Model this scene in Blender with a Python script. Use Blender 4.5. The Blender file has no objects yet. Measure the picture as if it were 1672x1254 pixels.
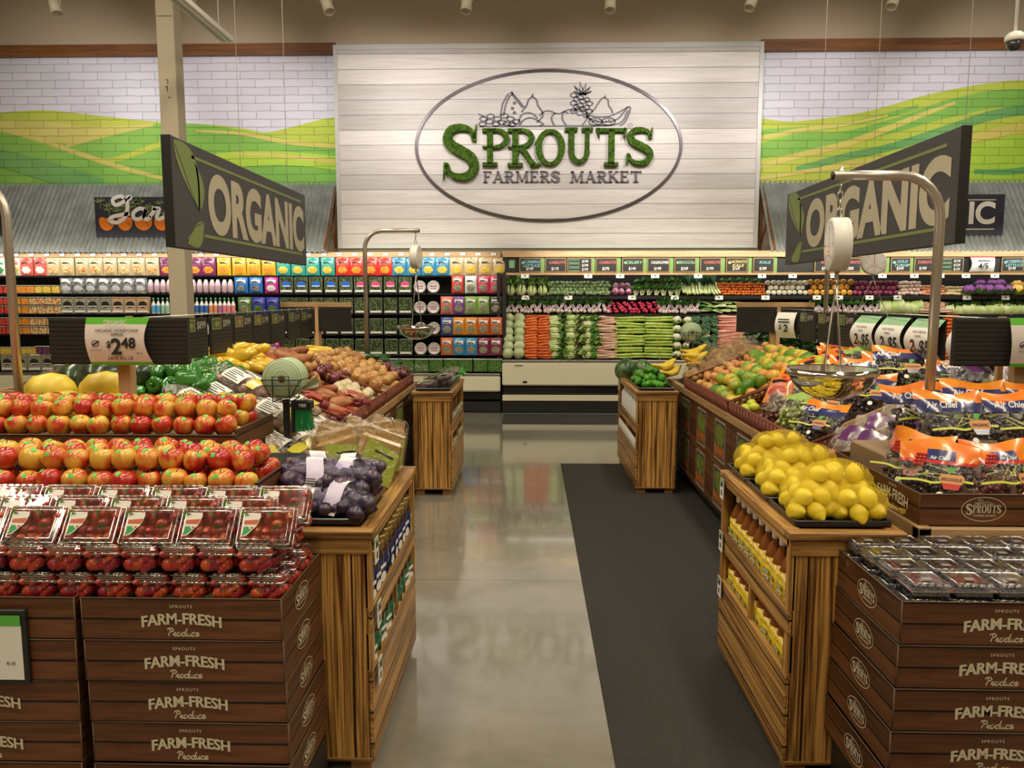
import bpy, math, random
from mathutils import Matrix, Vector, Euler, noise as mnoise
S = bpy.context.scene
COL = S.collection
PI = math.pi
rnd = random.Random(7)
R = math.radians

# ---------------------------------------------------------------- camera, world, lights, exposure
EYE = 1.68
PITCH, YAW, FOC = R(6.45), R(1.37), 1256.0
cam_d = bpy.data.cameras.new('camera'); cam_d.sensor_width = 36; cam_d.lens = FOC / 1672 * 36
cam_d.clip_end = 60
cam = bpy.data.objects.new('camera', cam_d); COL.objects.link(cam)
cam.location = (0, 0, EYE); cam.rotation_euler = (PI / 2 - PITCH, 0, YAW)
S.camera = cam
S.view_settings.view_transform = 'Standard'; S.view_settings.look = 'None'
S.view_settings.exposure = 0.08; S.view_settings.gamma = 1; S.view_settings.use_curve_mapping = False
w = bpy.data.worlds.new('world'); S.world = w; w.use_nodes = True
w.node_tree.nodes['Background'].inputs[0].default_value = (1, .9, .75, 1)
w.node_tree.nodes['Background'].inputs[1].default_value = .05
S.cycles.max_bounces = 6; S.cycles.diffuse_bounces = 3; S.cycles.glossy_bounces = 3
S.cycles.transmission_bounces = 4; S.cycles.transparent_max_bounces = 14
S.cycles.sample_clamp_indirect = 4; S.cycles.caustics_reflective = False; S.cycles.caustics_refractive = False

def area(name, loc, rot, sx, sy, power, col=(1, .88, .70)):
    d = bpy.data.lights.new(name, 'AREA'); d.shape = 'RECTANGLE'; d.size = sx; d.size_y = sy
    d.energy = power; d.color = col
    o = bpy.data.objects.new(name, d); COL.objects.link(o); o.location = loc; o.rotation_euler = rot
    return o
WARM = (1, .88, .67)
for k, (x, y) in enumerate([(-5.2, 1.2), (-1.75, 1.2), (1.95, 1.2), (5.4, 1.2), (-5.2, 5.4), (-1.75, 5.4), (1.95, 5.4), (5.4, 5.4), (0.1, -2.6)]):
    area('ceiling_lamp', (x, y, 5.75), (0, 0, 0), .5, 3.4, 110, WARM)

area('wall_fill_light', (0, 9.5, 5.95), (R(62), 0, 0), 16, .12, 24, (1, .93, .86))  # unseen fill, added to brighten the upper wall and flatten the mural lighting

def at(x, y, Y=None, z=None, X=None):
    """the point seen at pixel (x, y) of the 1672 x 1254 frame, at a given depth, height or side distance"""
    u, v = (x - 836) / FOC, (627 - y) / FOC
    d = Vector((u, math.cos(PITCH) + v * math.sin(PITCH), -math.sin(PITCH) + v * math.cos(PITCH)))
    c, s = math.cos(YAW), math.sin(YAW)
    d = Vector((c * d.x - s * d.y, s * d.x + c * d.y, d.z))
    t = Y / d.y if Y is not None else ((z - EYE) / d.z if z is not None else X / d.x)
    return Vector((0, 0, EYE)) + d * t

# ---------------------------------------------------------------- materials
class NT:
    def __init__(s, name):
        s.m = bpy.data.materials.new(name); s.m.use_nodes = True; s.t = s.m.node_tree
        s.t.nodes.clear(); s.out = s.t.nodes.new('ShaderNodeOutputMaterial')
    def n(s, ty, props=None, **ins):
        k = s.t.nodes.new('ShaderNode' + ty)
        for a, b in (props or {}).items(): setattr(k, a, b)
        for a, b in ins.items():
            key = int(a[1:]) if a[0] == 'i' and a[1:].isdigit() else a.replace('_', ' ')
            s.set(k, key, b)
        return k
    def set(s, k, key, b):
        i = k.inputs[key]
        if isinstance(b, bpy.types.NodeSocket): s.t.links.new(b, i)
        elif isinstance(b, bpy.types.Node): s.t.links.new(b.outputs[0], i)
        else:
            if isinstance(b, (tuple, list)) and len(b) == 3 and i.type == 'RGBA': b = (*b, 1)
            i.default_value = b
    def ramp(s, fac, stops, interp='LINEAR'):
        k = s.t.nodes.new('ShaderNodeValToRGB'); k.color_ramp.interpolation = interp
        e = k.color_ramp.elements
        while len(e) < len(stops): e.new(.5)
        for q, (p, c) in zip(e, stops): q.position = p; q.color = (*c, 1)
        s.t.links.new(fac, k.inputs[0]); return k.outputs[0]
    def mix(s, a, b, f, mode='MIX'):
        k = s.n('Mix', {'data_type': 'RGBA', 'blend_type': mode}); s.set(k, 0, f); s.set(k, 6, a); s.set(k, 7, b); return k.outputs[2]
    def math(s, op, a, b=0.0, c=0.0):
        k = s.n('Math', {'operation': op}, i0=a, i1=b); return k.outputs[0]
    def co(s, sc=(1, 1, 1), rnd_off=False, kind='Object'):
        c = s.n('TexCoord').outputs[kind]
        if rnd_off:
            r = s.n('ObjectInfo').outputs['Random']
            c = s.n('VectorMath', {'operation': 'ADD'}, i0=c, i1=s.n('CombineXYZ', X=s.math('MULTIPLY', r, 37.), Y=s.math('MULTIPLY', r, 91.), Z=s.math('MULTIPLY', r, 13.)).outputs[0]).outputs[0]
        return s.n('Mapping', None, Vector=c, Scale=sc).outputs[0]
    def noise(s, sc=5, det=3, co=None, dist=0., rough=.5):
        k = s.n('TexNoise', None, Scale=sc, Detail=det, Distortion=dist, Roughness=rough)
        if co is not None: s.set(k, 'Vector', co)
        return k.outputs['Fac']
    def bsdf(s, **k):
        b = s.n('BsdfPrincipled', None, **k); s.t.links.new(b.outputs[0], s.out.inputs[0]); return b

def P(name, col, rough=.5, metal=0., spec=.5, coat=0., noise=None, bump=None, var=0., emit=None, sheen=0., co='Object'):
    """plain principled surface; noise = (scale, second colour, lo, hi); var = brightness spread between objects"""
    g = NT(name); c = col
    if noise:
        f = g.noise(noise[0], 3, g.co(rnd_off=True))
        c = g.ramp(f, [(noise[2], col), (noise[3], noise[1])])
    if var:
        r = g.n('ObjectInfo').outputs['Random']
        h = g.n('HueSaturation', None, Hue=g.math('ADD', .5, g.math('MULTIPLY', g.math('SUBTRACT', r, .5), var * .05)), Value=g.math('ADD', 1 - var / 2, g.math('MULTIPLY', r, var)))
        g.set(h, 'Color', c); c = h.outputs[0]
    b = g.bsdf(Base_Color=c, Roughness=rough, Metallic=metal)
    b.inputs['Specular IOR Level'].default_value = spec; b.inputs['Coat Weight'].default_value = coat
    b.inputs['Coat Roughness'].default_value = .08
    if emit: b.inputs['Emission Color'].default_value = (*emit[0], 1); b.inputs['Emission Strength'].default_value = emit[1]
    if bump:
        f = g.noise(bump[0], 3, g.co())
        g.set(b, 'Normal', g.n('Bump', None, Strength=bump[1], Distance=.01, Height=f).outputs[0])
    return g.m

def wood(name, dark, light, grain=(26, 26, 1.2), contrast=(.38, .62), rough=.5, planks=None, knots=True, seed=0., spec=.4):
    """grain stretched along the axis whose scale is small; planks = (axis index, width) draws board joints"""
    g = NT(name)
    base = g.co(); off = g.n('Mapping', None, Vector=base, Location=(seed, seed * 2.3, seed * .7)).outputs[0]
    if planks:
        sep = g.n('SeparateXYZ', None, Vector=base)
        q = g.math('DIVIDE', sep.outputs[planks[0]], planks[1]); cell = g.math('FLOOR', q)
        wn = g.n('TexWhiteNoise', {'noise_dimensions': '1D'}); g.set(wn, 'W', g.math('ADD', cell, seed + .5))
        off = g.n('VectorMath', {'operation': 'ADD'}, i0=off, i1=g.n('Vector' + 'Math', {'operation': 'SCALE'}, i0=wn.outputs['Color'], Scale=7.).outputs[0]).outputs[0]
        fr = g.math('ABSOLUTE', g.math('SUBTRACT', g.math('FRACT', q), .5)); joint = g.math('GREATER_THAN', fr, .5 - .0035 / planks[1])
    gr = g.n('Mapping', None, Vector=off, Scale=grain).outputs[0]
    low = g.noise(1.0, 2, g.n('Mapping', None, Vector=off, Scale=tuple(min(a, 3.0) for a in grain)).outputs[0], .6)
    f1 = g.noise(1.0, 4, gr, 1.1, .62); f2 = g.noise(3.1, 2, gr, .4)
    f = g.math('ADD', g.math('ADD', g.math('MULTIPLY', f1, .62), g.math('MULTIPLY', f2, .18)), g.math('MULTIPLY', low, .2))
    mid = tuple((a + b) / 2 for a, b in zip(dark, light))
    c = g.ramp(f, [(contrast[0], dark), ((contrast[0] + contrast[1]) / 2, mid), (contrast[1], light)])
    if planks:
        hv = g.n('HueSaturation', None, Value=g.math('ADD', .78, g.math('MULTIPLY', wn.outputs['Value'], .44))); g.set(hv, 'Color', c)
        c = g.mix(hv.outputs[0], tuple(a * .25 for a in dark), joint)
    b = g.bsdf(Base_Color=c, Roughness=rough); b.inputs['Specular IOR Level'].default_value = spec
    g.set(b, 'Normal', g.n('Bump', None, Strength=.25, Distance=.003, Height=f).outputs[0])
    return g.m

def film(name, tint=(1, 1, 1), clear=.8, rough=.06, edge=.5, crinkle=0.):
    """thin clear plastic: see-through, glossy, denser at grazing angles"""
    g = NT(name)
    tr = g.n('BsdfTransparent', None, Color=tint)
    gl = g.n('BsdfGlossy', None, Color=(1, 1, 1), Roughness=rough)
    lw = g.n('LayerWeight', None, Blend=.35)
    f = g.math('ADD', 1 - clear, g.math('MULTIPLY', lw.outputs['Facing'], edge * .6))
    if crinkle:
        nz = g.noise(38, 3, g.co(rnd_off=True), .8)
        bm = g.n('Bump', None, Strength=crinkle, Distance=.02, Height=nz).outputs[0]
        g.set(gl, 'Normal', bm)
    mx = g.n('MixShader', None, i0=f, i1=tr, i2=gl); g.t.links.new(mx.outputs[0], g.out.inputs[0])
    return g.m

def net(name, col, scale):
    """open net: thin strands, holes see-through"""
    g = NT(name); c = g.co((scale, scale, scale)); s = g.n('SeparateXYZ', None, Vector=c)
    a = g.math('ADD', s.outputs[0], s.outputs[2]); b = g.math('SUBTRACT', g.math('ADD', s.outputs[1], s.outputs[2]), s.outputs[0])
    la = g.math('LESS_THAN', g.math('FRACT', a), .14); lb = g.math('LESS_THAN', g.math('FRACT', b), .14)
    f = g.math('MAXIMUM', la, lb)
    d = g.n('BsdfDiffuse', None, Color=col); t = g.n('BsdfTransparent')
    mx = g.n('MixShader', None, i0=f, i1=t, i2=d); g.t.links.new(mx.outputs[0], g.out.inputs[0]); return g.m

# ---------------------------------------------------------------- mesh builder
class M:
    def __init__(s): s.v = []; s.f = []; s.mi = []; s.sm = []; s.m = Matrix()
    def add(s, vs, fs, mi=0, smooth=False):
        o = len(s.v); idn = s.m == Matrix()
        s.v += [tuple(v) if idn else tuple(s.m @ Vector(v)) for v in vs]
        for f in fs: s.f.append([i + o for i in f]); s.mi.append(mi); s.sm.append(smooth)
        return s
    def at(s, loc=(0, 0, 0), rot=(0, 0, 0), sc=(1, 1, 1)):
        s.m = Matrix.LocRotScale(Vector(loc), Euler(rot), Vector(sc)); return s
    def mat(s, m): s.m = m; return s
    def box(s, x0, y0, z0, x1, y1, z1, mi=0, c=0.):
        if c <= 0:
            return s.add([(x0, y0, z0), (x1, y0, z0), (x1, y1, z0), (x0, y1, z0), (x0, y0, z1), (x1, y0, z1), (x1, y1, z1), (x0, y1, z1)],
                         [(0, 3, 2, 1), (4, 5, 6, 7), (0, 1, 5, 4), (1, 2, 6, 5), (2, 3, 7, 6), (3, 0, 4, 7)], mi)
        lo, hi = (x0, y0, z0), (x1, y1, z1); vs = []; ix = {}
        for sx in (0, 1):
            for sy in (0, 1):
                for sz in (0, 1):
                    sg = (sx, sy, sz)
                    for ax in range(3):
                        p = [(hi[k] if sg[k] else lo[k]) + (0 if k == ax else (-c if sg[k] else c)) for k in range(3)]
                        ix[sg, ax] = len(vs); vs.append(p)
        fs = []
        for ax in range(3):
            a, b = (ax + 1) % 3, (ax + 2) % 3
            for sd in (0, 1):
                q = []
                for (i, j) in ((0, 0), (1, 0), (1, 1), (0, 1)):
                    t = [0, 0, 0]; t[ax] = sd; t[a] = i; t[b] = j; q.append(ix[tuple(t), ax])
                fs.append(q if sd else q[::-1])
            for i in (0, 1):
                for j in (0, 1):
                    t0 = [0, 0, 0]; t1 = [0, 0, 0]; t1[ax] = 1; t0[a] = t1[a] = i; t0[b] = t1[b] = j; t0, t1 = tuple(t0), tuple(t1)
                    fs.append([ix[t0, a], ix[t1, a], ix[t1, b], ix[t0, b]][::(1 if i == j else -1)])
        for k in [(x, y, z) for x in (0, 1) for y in (0, 1) for z in (0, 1)]:
            fs.append([ix[k, 0], ix[k, 1], ix[k, 2]][::(1 if sum(k) % 2 else -1)])
        return s.add(vs, fs, mi)
    def tube(s, pts, r, n=8, mi=0, closed=False, cap=True):
        pts = [Vector(p) for p in pts]; N = len(pts); rr = r if isinstance(r, (list, tuple)) else [r] * N
        vs = []; up = None
        for i, p in enumerate(pts):
            a = pts[i - 1] if (i or closed) else p; b = pts[(i + 1) % N] if (i < N - 1 or closed) else p
            t = (b - a).normalized()
            if up is None: up = t.orthogonal().normalized()
            up = (up - t * up.dot(t)); up = up.normalized() if up.length > 1e-6 else t.orthogonal().normalized()
            q = t.cross(up)
            for k in range(n): vs.append(p + (up * math.cos(2 * PI * k / n) + q * math.sin(2 * PI * k / n)) * rr[i])
        fs = []
        for i in range(N if closed else N - 1):
            for k in range(n): a, b = i * n, ((i + 1) % N) * n; fs.append((a + k, a + (k + 1) % n, b + (k + 1) % n, b + k))
        if cap and not closed: fs += [tuple(range(n))[::-1], tuple(range((N - 1) * n, N * n))]
        return s.add(vs, fs, mi, n > 4)
    def lathe(s, prof, n=16, mi=0, smooth=True, mis=None, wob=0.):
        vs = []; N = len(prof)
        for (r, z) in prof:
            for k in range(n):
                a = 2 * PI * k / n; w_ = 1 + wob * math.cos(5 * a); vs.append((r * w_ * math.cos(a), r * w_ * math.sin(a), z))
        for i in range(N - 1):
            s_ = [(i * n + k, i * n + (k + 1) % n, (i + 1) * n + (k + 1) % n, (i + 1) * n + k) for k in range(n)]
            if i == 0: o = len(s.v); s.add(vs, s_, mis[i] if mis else mi, smooth)
            else:
                for f in s_: s.f.append([a + o for a in f]); s.mi.append(mis[i] if mis else mi); s.sm.append(smooth)
        if prof[0][0] > 1e-4: s.f.append([o + k for k in range(n)][::-1]); s.mi.append(mis[0] if mis else mi); s.sm.append(False)
        if prof[-1][0] > 1e-4: s.f.append([o + (N - 1) * n + k for k in range(n)]); s.mi.append(mis[-1] if mis else mi); s.sm.append(False)
        return s
    def ell(s, c, r, nu=12, nv=8, mi=0, jit=0., js=3., rot=None, pinch=0.):
        vs = []; c = Vector(c); q = Euler(rot).to_matrix() if rot else None; sd = Vector((c.x * 9 + 3, c.y * 7, c.z * 5))
        for i in range(nv + 1):
            t = PI * i / nv
            for k in range(nu):
                a = 2 * PI * k / nu; d = Vector((math.sin(t) * math.cos(a), math.sin(t) * math.sin(a), math.cos(t)))
                sc = 1 + (jit * mnoise.noise(d * js + sd) if jit else 0)
                p = Vector((d.x * r[0] * sc, d.y * r[1] * sc, d.z * r[2] * sc))
                if pinch: p.z += math.copysign(pinch * abs(d.z) ** 14, d.z)
                vs.append(c + (q @ p if q else p))
        fs = [(i * nu + k, (i + 1) * nu + k, (i + 1) * nu + (k + 1) % nu, i * nu + (k + 1) % nu) for i in range(nv) for k in range(nu)]
        return s.add(vs, fs, mi, True)
    def grid(s, fn, nu, nv, mi=0, smooth=True, mif=None):
        vs = [fn(i / nu, j / nv) for j in range(nv + 1) for i in range(nu + 1)]; o = len(s.v); W = nu + 1
        s.add(vs, [], mi, smooth)
        for j in range(nv):
            for i in range(nu):
                s.f.append([o + j * W + i, o + j * W + i + 1, o + (j + 1) * W + i + 1, o + (j + 1) * W + i])
                s.mi.append(mif((i + .5) / nu, (j + .5) / nv) if mif else mi); s.sm.append(smooth)
        return s
    def prism(s, poly, z0, z1, mi=0, mi_side=None):
        n = len(poly); ar = sum(poly[i][0] * poly[(i + 1) % n][1] - poly[(i + 1) % n][0] * poly[i][1] for i in range(n))
        if ar < 0: poly = poly[::-1]
        s.add([(x, y, z0) for x, y in poly] + [(x, y, z1) for x, y in poly], [list(range(n))[::-1], list(range(n, 2 * n))], mi)
        o = len(s.v) - 2 * n
        for i in range(n):
            j = (i + 1) % n; s.f.append([o + i, o + j, o + n + j, o + n + i]); s.mi.append(mi if mi_side is None else mi_side); s.sm.append(False)
        return s
    def flat(s, poly, z=0., mi=0):
        n = len(poly); ar = sum(poly[i][0] * poly[(i + 1) % n][1] - poly[(i + 1) % n][0] * poly[i][1] for i in range(n))
        return s.add([(x, y, z) for x, y in (poly if ar > 0 else poly[::-1])], [list(range(n))], mi)
    def stroke(s, pts, w, z0=0., z1=.002, mi=0, closed=False):
        """flat ribbon of width w along a 2-D polyline, extruded z0..z1"""
        N = len(pts); ww = w if isinstance(w, (list, tuple)) else [w] * N; L = []; Rr = []
        for i in range(N):
            a = pts[i - 1] if (i or closed) else pts[i]; b = pts[(i + 1) % N] if (i < N - 1 or closed) else pts[i]
            dx, dy = b[0] - a[0], b[1] - a[1]; l = math.hypot(dx, dy) or 1; nx, ny = -dy / l * ww[i] / 2, dx / l * ww[i] / 2
            L.append((pts[i][0] + nx, pts[i][1] + ny)); Rr.append((pts[i][0] - nx, pts[i][1] - ny))
        vs = [(*p, z1) for p in L] + [(*p, z1) for p in Rr]
        K = N if closed else N - 1
        fs = [(N + i, N + (i + 1) % N, (i + 1) % N, i) for i in range(K)]
        if z1 - z0 > .0015:
            vs += [(*p, z0) for p in L] + [(*p, z0) for p in Rr]
            for i in range(K):
                j = (i + 1) % N; fs += [(i, j, 2 * N + j, 2 * N + i), (N + j, N + i, 3 * N + i, 3 * N + j), (2 * N + i, 2 * N + j, 3 * N + j, 3 * N + i)]
            if not closed: fs += [(0, 2 * N, 3 * N, N), (N - 1, 2 * N - 1, 4 * N - 1, 3 * N - 1)]
        return s.add(vs, fs, mi)
    def text(s, body, cx, cy, size, mi=0, sx=1., off=0., arch=0., shear=0., z=.001, align='CENTER', wid=None, sp=1.):
        vs, fs = text_geo(body, off, shear, sp, size > .2)
        if not vs: return s
        x0 = min(v[0] for v in vs); x1 = max(v[0] for v in vs); W = x1 - x0; k = size
        if wid: sx = wid / (W * k)
        out = []
        for (x, y) in vs:
            t = (x - x0) / W - (.5 if align == 'CENTER' else 0)
            out.append((cx + t * W * k * sx, cy + y * k + arch * (1 - 4 * t * t if align == 'CENTER' else 0), z))
        return s.add(out, fs, mi)
    def build(s, name, mats, parent=None, loc=None, rot=None):
        me = s.mesh(name, mats); return link(name, me, parent, loc, rot)
    def mesh(s, name, mats):
        me = bpy.data.meshes.new(name); me.from_pydata(s.v, [], s.f)
        for m in (mats if isinstance(mats, (list, tuple)) else [mats]): me.materials.append(m)
        me.polygons.foreach_set('material_index', s.mi); me.polygons.foreach_set('use_smooth', s.sm); me.update()
        return me

def link(name, data, parent=None, loc=None, rot=None, sc=None):
    o = bpy.data.objects.new(name, data); COL.objects.link(o)
    if parent is not None: o.parent = parent
    if loc is not None: o.location = loc
    if rot is not None: o.rotation_euler = rot
    if sc is not None: o.scale = sc if isinstance(sc, (tuple, list, Vector)) else (sc, sc, sc)
    return o

_tc = {}
def text_geo(body, off=0., shear=0., sp=1., big=False):
    k = (body, off, shear, sp, big)
    if k not in _tc:
        c = bpy.data.curves.new('t', 'FONT'); c.body = body; c.offset = off; c.shear = shear; c.space_character = sp; c.resolution_u = 8 if big else 3
        o = bpy.data.objects.new('t', c); me = o.to_mesh()
        _tc[k] = ([(v.co.x, v.co.y) for v in me.vertices], [list(p.vertices) for p in me.polygons])
        o.to_mesh_clear(); bpy.data.objects.remove(o); bpy.data.curves.remove(c)
    return _tc[k]

FRONT = Matrix(((1, 0, 0, 0), (0, 0, -1, 0), (0, 1, 0, 0), (0, 0, 0, 1)))          # drawing plane facing the viewer (-Y)
EAST = Matrix(((0, 0, 1, 0), (1, 0, 0, 0), (0, 1, 0, 0), (0, 0, 0, 1)))            # facing +X
WEST = Matrix(((0, 0, -1, 0), (-1, 0, 0, 0), (0, 1, 0, 0), (0, 0, 0, 1)))          # facing -X
def tr(x, y, z): return Matrix.Translation((x, y, z))

# ---------------------------------------------------------------- things, parts, copies
def tag(o, label=None, cat=None, group=None, kind=None):
    if label: o['label'] = label
    if cat: o['category'] = cat
    if group: o['group'] = group
    if kind: o['kind'] = kind
    return o
def thing(name, label, cat, loc=(0, 0, 0), rot=(0, 0, 0), group=None):
    o = bpy.data.objects.new(name, None); COL.objects.link(o); o.location = loc; o.rotation_euler = rot; o.empty_display_size = .05
    return tag(o, label, cat, group)
def one(name, mb, mats, label, cat, loc=None, rot=None, group=None, kind=None):
    return tag(mb.build(name, mats, None, loc, rot), label, cat, group, kind)
def struct(name, mb, mats, parent=None, loc=None):
    o = mb.build(name, mats, parent, loc)
    if parent is None: o['kind'] = 'structure'
    return o
KIDS = {}
def kids(o):
    return [c for c in o.children]
class Proto:
    """one thing held as (name, mesh or None, [(part name, mesh, matrix, [sub-parts])]); put() sets a copy of it and of each part into the scene"""
    def __init__(s, name, cat, data=None, label=None): s.name, s.cat, s.data, s.parts = name, cat, data, []; s.first = None
    def part(s, name, mb, mats, loc=(0, 0, 0), rot=(0, 0, 0), sc=1., sub=()):
        me = mb.mesh(name, mats) if isinstance(mb, M) else mb
        s.parts.append((name, me, loc, rot, sc, sub)); return s
    def put(s, loc, rot=(0, 0, 0), sc=1., label='', group=None):
        if s.first is None:
            o = bpy.data.objects.new(s.name, s.data); COL.objects.link(o); s.first = (o, [])
            for (n, me, l, r, k, sub) in s.parts:
                c = link(n, me, o, l, r, k); sb = []
                for (n2, me2, l2, r2, k2) in sub: sb.append(link(n2, me2, c, l2, r2, k2))
                s.first[1].append((c, sb))
        else:
            o = s.first[0].copy(); COL.objects.link(o)
            for c, sb in s.first[1]:
                d = c.copy(); COL.objects.link(d); d.parent = o
                for e in sb: e2 = e.copy(); COL.objects.link(e2); e2.parent = d
            for k in ('group',):
                if k in o: del o[k]
        o.location = loc; o.rotation_euler = rot; o.scale = sc if isinstance(sc, (tuple, list)) else (sc, sc, sc)
        return tag(o, label, s.cat, group)

ORD = 'first second third fourth fifth sixth seventh eighth ninth tenth eleventh twelfth thirteenth fourteenth fifteenth sixteenth seventeenth eighteenth nineteenth twentieth'.split()
TENS = {2: 'twenty', 3: 'thirty', 4: 'forty', 5: 'fifty', 6: 'sixty', 7: 'seventy'}
def ordn(i):
    if i < 20: return ORD[i]
    t, u = divmod(i + 1, 10)
    return (TENS[t][:-1] + 'ieth') if u == 0 else TENS[t] + '-' + ORD[u - 1]
def smooth(pts, n=6, closed=False):
    out = []; N = len(pts)
    for i in range(N if closed else N - 1):
        p = [pts[(i + k) % N] if closed else pts[min(max(i + k, 0), N - 1)] for k in (-1, 0, 1, 2)]
        for j in range(n):
            t = j / n
            out.append(tuple(.5 * (2 * p[1][d] + (p[2][d] - p[0][d]) * t + (2 * p[0][d] - 5 * p[1][d] + 4 * p[2][d] - p[3][d]) * t * t + (3 * p[1][d] - p[0][d] - 3 * p[2][d] + p[3][d]) * t ** 3) for d in range(len(pts[0]))))
    if not closed: out.append(tuple(pts[-1]))
    return out
def arc(cx, cy, rx, ry, a0, a1, n=14): return [(cx + rx * math.cos(R(a0 + (a1 - a0) * i / n)), cy + ry * math.sin(R(a0 + (a1 - a0) * i / n))) for i in range(n + 1)]
# ================================================================ shared materials
black = P('black_powder_coat', (.012, .012, .012), .45)
black_gloss = P('black_plastic', (.008, .008, .009), .25)
cream = P('cream_enamel', (.74, .71, .54), .4)
white_p = P('white_plastic', (.78, .76, .72), .4)
paper = P('white_card', (.80, .79, .75), .6)
steel = P('brushed_steel', (.62, .60, .57), .28, 1.)
chrome = P('polished_steel', (.75, .73, .70), .09, 1.)
navy_board = P('charcoal_board', (.058, .056, .062), .55)
ink = P('black_ink', (.015, .014, .014), .6)
letter_cream = P('cream_print', (.62, .56, .40), .6)
pale_oak = wood('pale_oak', (.42, .27, .13), (.62, .42, .22), (14, 14, 1.), rough=.45)
pale_oak_x = wood('pale_oak_rail', (.34, .21, .10), (.56, .37, .19), (1.2, 16, 16), rough=.45)
pale_oak_y = wood('pale_oak_edge', (.30, .18, .08), (.50, .32, .15), (16, 1.2, 16), rough=.45)
burnt_z = wood('scorched_pine_upright', (.085, .028, .005), (.56, .30, .08), (58, 58, 1.1), (.42, .57), .42, planks=(0, .125))
burnt_y = wood('scorched_pine_long', (.11, .04, .009), (.50, .27, .075), (52, 1.1, 52), (.40, .58), .42, planks=(2, .115), seed=3.)
burnt_x = wood('scorched_pine_cross', (.12, .045, .009), (.46, .25, .075), (1.1, 42, 42), (.40, .60), .42, seed=5.)
carton = wood('printed_brown_carton', (.042, .014, .006), (.17, .064, .024), (1.5, 24, 24), (.36, .68), .42, planks=(2, .062), seed=1., spec=.35)
carton_y = wood('printed_brown_carton_side', (.042, .014, .006), (.155, .06, .02), (24, 1.5, 24), (.36, .68), .42, planks=(2, .062), seed=2., spec=.35)
carton_in = P('carton_inside', (.30, .20, .11), .8)
kraft = P('kraft_card', (.50, .33, .17), .75)
wicker = wood('red_brown_wicker', (.05, .010, .004), (.24, .06, .025), (60, 60, 60), (.3, .7), .45)
clear = film('clear_plastic', (.97, .98, .97), .90, .05, .55)
clear_bag = film('clear_bag_film', (.95, .94, .90), .93, .12, .35, 1.0)
clam = film('clamshell_plastic', (.93, .92, .90), .84, .06, .75)

# ================================================================ room shell
g = NT('polished_concrete'); c0 = g.co(); s0 = g.n('SeparateXYZ', None, Vector=c0)
f = g.noise(.9, 5, c0, .6, .6); f2 = g.noise(9, 4, c0, 0, .7)
c = g.ramp(g.math('ADD', g.math('MULTIPLY', f, .75), g.math('MULTIPLY', f2, .25)), [(.30, (.155, .145, .115)), (.52, (.235, .222, .18)), (.75, (.30, .285, .232))])
def jl(axis, p0, per):
    q = g.math('FRACT', g.math('ADD', g.math('DIVIDE', g.math('SUBTRACT', s0.outputs[axis], p0), per), .5))
    return g.math('LESS_THAN', g.math('ABSOLUTE', g.math('SUBTRACT', q, .5)), .0035 / per)
c = g.mix(c, (.10, .09, .075), g.math('MAXIMUM', jl(0, -2.0, 4.4), jl(1, 4.43, 4.55)))
b = g.bsdf(Base_Color=c, Roughness=g.math('ADD', .13, g.math('MULTIPLY', f2, .10))); b.inputs['Specular IOR Level'].default_value = .8; b.inputs['Coat Weight'].default_value = .8; b.inputs['Coat Roughness'].default_value = .06
struct('floor', M().box(-9, -5, -.1, 9, 12.2, 0), g.m)
wallm = P('beige_wall_paint', (.46, .37, .25), .9)
struct('wall_back', M().box(-9, 12.05, 0, 9, 12.2, 6.3), wallm)
struct('wall_left', M().box(-9.1, -5, 0, -9, 12.2, 6.3), wallm)
struct('wall_right', M().box(9, -5, 0, 9.1, 12.2, 6.3), wallm)
struct('wall_front', M().box(-9, -5.1, 0, 9, -5, 6.3), wallm)
struct('ceiling', M().box(-9, -5, 6.2, 9, 12.2, 6.3), P('ceiling_paint', (.55, .47, .36), .9))
beam = wood('stained_pine_beam', (.10, .036, .008), (.22, .09, .024), (.8, 14, 14), rough=.5)
struct('trim_1', M().box(-9, 11.93, 5.30, -2.93, 12.05, 5.46), beam)
struct('trim_2', M().box(3.41, 11.93, 5.30, 9, 12.05, 5.46), beam)
one('rubber_floor_mat', M().box(.31, -1.2, .0005, 1.49, 7.65, .008, 0, .003), P('dark_rubber', (.028, .026, .023), .85, noise=(160, (.045, .042, .038), .4, .7), spec=.25),
    'long dark grey rubber mat running up the aisle along the vinegar stand', 'mat')
one('rubber_floor_mat', M().box(-.38, 10.12, .0005, 8, 10.95, .008, 0, .003), bpy.data.materials['dark_rubber'], 'dark rubber mat lying at the foot of the vegetable case', 'mat')
# the square column
col_m = P('cream_column_paint', (.50, .44, .33), .6, bump=(3, .05))
mb = M().box(-4.15, 8.8, 0, -3.95, 9.0, 6.2, 0, .006)
cl = struct('pillar', mb, col_m); cl['label'] = 'cream square steel column'
mb = M().mat(tr(-4.05, 8.797, 3.98) @ FRONT)
for (x, y, a, b_) in ((-.02, .1, .012, .012), (0, .06, .008, .05), (-.01, -.02, .01, .06), (.004, -.09, .02, .012), (-.02, .02, .006, .02)): mb.box(x, y, 0, x + a, y + b_, .001)
for z in (.78, 1.02): mb.box(-.09, z, 0, .085, z + .006, .001)
mb.build('scuff_mark', P('dark_scuffs', (.12, .09, .06), .8), cl)

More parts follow.
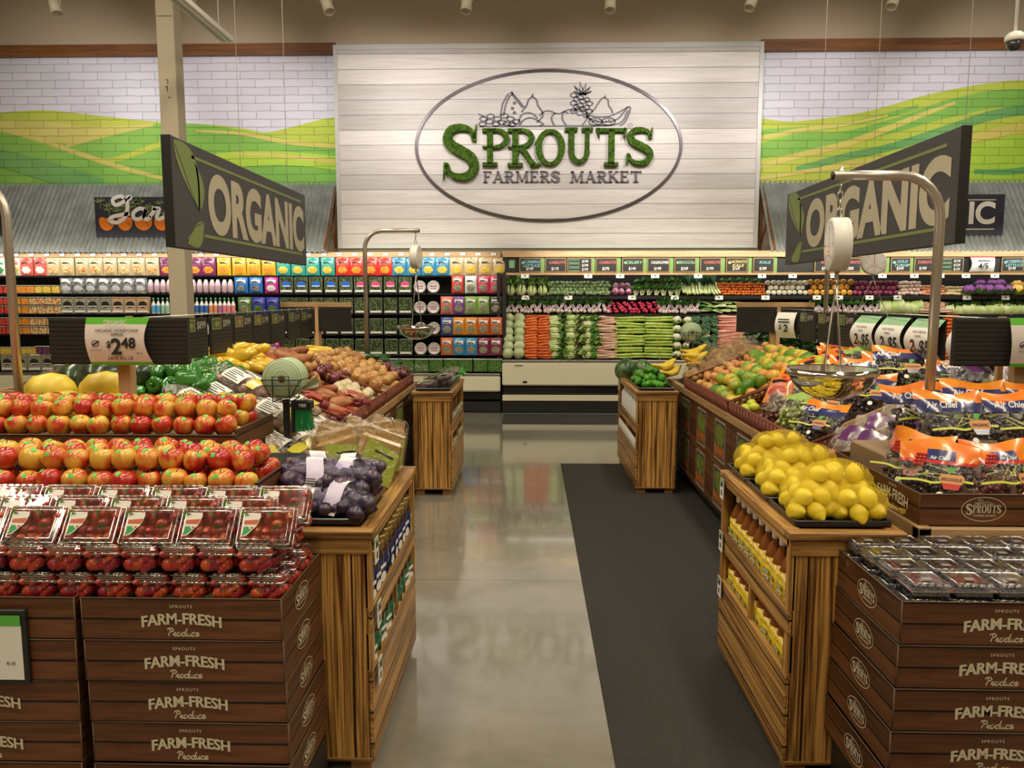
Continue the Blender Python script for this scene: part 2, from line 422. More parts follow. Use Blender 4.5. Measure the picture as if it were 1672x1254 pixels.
# ================================================================ painted brick mural either side of the sign wall
def brick(name, col, col2, sc=.7):
    g = NT(name); c0 = g.co()
    mp = g.n('Mapping', None, Vector=c0, Rotation=(PI / 2, 0, 0)).outputs[0]
    ds = g.n('VectorMath', {'operation': 'ADD'}, i0=mp, i1=g.n('VectorMath', {'operation': 'SCALE'}, i0=g.n('TexNoise', None, Vector=c0, Scale=6.).outputs['Color'], Scale=.03).outputs[0]).outputs[0]
    bt = g.n('TexBrick', None, Vector=ds, Color1=(1, 1, 1), Color2=(.9, .9, .9), Mortar=(.45, .45, .45), Scale=1.0, Mortar_Size=.0045, Mortar_Smooth=.3, Brick_Width=.44, Row_Height=.118)
    f = g.noise(.55, 2, c0); c = g.ramp(f, [(.36, col), (.64, col2)])
    c = g.mix(c, bt.outputs[0], 1., 'MULTIPLY')
    b = g.bsdf(Base_Color=c, Roughness=.7); b.inputs['Specular IOR Level'].default_value = .3
    hh = g.math('ADD', g.math('MULTIPLY', bt.outputs['Fac'], -1.), g.math('MULTIPLY', g.noise(30, 3, c0), .25))
    g.set(b, 'Normal', g.n('Bump', None, Strength=.5, Distance=.01, Height=hh).outputs[0]); return g.m
BR = [brick('white_painted_brick', (.62, .61, .66), (.66, .65, .70)), brick('lime_painted_brick', (.42, .53, .06), (.50, .56, .08)), brick('green_painted_brick', (.17, .42, .07), (.26, .50, .09)),
      brick('yellow_painted_brick', (.58, .52, .10), (.62, .56, .16)), brick('deep_green_painted_brick', (.12, .34, .10), (.20, .42, .12)), brick('chartreuse_painted_brick', (.36, .58, .05), (.46, .64, .07))]
def wl(p): q = at(p[0], p[1], Y=12.03); return (q.x, q.z)
def mural(x0, x1, layers):
    m = M(); m.m = tr(0, 12.05, 0) @ FRONT
    m.box(x0, 3.30, 0, x1, 5.31, .012, 0)
    for k, (mi, top, bot) in enumerate(layers):
        tp = [wl(p) for p in smooth(top, 5)]; bt = [wl(p) for p in smooth(bot, 5)] if bot else [(tp[-1][0], 3.30), (tp[0][0], 3.30)][::1]
        if bot: bt = bt[::-1]
        q = [(min(max(x, x0), x1), max(z, 3.30)) for x, z in tp + bt]
        m.flat(q, .0135 + .0012 * k, mi)
    return m
L_ = [(1, [(-420, 215), (-200, 195), (-50, 187), (60, 180), (120, 184), (180, 191), (260, 199), (340, 203), (400, 210), (432, 216), (470, 209), (520, 196), (560, 189)], None),
      (3, [(-300, 222), (-100, 200), (0, 196), (70, 198), (150, 206), (235, 204)], [(-300, 250), (-100, 222), (0, 214), (50, 225), (125, 232), (235, 206)]),
      (2, [(-420, 260), (-200, 235), (-60, 212), (0, 216), (60, 232), (150, 262), (220, 282), (266, 290)], None),
      (2, [(105, 236), (180, 217), (240, 204), (300, 201), (350, 206), (400, 214), (470, 227), (560, 244)], None),
      (1, [(96, 236), (140, 250), (180, 258), (262, 230)], [(96, 240), (140, 256), (180, 266), (262, 240)]),
      (3, [(-20, 204), (60, 224), (150, 254), (220, 276), (290, 294)], [(-20, 210), (60, 230), (150, 262), (220, 283), (290, 299)]),
      (3, [(108, 236), (180, 213), (250, 200)], [(108, 241), (180, 222), (250, 206)]),
      (3, [(320, 212), (400, 216), (470, 228), (560, 236)], [(320, 215), (400, 222), (470, 236), (560, 243)]),
      (5, [(300, 262), (360, 250), (430, 246), (500, 250), (560, 256)], [(300, 296), (360, 280), (430, 270), (500, 272), (560, 280)]),
      (3, [(380, 250), (440, 250), (500, 255), (560, 262)], [(380, 253), (440, 256), (500, 262), (560, 269)]),
      (4, [(-300, 262), (-60, 236), (10, 246), (90, 266), (170, 292)], [(-300, 300), (-60, 270), (10, 276), (90, 300), (170, 310)])]
R_ = [(1, [(1225, 189), (1280, 198), (1330, 195), (1400, 185), (1450, 173), (1500, 158), (1560, 145), (1620, 135), (1690, 131), (1900, 140), (2050, 160)], None),
      (2, [(1225, 212), (1290, 208), (1360, 203), (1440, 186), (1500, 170)], [(1225, 222), (1290, 216), (1360, 210), (1440, 195), (1500, 178)]),
      (2, [(1225, 240), (1300, 218), (1380, 214), (1470, 190), (1560, 160), (1690, 145), (2050, 170)], [(1225, 262), (1300, 250), (1380, 236), (1470, 214), (1560, 190), (1690, 172), (2050, 190)]),
      (3, [(1225, 226), (1300, 210), (1380, 200), (1450, 186)], [(1225, 233), (1300, 216), (1380, 206), (1450, 190)]),
      (3, [(1225, 274), (1300, 250), (1380, 230), (1440, 208), (1510, 182), (1560, 165)], [(1225, 281), (1300, 260), (1380, 241), (1440, 219), (1510, 190), (1560, 170)]),
      (4, [(1300, 272), (1380, 250), (1450, 235), (1540, 206), (1620, 180), (1690, 168)], [(1300, 282), (1380, 262), (1450, 247), (1540, 222), (1620, 196), (1690, 186)]),
      (3, [(1225, 290), (1320, 276), (1400, 262), (1480, 250), (1560, 228), (1690, 196), (2050, 150)], [(1225, 296), (1320, 283), (1400, 272), (1480, 260), (1560, 240), (1690, 214), (2050, 170)]),
      (5, [(1580, 236), (1630, 228), (1690, 218), (2050, 190)], [(1580, 300), (1630, 300), (1690, 300), (2050, 300)]),
      (4, [(1590, 276), (1640, 276), (1690, 270)], [(1590, 284), (1640, 286), (1690, 282)])]
one('brick_mural', mural(-9, -2.93, L_), BR, 'white brick mural with rolling green hills behind the cream column', 'mural', kind='structure')
one('brick_mural', mural(3.41, 9, R_), BR, 'white brick mural with green fields above the vegetable case', 'mural', kind='structure')

# ================================================================ serif and script lettering drawn stroke by stroke
def serif_glyph(ch):
    """(advance, [(points, widths)]) in a unit em"""
    b = lambda x, y, w=.34: ([(x - w / 2, y), (x + w / 2, y)], .075)
    st = .165
    if ch == 'S': return .66, [(smooth([(.555, .74), (.50, .89), (.34, .945), (.17, .90), (.105, .75), (.17, .62), (.33, .52), (.50, .40), (.56, .25), (.49, .10), (.32, .05), (.15, .11), (.085, .27)], 4), [.05 + .16 * math.sin(PI * min(max(i / 48, .07), .93)) for i in range(49)]), ([(.60, 1.0), (.56, .70)], [.02, .09]), ([(.03, 0), (.075, .31)], [.02, .09])]
    if ch == 'P': return .64, [([(.17, .02), (.17, .98)], st), b(.17, .035), ([(.0, .96), (.30, .96)], .075), (arc(.26, .735, .29, .235, 92, -92, 16), [.06 + .10 * math.sin(PI * i / 16) for i in range(17)]), ([(.0, .52), (.12, .50), (.27, .50)], [.03, .06, .06])]
    if ch == 'R': return .70, [([(.17, .02), (.17, .98)], st), b(.17, .035), ([(.0, .96), (.30, .96)], .075), (arc(.26, .745, .28, .225, 92, -92, 16), [.06 + .10 * math.sin(PI * i / 16) for i in range(17)]), (smooth([(.28, .50), (.40, .35), (.50, .15), (.60, .02)], 4), .155), ([(.50, .0), (.74, .05)], [.05, .07]), ([(.0, .52), (.12, .51), (.27, .515)], [.03, .06, .06])]
    if ch == 'O': return .80, [(arc(.40, .5, .31, .455, 0, 360, 32), [.09 + .095 * abs(math.cos(2 * PI * i / 32)) for i in range(33)])]
    if ch == 'U': return .76, [([(.17, .97), (.17, .36)], st), (arc(.37, .36, .20, .30, 180, 360, 14), [.165 - .04 * math.sin(PI * i / 14) for i in range(15)]), ([(.57, .36), (.57, .97)], [.13, .13]), b(.16, .965, .32), b(.57, .965, .28)]
    if ch == 'T': return .76, [([(.38, .02), (.38, .97)], st), b(.38, .035), ([(.05, .945), (.71, .945)], .10), ([(.04, 1.0), (.085, .74)], [.10, .02]), ([(.72, 1.0), (.675, .74)], [.10, .02])]
    if ch == 'F': return .60, [([(.15, .0), (.15, 1)], st), b(.15, .035, .3), ([(.0, .96), (.54, .96)], .08), ([(.55, 1), (.52, .72)], [.08, .02]), ([(.15, .52), (.42, .52)], .075), ([(.42, .64), (.42, .4)], .04)]
    if ch == 'E': return .64, [([(.15, .0), (.15, 1)], st), ([(.0, .96), (.54, .96)], .08), ([(.55, 1), (.52, .74)], [.08, .02]), ([(.15, .52), (.42, .52)], .075), ([(.42, .64), (.42, .4)], .04), ([(.0, .04), (.57, .04)], .08), ([(.58, 0), (.55, .28)], [.08, .02])]
    if ch == 'A': return .76, [([(.12, .02), (.37, .98)], .07), ([(.35, 1), (.64, .02)], .17), ([(.18, .33), (.52, .33)], .07), b(.11, .035, .24), b(.64, .035, .28)]
    if ch == 'M': return .94, [([(.13, .0), (.17, .98)], .08), ([(.16, .98), (.46, .05)], .16), ([(.46, .05), (.76, .98)], .07), ([(.78, .0), (.77, .98)], .16), b(.12, .035, .26), b(.79, .035, .3), ([(.02, .96), (.22, .96)], .08), ([(.72, .96), (.92, .96)], .08)]
    if ch == 'K': return .74, [([(.15, .0), (.15, 1)], st), b(.15, .035, .3), b(.15, .965, .3), ([(.18, .42), (.54, .97)], .08), ([(.30, .55), (.62, .02)], .16), b(.58, .965, .24), b(.62, .035, .26)]
    return .36, []
def serif(m, text, x, y, h, mi=0, z0=0., z1=.002, fit=None):
    adv = sum(serif_glyph(c)[0] + .05 for c in text) - .05; sx = (fit / adv) if fit else h; px = x
    for c in text:
        a, st = serif_glyph(c)
        for pts, w_ in st:
            k = (sx + h) / 2
            m.stroke([(px + p[0] * sx, y + p[1] * h) for p in pts], [q * k for q in w_] if isinstance(w_, list) else w_ * k, z0, z1, mi)
        px += (a + .05) * sx
SCRIPT = {'P': (.62, [[(.2, 0), (.26, .5), (.30, .95)], [(.02, .78), (.12, .96), (.36, 1.0), (.56, .88), (.54, .66), (.36, .52), (.22, .52)]]),
          'r': (.34, [[(-.02, .12), (.06, .3), (.10, .50)], [(.02, .5), (.10, .47), (.2, .46), (.16, .12), (.22, .02), (.34, .12)]]),
          'o': (.44, [[(.22, .48), (.08, .40), (.04, .2), (.12, .02), (.26, .05), (.34, .25), (.28, .44), (.22, .48), (.34, .36), (.46, .38)]]),
          'd': (.46, [[(.32, .44), (.16, .48), (.04, .3), (.06, .08), (.18, .02), (.32, .16)], [(.46, 1.0), (.36, .45), (.32, .12), (.38, .02), (.48, .12)]]),
          'u': (.46, [[(.0, .3), (.06, .46), (.04, .15), (.12, .02), (.26, .14), (.34, .46)], [(.34, .46), (.32, .12), (.38, .02), (.48, .12)]]),
          'c': (.36, [[(.32, .38), (.22, .48), (.08, .40), (.04, .18), (.12, .02), (.24, .03), (.38, .14)]]),
          'e': (.38, [[(.02, .14), (.18, .2), (.30, .34), (.22, .48), (.08, .38), (.06, .14), (.16, .01), (.30, .06), (.42, .2)]]),
          'G': (.56, [[(.44, .84), (.50, .97), (.40, .95), (.34, .78), (.14, .62), (.06, .86), (.22, 1.0), (.36, .92)], [(.40, .9), (.44, .5), (.40, .1), (.22, -.12), (.04, -.02), (.12, .14), (.50, .26)]]),
          'a': (.46, [[(.32, .42), (.18, .48), (.04, .3), (.06, .08), (.18, .02), (.30, .16), (.34, .44)], [(.34, .46), (.31, .12), (.38, .02), (.48, .12)]]),
          'n': (.46, [[(-.02, .1), (.06, .46), (.05, .02)], [(.05, .2), (.18, .46), (.30, .42), (.29, .12), (.36, .02), (.46, .12)]])}
def script(m, text, x, y, h, w_, mi=0, z1=.001, fit=None):
    adv = sum(SCRIPT[c][0] for c in text); k = fit / adv if fit else h; px = x
    for c in text:
        a, sts = SCRIPT[c]
        for st in sts:
            p = smooth([(px + q[0] * k + (q[1]) * h * .16, y + q[1] * h) for q in st], 4); m.stroke(p, w_, 0, z1, mi)
        px += a * k
def leafshape(x0, y0, x1, y1, w_, bend=.2, n=10):
    """pointed leaf outline from (x0,y0) to (x1,y1)"""
    dx, dy = x1 - x0, y1 - y0; l = math.hypot(dx, dy); nx, ny = -dy / l, dx / l; A = []; B = []
    for i in range(n + 1):
        t = i / n; c = bend * l * math.sin(PI * t); h = w_ * math.sin(PI * t ** .8) / 2
        A.append((x0 + dx * t + nx * (c + h), y0 + dy * t + ny * (c + h))); B.append((x0 + dx * t + nx * (c - h), y0 + dy * t + ny * (c - h)))
    return A + B[-2:0:-1]
def fruits(m, w_, mi=0, z1=.004):
    """line drawing of heaped fruit, 2.6 wide, base line at y = 0"""
    st = lambda p, cl=False, k=1: m.stroke(p, w_ * k, 0, z1, mi, cl)
    st([(0, 0), (2.55, 0)])
    for (x, y) in ((.06, .06), (.08, .2), (.2, .13), (.22, .27), (.33, .06), (.36, .2), (.45, .1), (.5, .28), (.55, .07), (.62, .2), (.65, .05), (.74, .12)): st(arc(x, y, .075, .06, 0, 360, 10), True)
    st(smooth([(-.02, .34), (.06, .28), (.1, .26)], 3))
    st([(.42, .28), (.46, .6), (.56, .84), (.64, .92), (.90, .5)]); st([(.48, .28), (.53, .6), (.60, .80), (.66, .86)]); st([(.64, .92), (.66, .84), (.86, .5)])
    for (x, y) in ((.70, .62), (.66, .48), (.70, .36)): st(arc(x, y, .02, .03, 0, 360, 6), True)
    pear = [(.84, .38), (.94, .55), (.98, .70), (1.06, .78), (1.14, .70), (1.17, .55), (1.25, .4), (1.26, .25), (1.15, .1)]
    st(smooth(pear, 4)); st([(1.05, .78), (1.07, .86)])
    st(smooth([(.78, .1), (.84, .3), (.98, .36), (1.1, .30), (1.16, .2)], 4)); st(smooth([(.8, .02), (.9, .18), (1.05, .22), (1.2, .12), (1.28, .05), (1.2, .0)], 4))
    st(smooth([(1.2, .28), (1.32, .40), (1.46, .38), (1.52, .32)], 4)); st(smooth([(1.5, .02), (1.44, .2), (1.5, .33), (1.60, .33), (1.70, .38), (1.78, .34)], 4))
    st(smooth([(1.86, .02), (1.76, .2), (1.78, .38), (1.9, .45), (2.0, .40), (2.1, .45), (2.22, .4), (2.26, .22), (2.16, .02)][0:9], 4)) if False else st(smooth([(1.74, .02), (1.66, .18), (1.68, .36), (1.80, .44), (1.90, .40), (2.0, .45), (2.12, .38), (2.15, .2), (2.06, .02)], 4))
    st(smooth([(1.9, .4), (1.92, .48), (1.97, .5)], 3))
    for x in (2.32, 2.58): st(arc(x, .11, .13, .105, 0, 360, 14), True)
    for (x, y) in ((2.26, .1), (2.31, .14), (2.36, .09), (2.52, .1), (2.58, .14), (2.62, .07)): st([(x, y), (x + .02, y + .03)])
def fruits2(m, w_, ox, mi=0, z1=.004):
    """pineapple, pear and bananas to the side of the heap, starting at x = ox"""
    st = lambda p, cl=False: m.stroke([(x + ox, y) for x, y in p], w_, 0, z1, mi, cl)
    for r in range(5):
        for q in range(3): st(arc(.02 + q * .13 + (r % 2) * .06 - r * .0, .40 + r * .105 - q * .06, .062, .062, 0, 360, 8), True)
    for a, l in ((150, .2), (125, .3), (100, .36), (78, .32), (55, .26), (30, .2)):
        x0, y0 = .2, .82; st([(x0 - .05, y0), (x0 + l * math.cos(R(a)), y0 + l * math.sin(R(a))), (x0 + .05, y0)])
    st(smooth([(.36, .36), (.44, .45), (.52, .62), (.60, .74), (.70, .70), (.72, .55), (.78, .42), (.80, .34)], 4)); st([(.62, .74), (.66, .8)])
    st(smooth([(.25, .30), (.4, .16), (.65, .10), (.9, .18), (1.08, .46), (1.14, .50), (1.14, .38), (1.05, .1), (.95, .0)], 4))
    st(smooth([(.28, .3), (.5, .24), (.75, .26), (.98, .40), (1.1, .5)], 4)); st(smooth([(.3, .22), (.5, .04), (.8, .02), (1.0, .12), (1.1, .40)], 4))
def small_logo(m, cx, cy, W, mi=0):
    H = W * .56
    m.stroke(arc(cx, cy, W / 2, H / 2, 0, 360, 40)[:-1], W * .016, 0, .0008, mi, True)
    serif(m, 'S', cx - W * .40, cy - H * .24, H * .46, mi, 0, .0008, W * .15); serif(m, 'PROUTS', cx - W * .245, cy - H * .16, H * .34, mi, 0, .0008, W * .64)
    m.text('FARMERS MARKET', cx + W * .03, cy - H * .31, H * .12, mi, off=.01, z=.0008, wid=W * .52)
    fr = M(); fruits(fr, .035, 0, 0); k = W * .15
    m.add([(cx - W * .2 + v[0] * k, cy + H * .2 + v[1] * k, .0008) for v in fr.v], fr.f, mi)

# ================================================================ sign wall
panel_m = wood('whitewashed_plank', (.40, .355, .31), (.56, .53, .49), (.9, 16, 16), (.24, .66), .5, planks=(2, .218), seed=4., spec=.35)
sw = thing('sign_wall', 'whitewashed plank sign wall with oval farmers market logo in moss letters', 'sign', (.24, 11.8, 2.415))
PX = lambda x, y: (at(x, y, Y=11.78).x - .24, at(x, y, Y=11.78).z - 2.415)
sw_b = M().box(-3.13, 0, .05, 3.12, .18, 2.93).build('plank_panel', panel_m, sw)
mb = M().box(-3.17, -.012, 0, -3.11, .25, 2.97).box(3.10, -.012, 0, 3.16, .25, 2.97).box(-3.11, -.012, 2.90, 3.10, .18, 2.97).box(-3.11, -.04, 0, 3.10, .18, .055)
mb.build('metal_frame', P('galvanised_trim', (.42, .42, .38), .5, .25), sw)
dk = P('dark_bronze', (.055, .045, .045), .3, .5)
m = M().mat(FRONT); cx, cy = PX(895, 239); ax = PX(1112, 239)[0] - cx; ay = PX(895, 115)[1] - cy
m.stroke(arc(cx, cy, ax, ay, 0, 360, 96)[:-1], .042, 0, .03, 0, True); m.build('oval_ring', dk, sw)
m = M(); fx, fy = PX(783, 206); k = (PX(1024, 206)[0] - fx) / 2.55 * .0 + .0
fr = M(); fruits(fr, .034, 0, .012); fruits2(fr, .032, 1.86 + .0, 0, .012)
sx = (PX(1028, 206)[0] - fx) / 3.0
fr2 = M(); fr2.mat(FRONT @ tr(fx, fy, 0) @ Matrix.Diagonal((sx, (PX(0, 150)[1] - fy) / 1.0, 1, 1))); fr2.add(fr.v, fr.f); fr2.build('fruit_outline', P('charcoal_outline', (.06, .05, .052), .5), sw)
m = M().mat(FRONT); x, y = PX(789, 298); serif(m, 'FARMERS', x, y, .165, 0, 0, .025, PX(917, 0)[0] - x); x, y = PX(931, 298); serif(m, 'MARKET', x, y, .165, 0, 0, .025, PX(1053, 0)[0] - x)
x, y = PX(1029, 205); m.stroke(arc(x, y, .035, .035, 0, 360, 14)[:-1], .006, 0, .004, 0, True); m.text('R', x, y - .018, .05, z=.004)
m.build('lettering', P('charcoal_letters', (.075, .06, .062), .45), sw)
moss = P('preserved_moss', (.030, .075, .009), .95, noise=(26, (.10, .18, .025), .35, .7), bump=(60, 1.), spec=.1)
for ch, xa, xb, yt, yb in (('S', 722, 784, 204, 294), ('P', 788, 834, 211, 271), ('R', 829, 880, 211, 272), ('O', 874, 923, 212, 271), ('U', 922, 971, 210, 268), ('T', 972, 1024, 210, 271), ('S', 1020, 1069, 209, 270)):
    m = M().mat(FRONT); (ax_, ay_), (bx_, by_) = PX(xa, yb), PX(xb, yt); h = by_ - ay_; W = bx_ - ax_; a, sts = serif_glyph(ch)
    for pts, w_ in sts:
        k = h * (.94 if ch == 'S' else .96)
        p = [(ax_ + q[0] / a * W, ay_ + q[1] * h) for q in pts]; ww = [u * k for u in w_] if isinstance(w_, list) else [max(w_ * k, .05)] * len(p)
        m.stroke(p, ww, .01, .085, 0)
        for i in range(len(p) - 1):
            l = math.dist(p[i], p[i + 1])
            for _ in range(int(l * ww[i] * 16000) + 3):
                t = rnd.random(); o = (rnd.random() - .5) * 1.12; dx, dy = (p[i + 1][0] - p[i][0]) / l, (p[i + 1][1] - p[i][1]) / l
                w2 = ww[i] + (ww[i + 1] - ww[i]) * t; bx, by = p[i][0] + dx * l * t - dy * o * w2, p[i][1] + dy * l * t + dx * o * w2; an = rnd.random() * 6.28; e = .009
                z = .084 if abs(o) < .5 else .05
                m.add([(bx + e * .3 * math.cos(an), by + e * .3 * math.sin(an), z), (bx - e * .3 * math.cos(an), by - e * .3 * math.sin(an), z), (bx + (rnd.random() - .5) * .026, by - .012 + (rnd.random() - .5) * .02, z + .006 + rnd.random() * .016)], [(0, 1, 2)], 0)
    m.build('moss_letter', moss, sw)

# ================================================================ corrugated awnings and their boards
galv = P('galvanised_sheet', (.27, .30, .285), .35, .5, noise=(5, (.38, .41, .39), .35, .65))
def awning(name, x0, x1, label):
    t = thing(name, label, 'awning', ((x0 + x1) / 2, 12.03, 3.42)); W = x1 - x0; n = int(W / .018)
    dy, dz = -.74, -1.09; L = math.hypot(dy, dz); ny, nz = dz / L, -dy / L
    m = M(); m.grid(lambda u, v: Vector((-W / 2 + W * u, dy * v + ny * -.022 * math.sin(W * u / .076 * 2 * PI) * -1, dz * v + nz * .022 * math.sin(W * u / .076 * 2 * PI))), n, 2)
    m.build('corrugated_sheet', galv, t)
    for sx in (-W / 2 + .04, W / 2 - .04):
        m = M().tube([(sx, -.03, -1.05), (sx, dy + .05, -1.09)], .028, 4).tube([(sx, -.04, -.1), (sx, dy + .02, -1.06)], .026, 4).tube([(sx, -.03, -.06), (sx, -.03, -1.08)], .03, 4).tube([(sx, -.04, -.98), (sx, dy * .5, -.62)], .022, 4)
        m.build('bracket', beam, t)
    return t
awning('corrugated_awning', -8.6, -2.97, 'corrugated metal awning over the packaged salad case')
awning('corrugated_awning', 3.46, 8.6, 'corrugated metal awning over the vegetable case')
def tilt_board(name, x0, x1, y0, y1, label, Y=11.42, tilt=R(24)):
    a, b = at(x0, y1, Y=Y), at(x1, y0, Y=Y); t = thing(name, label, 'sign', ((a.x + b.x) / 2, Y, a.z), (-tilt * 0, 0, 0)); W, H = b.x - a.x, b.z - a.z
    return t, W, H
dkn = P('navy_board', (.022, .024, .040), .5); orange = P('orange_print', (.80, .20, .01), .5); leafg = P('sage_print', (.20, .27, .075), .5)
t, W, H = tilt_board('garden_sign', 157, 395, 321, 387, 'navy sign with orange carrots and white script word on the corrugated awning')
M().box(-W / 2, 0, 0, W / 2, .035, H, 0, .004).build('board', dkn, t); m = M().mat(FRONT)
for k in range(7):
    x = -W / 2 + .17 + k * .275; s_ = 1.15 if k in (2, 5) else 1.
    m.flat(smooth([(x - .11 * s_, .255), (x - .06, .29), (x, .27), (x + .06, .29), (x + .11 * s_, .255), (x + .10 * s_, .16), (x + .04, .10), (x - .04, .10), (x - .1 * s_, .16)], 3, True), .0015, 0)
    for q in range(3): m.stroke([(x + .02 + .02 * q, .20 - .03 * q), (x + .09, .205 - .03 * q)], .007, 0, .0022, 2)
m.build('carrot', [orange, leafg, dkn], t); m = M().mat(FRONT)
for k in range(26):
    x = -W / 2 + .05 + rnd.random() * (W - .1); y = .33 + rnd.random() * .2
    m.stroke([(x, y - .1), (x + .02, min(y + .08, H))], .006, 0, .0018)
    for a in (30, 70, 110, 150):
        m.flat(leafshape(x, y, x + .10 * math.cos(R(a)), min(y + .07 * math.sin(R(a)), H - .005), .02, .1, 4), .0018)
m.build('foliage_print', leafg, t)
m = M().mat(FRONT); script(m, 'Garden', -W / 2 + .20, .25, .34, .055, 0, .006, 1.62); m.build('lettering', paper, t)
t, W, H = tilt_board('hanging_board', -160, 10, 336, 385, 'dark navy board on the corrugated awning beside the bent scale pole')
M().box(-W / 2, 0, 0, W / 2, .035, H, 0, .004).build('board', dkn, t)
t, W, H = tilt_board('organic_sign', 1390, 1642, 317, 384, 'small navy sign ending in cream letters beneath two thin lines on the awning')
M().box(-W / 2, 0, 0, W / 2, .035, H, 0, .004).build('board', dkn, t)
m = M().mat(FRONT); m.text('ORGANIC', 0.02, .17, .42, sx=1.0, off=.035, z=.002, wid=W - .30); m.build('lettering', P('cream_letters', (.72, .70, .60), .6), t)
m = M().mat(FRONT); m.box(-W / 2 + .1, H - .085, 0, W / 2 - .13, H - .072, .002).box(-W / 2 + .1, .075, 0, W / 2 - .13, .088, .002); m.build('rule_line', letter_cream, t)

# ================================================================ the two big hanging ORGANIC signs
brushed = wood('brushed_cream_print', (.44, .40, .30), (.60, .55, .43), (1.5, 90, 90), (.3, .7), .6)
def organic(X, y0, y1, z0, z1, face, label, wires):
    t = thing('hanging_sign', label, 'sign', (X, (y0 + y1) / 2, z0)); W, H = y1 - y0, z1 - z0; th = .055
    M().box(-th / 2, -W / 2, 0, th / 2, W / 2, H, 0, .003).build('panel', navy_board, t); M().box(-th / 2 - .001, -W / 2 - .002, -.001, th / 2 - .001, -W / 2 + .004, H + .001).build('edge_band', black, t)
    F = EAST if face > 0 else WEST; F = tr(face * (th / 2), 0, 0) @ F
    m = M().mat(F)
    # reading direction: seen from the aisle, text runs away from the viewer on one sign and towards the viewer on the other
    m.text('ORGANIC', .078 * W, H * .225, H * .57 / .72, off=.045, z=.002, wid=W * .79); m.build('lettering', brushed, t)
    m = M().mat(F)
    x0 = -W / 2; xs = [x0 + W * .02]
    m.flat(leafshape(x0 + W * .012, H * .97, x0 + W * .135, H * .36, W * .085, .13), .0015); m.flat(leafshape(x0 + W * .13, H * .36, x0 + W * .115, H * .84, W * .035, -.2), .0015)
    m.flat(leafshape(x0 + W * .15, H * .28, x0 + W * .06, H * .05, W * .05, .12), .0015); m.flat(leafshape(x0 + W * .06, H * .10, x0 + W * .155, H * .28, W * .035, -.2), .0018)
    m.box(x0 + W * .10, H * .865, 0, x0 + W * .95, H * .895, .0015); m.box(x0 + W * .155, H * .135, 0, x0 + W * .95, H * .165, .0015); m.build('leaf_print', leafg, t)
    m = M().mat(F); m.stroke(smooth([(x0 + W * .018, H * .93), (x0 + W * .055, H * .74), (x0 + W * .09, H * .55), (x0 + W * .13, H * .38)], 4), .008, 0, .0022); m.stroke(smooth([(x0 + W * .062, H * .08), (x0 + W * .09, H * .2), (x0 + W * .145, H * .27)], 4), .006, 0, .0024); m.build('leaf_vein', navy_board, t)
    for y in wires: M().tube([(0, y, H), (0, y, 6.18 - z0)], .0018, 5).build('wire', white_p, t)
organic(-2.06, 4.42, 7.02, 1.965, 2.59, 1, 'large dark grey hanging sign with cream letters in front of the cream column', (-.17, .9))
organic(2.29, 4.22, 6.98, 1.965, 2.575, -1, 'large dark grey hanging sign with cream letters behind the near hanging scale', (-1.36, -.27, .7))

# ================================================================ track heads, strip light, dome camera, wires
can_m = P('white_spot_can', (.62, .57, .48), .45)
HEADS = [(-5.39, -6.9, 4.3), (-3.85, -4.6, 4.3), (-2.30, -2.3, 4.1), (-.72, -1.0, 4.0), (.88, .9, 4.0), (2.45, 2.3, 4.1), (4.00, 4.3, 4.3), (5.60, 6.9, 4.3)]
tr_ = one('lighting_track', M().box(-7, 8.985, 5.20, 7, 9.015, 5.24), white_p, 'slim white lighting track hung across the top of the hall', 'track')
for i, (x, tx, tz) in enumerate(HEADS):
    t = thing('spotlight', 'white track spotlight, %s along the row from the garden sign side' % ordn(i), 'spotlight', (x, 9.0, 4.96), (0, 0, 0), 'track spotlights along the top')
    d = (Vector((tx, 12.0, tz)) - Vector((x, 9.0, 4.96))).normalized(); q = d.to_track_quat('Z', 'Y').to_euler()
    lean = R(-22 if x < -1 else (22 if x > 1.5 else 4))
    M().lathe([(.030, -.10), (.050, -.095), (.058, -.02), (.062, .13), (.056, .13), (.05, .10), (0, .10)], 18).build('can', can_m, t, (0, 0, 0), (PI * .9, lean, 0))
    M().tube([(0, 0, .02), (.0, .0, .24)], .010, 6).tube([(.065, 0, 0), (.068, 0, .07), (0, 0, .1), (-.068, 0, .07), (-.065, 0, 0)], .006, 5).build('yoke', can_m, t)
    ld = bpy.data.lights.new('spot_lamp', 'SPOT'); ld.energy = 235; ld.spot_size = R(76); ld.spot_blend = 1.0; ld.shadow_soft_size = .05; ld.color = (1, .94, .94)
    lo = bpy.data.objects.new('spot_lamp', ld); COL.objects.link(lo); lo.parent = t; lo.location = d * .22; lo.rotation_euler = (-d).to_track_quat('Z', 'Y').to_euler()
t = thing('strip_light', 'long white strip light fixture hung beside the cream column', 'light fixture', (-3.33, 8.1, 4.42))
M().box(-.075, -1.2, .03, .075, .62, .09, 0, .008).build('housing', white_p, t)
for sx in (-.035, .035): M().tube([(sx, -1.15, .022), (sx, .57, .022)], .013, 8).build('tube', P('frosted_tube', (.8, .78, .72), .4), t)
M().tube([(0, -.9, .09), (0, -.9, 1.77)], .006, 5).tube([(0, .4, .09), (0, .4, 1.77)], .006, 5).build('hanger', white_p, t)
t = thing('dome_camera', 'white dome security camera hanging on a rod from the ceiling', 'camera', (4.153, 7.0, 3.86))
M().lathe([(.0, -.075), (.03, -.07), (.055, -.045), (.066, 0)], 18).build('dome', P('smoked_dome', (.04, .04, .045), .08), t)
M().lathe([(.066, 0), (.08, .01), (.078, .05), (.05, .075), (.016, .085)], 18).build('housing', white_p, t); M().tube([(0, 0, .08), (0, 0, 2.33)], .014, 8).build('rod', white_p, t)
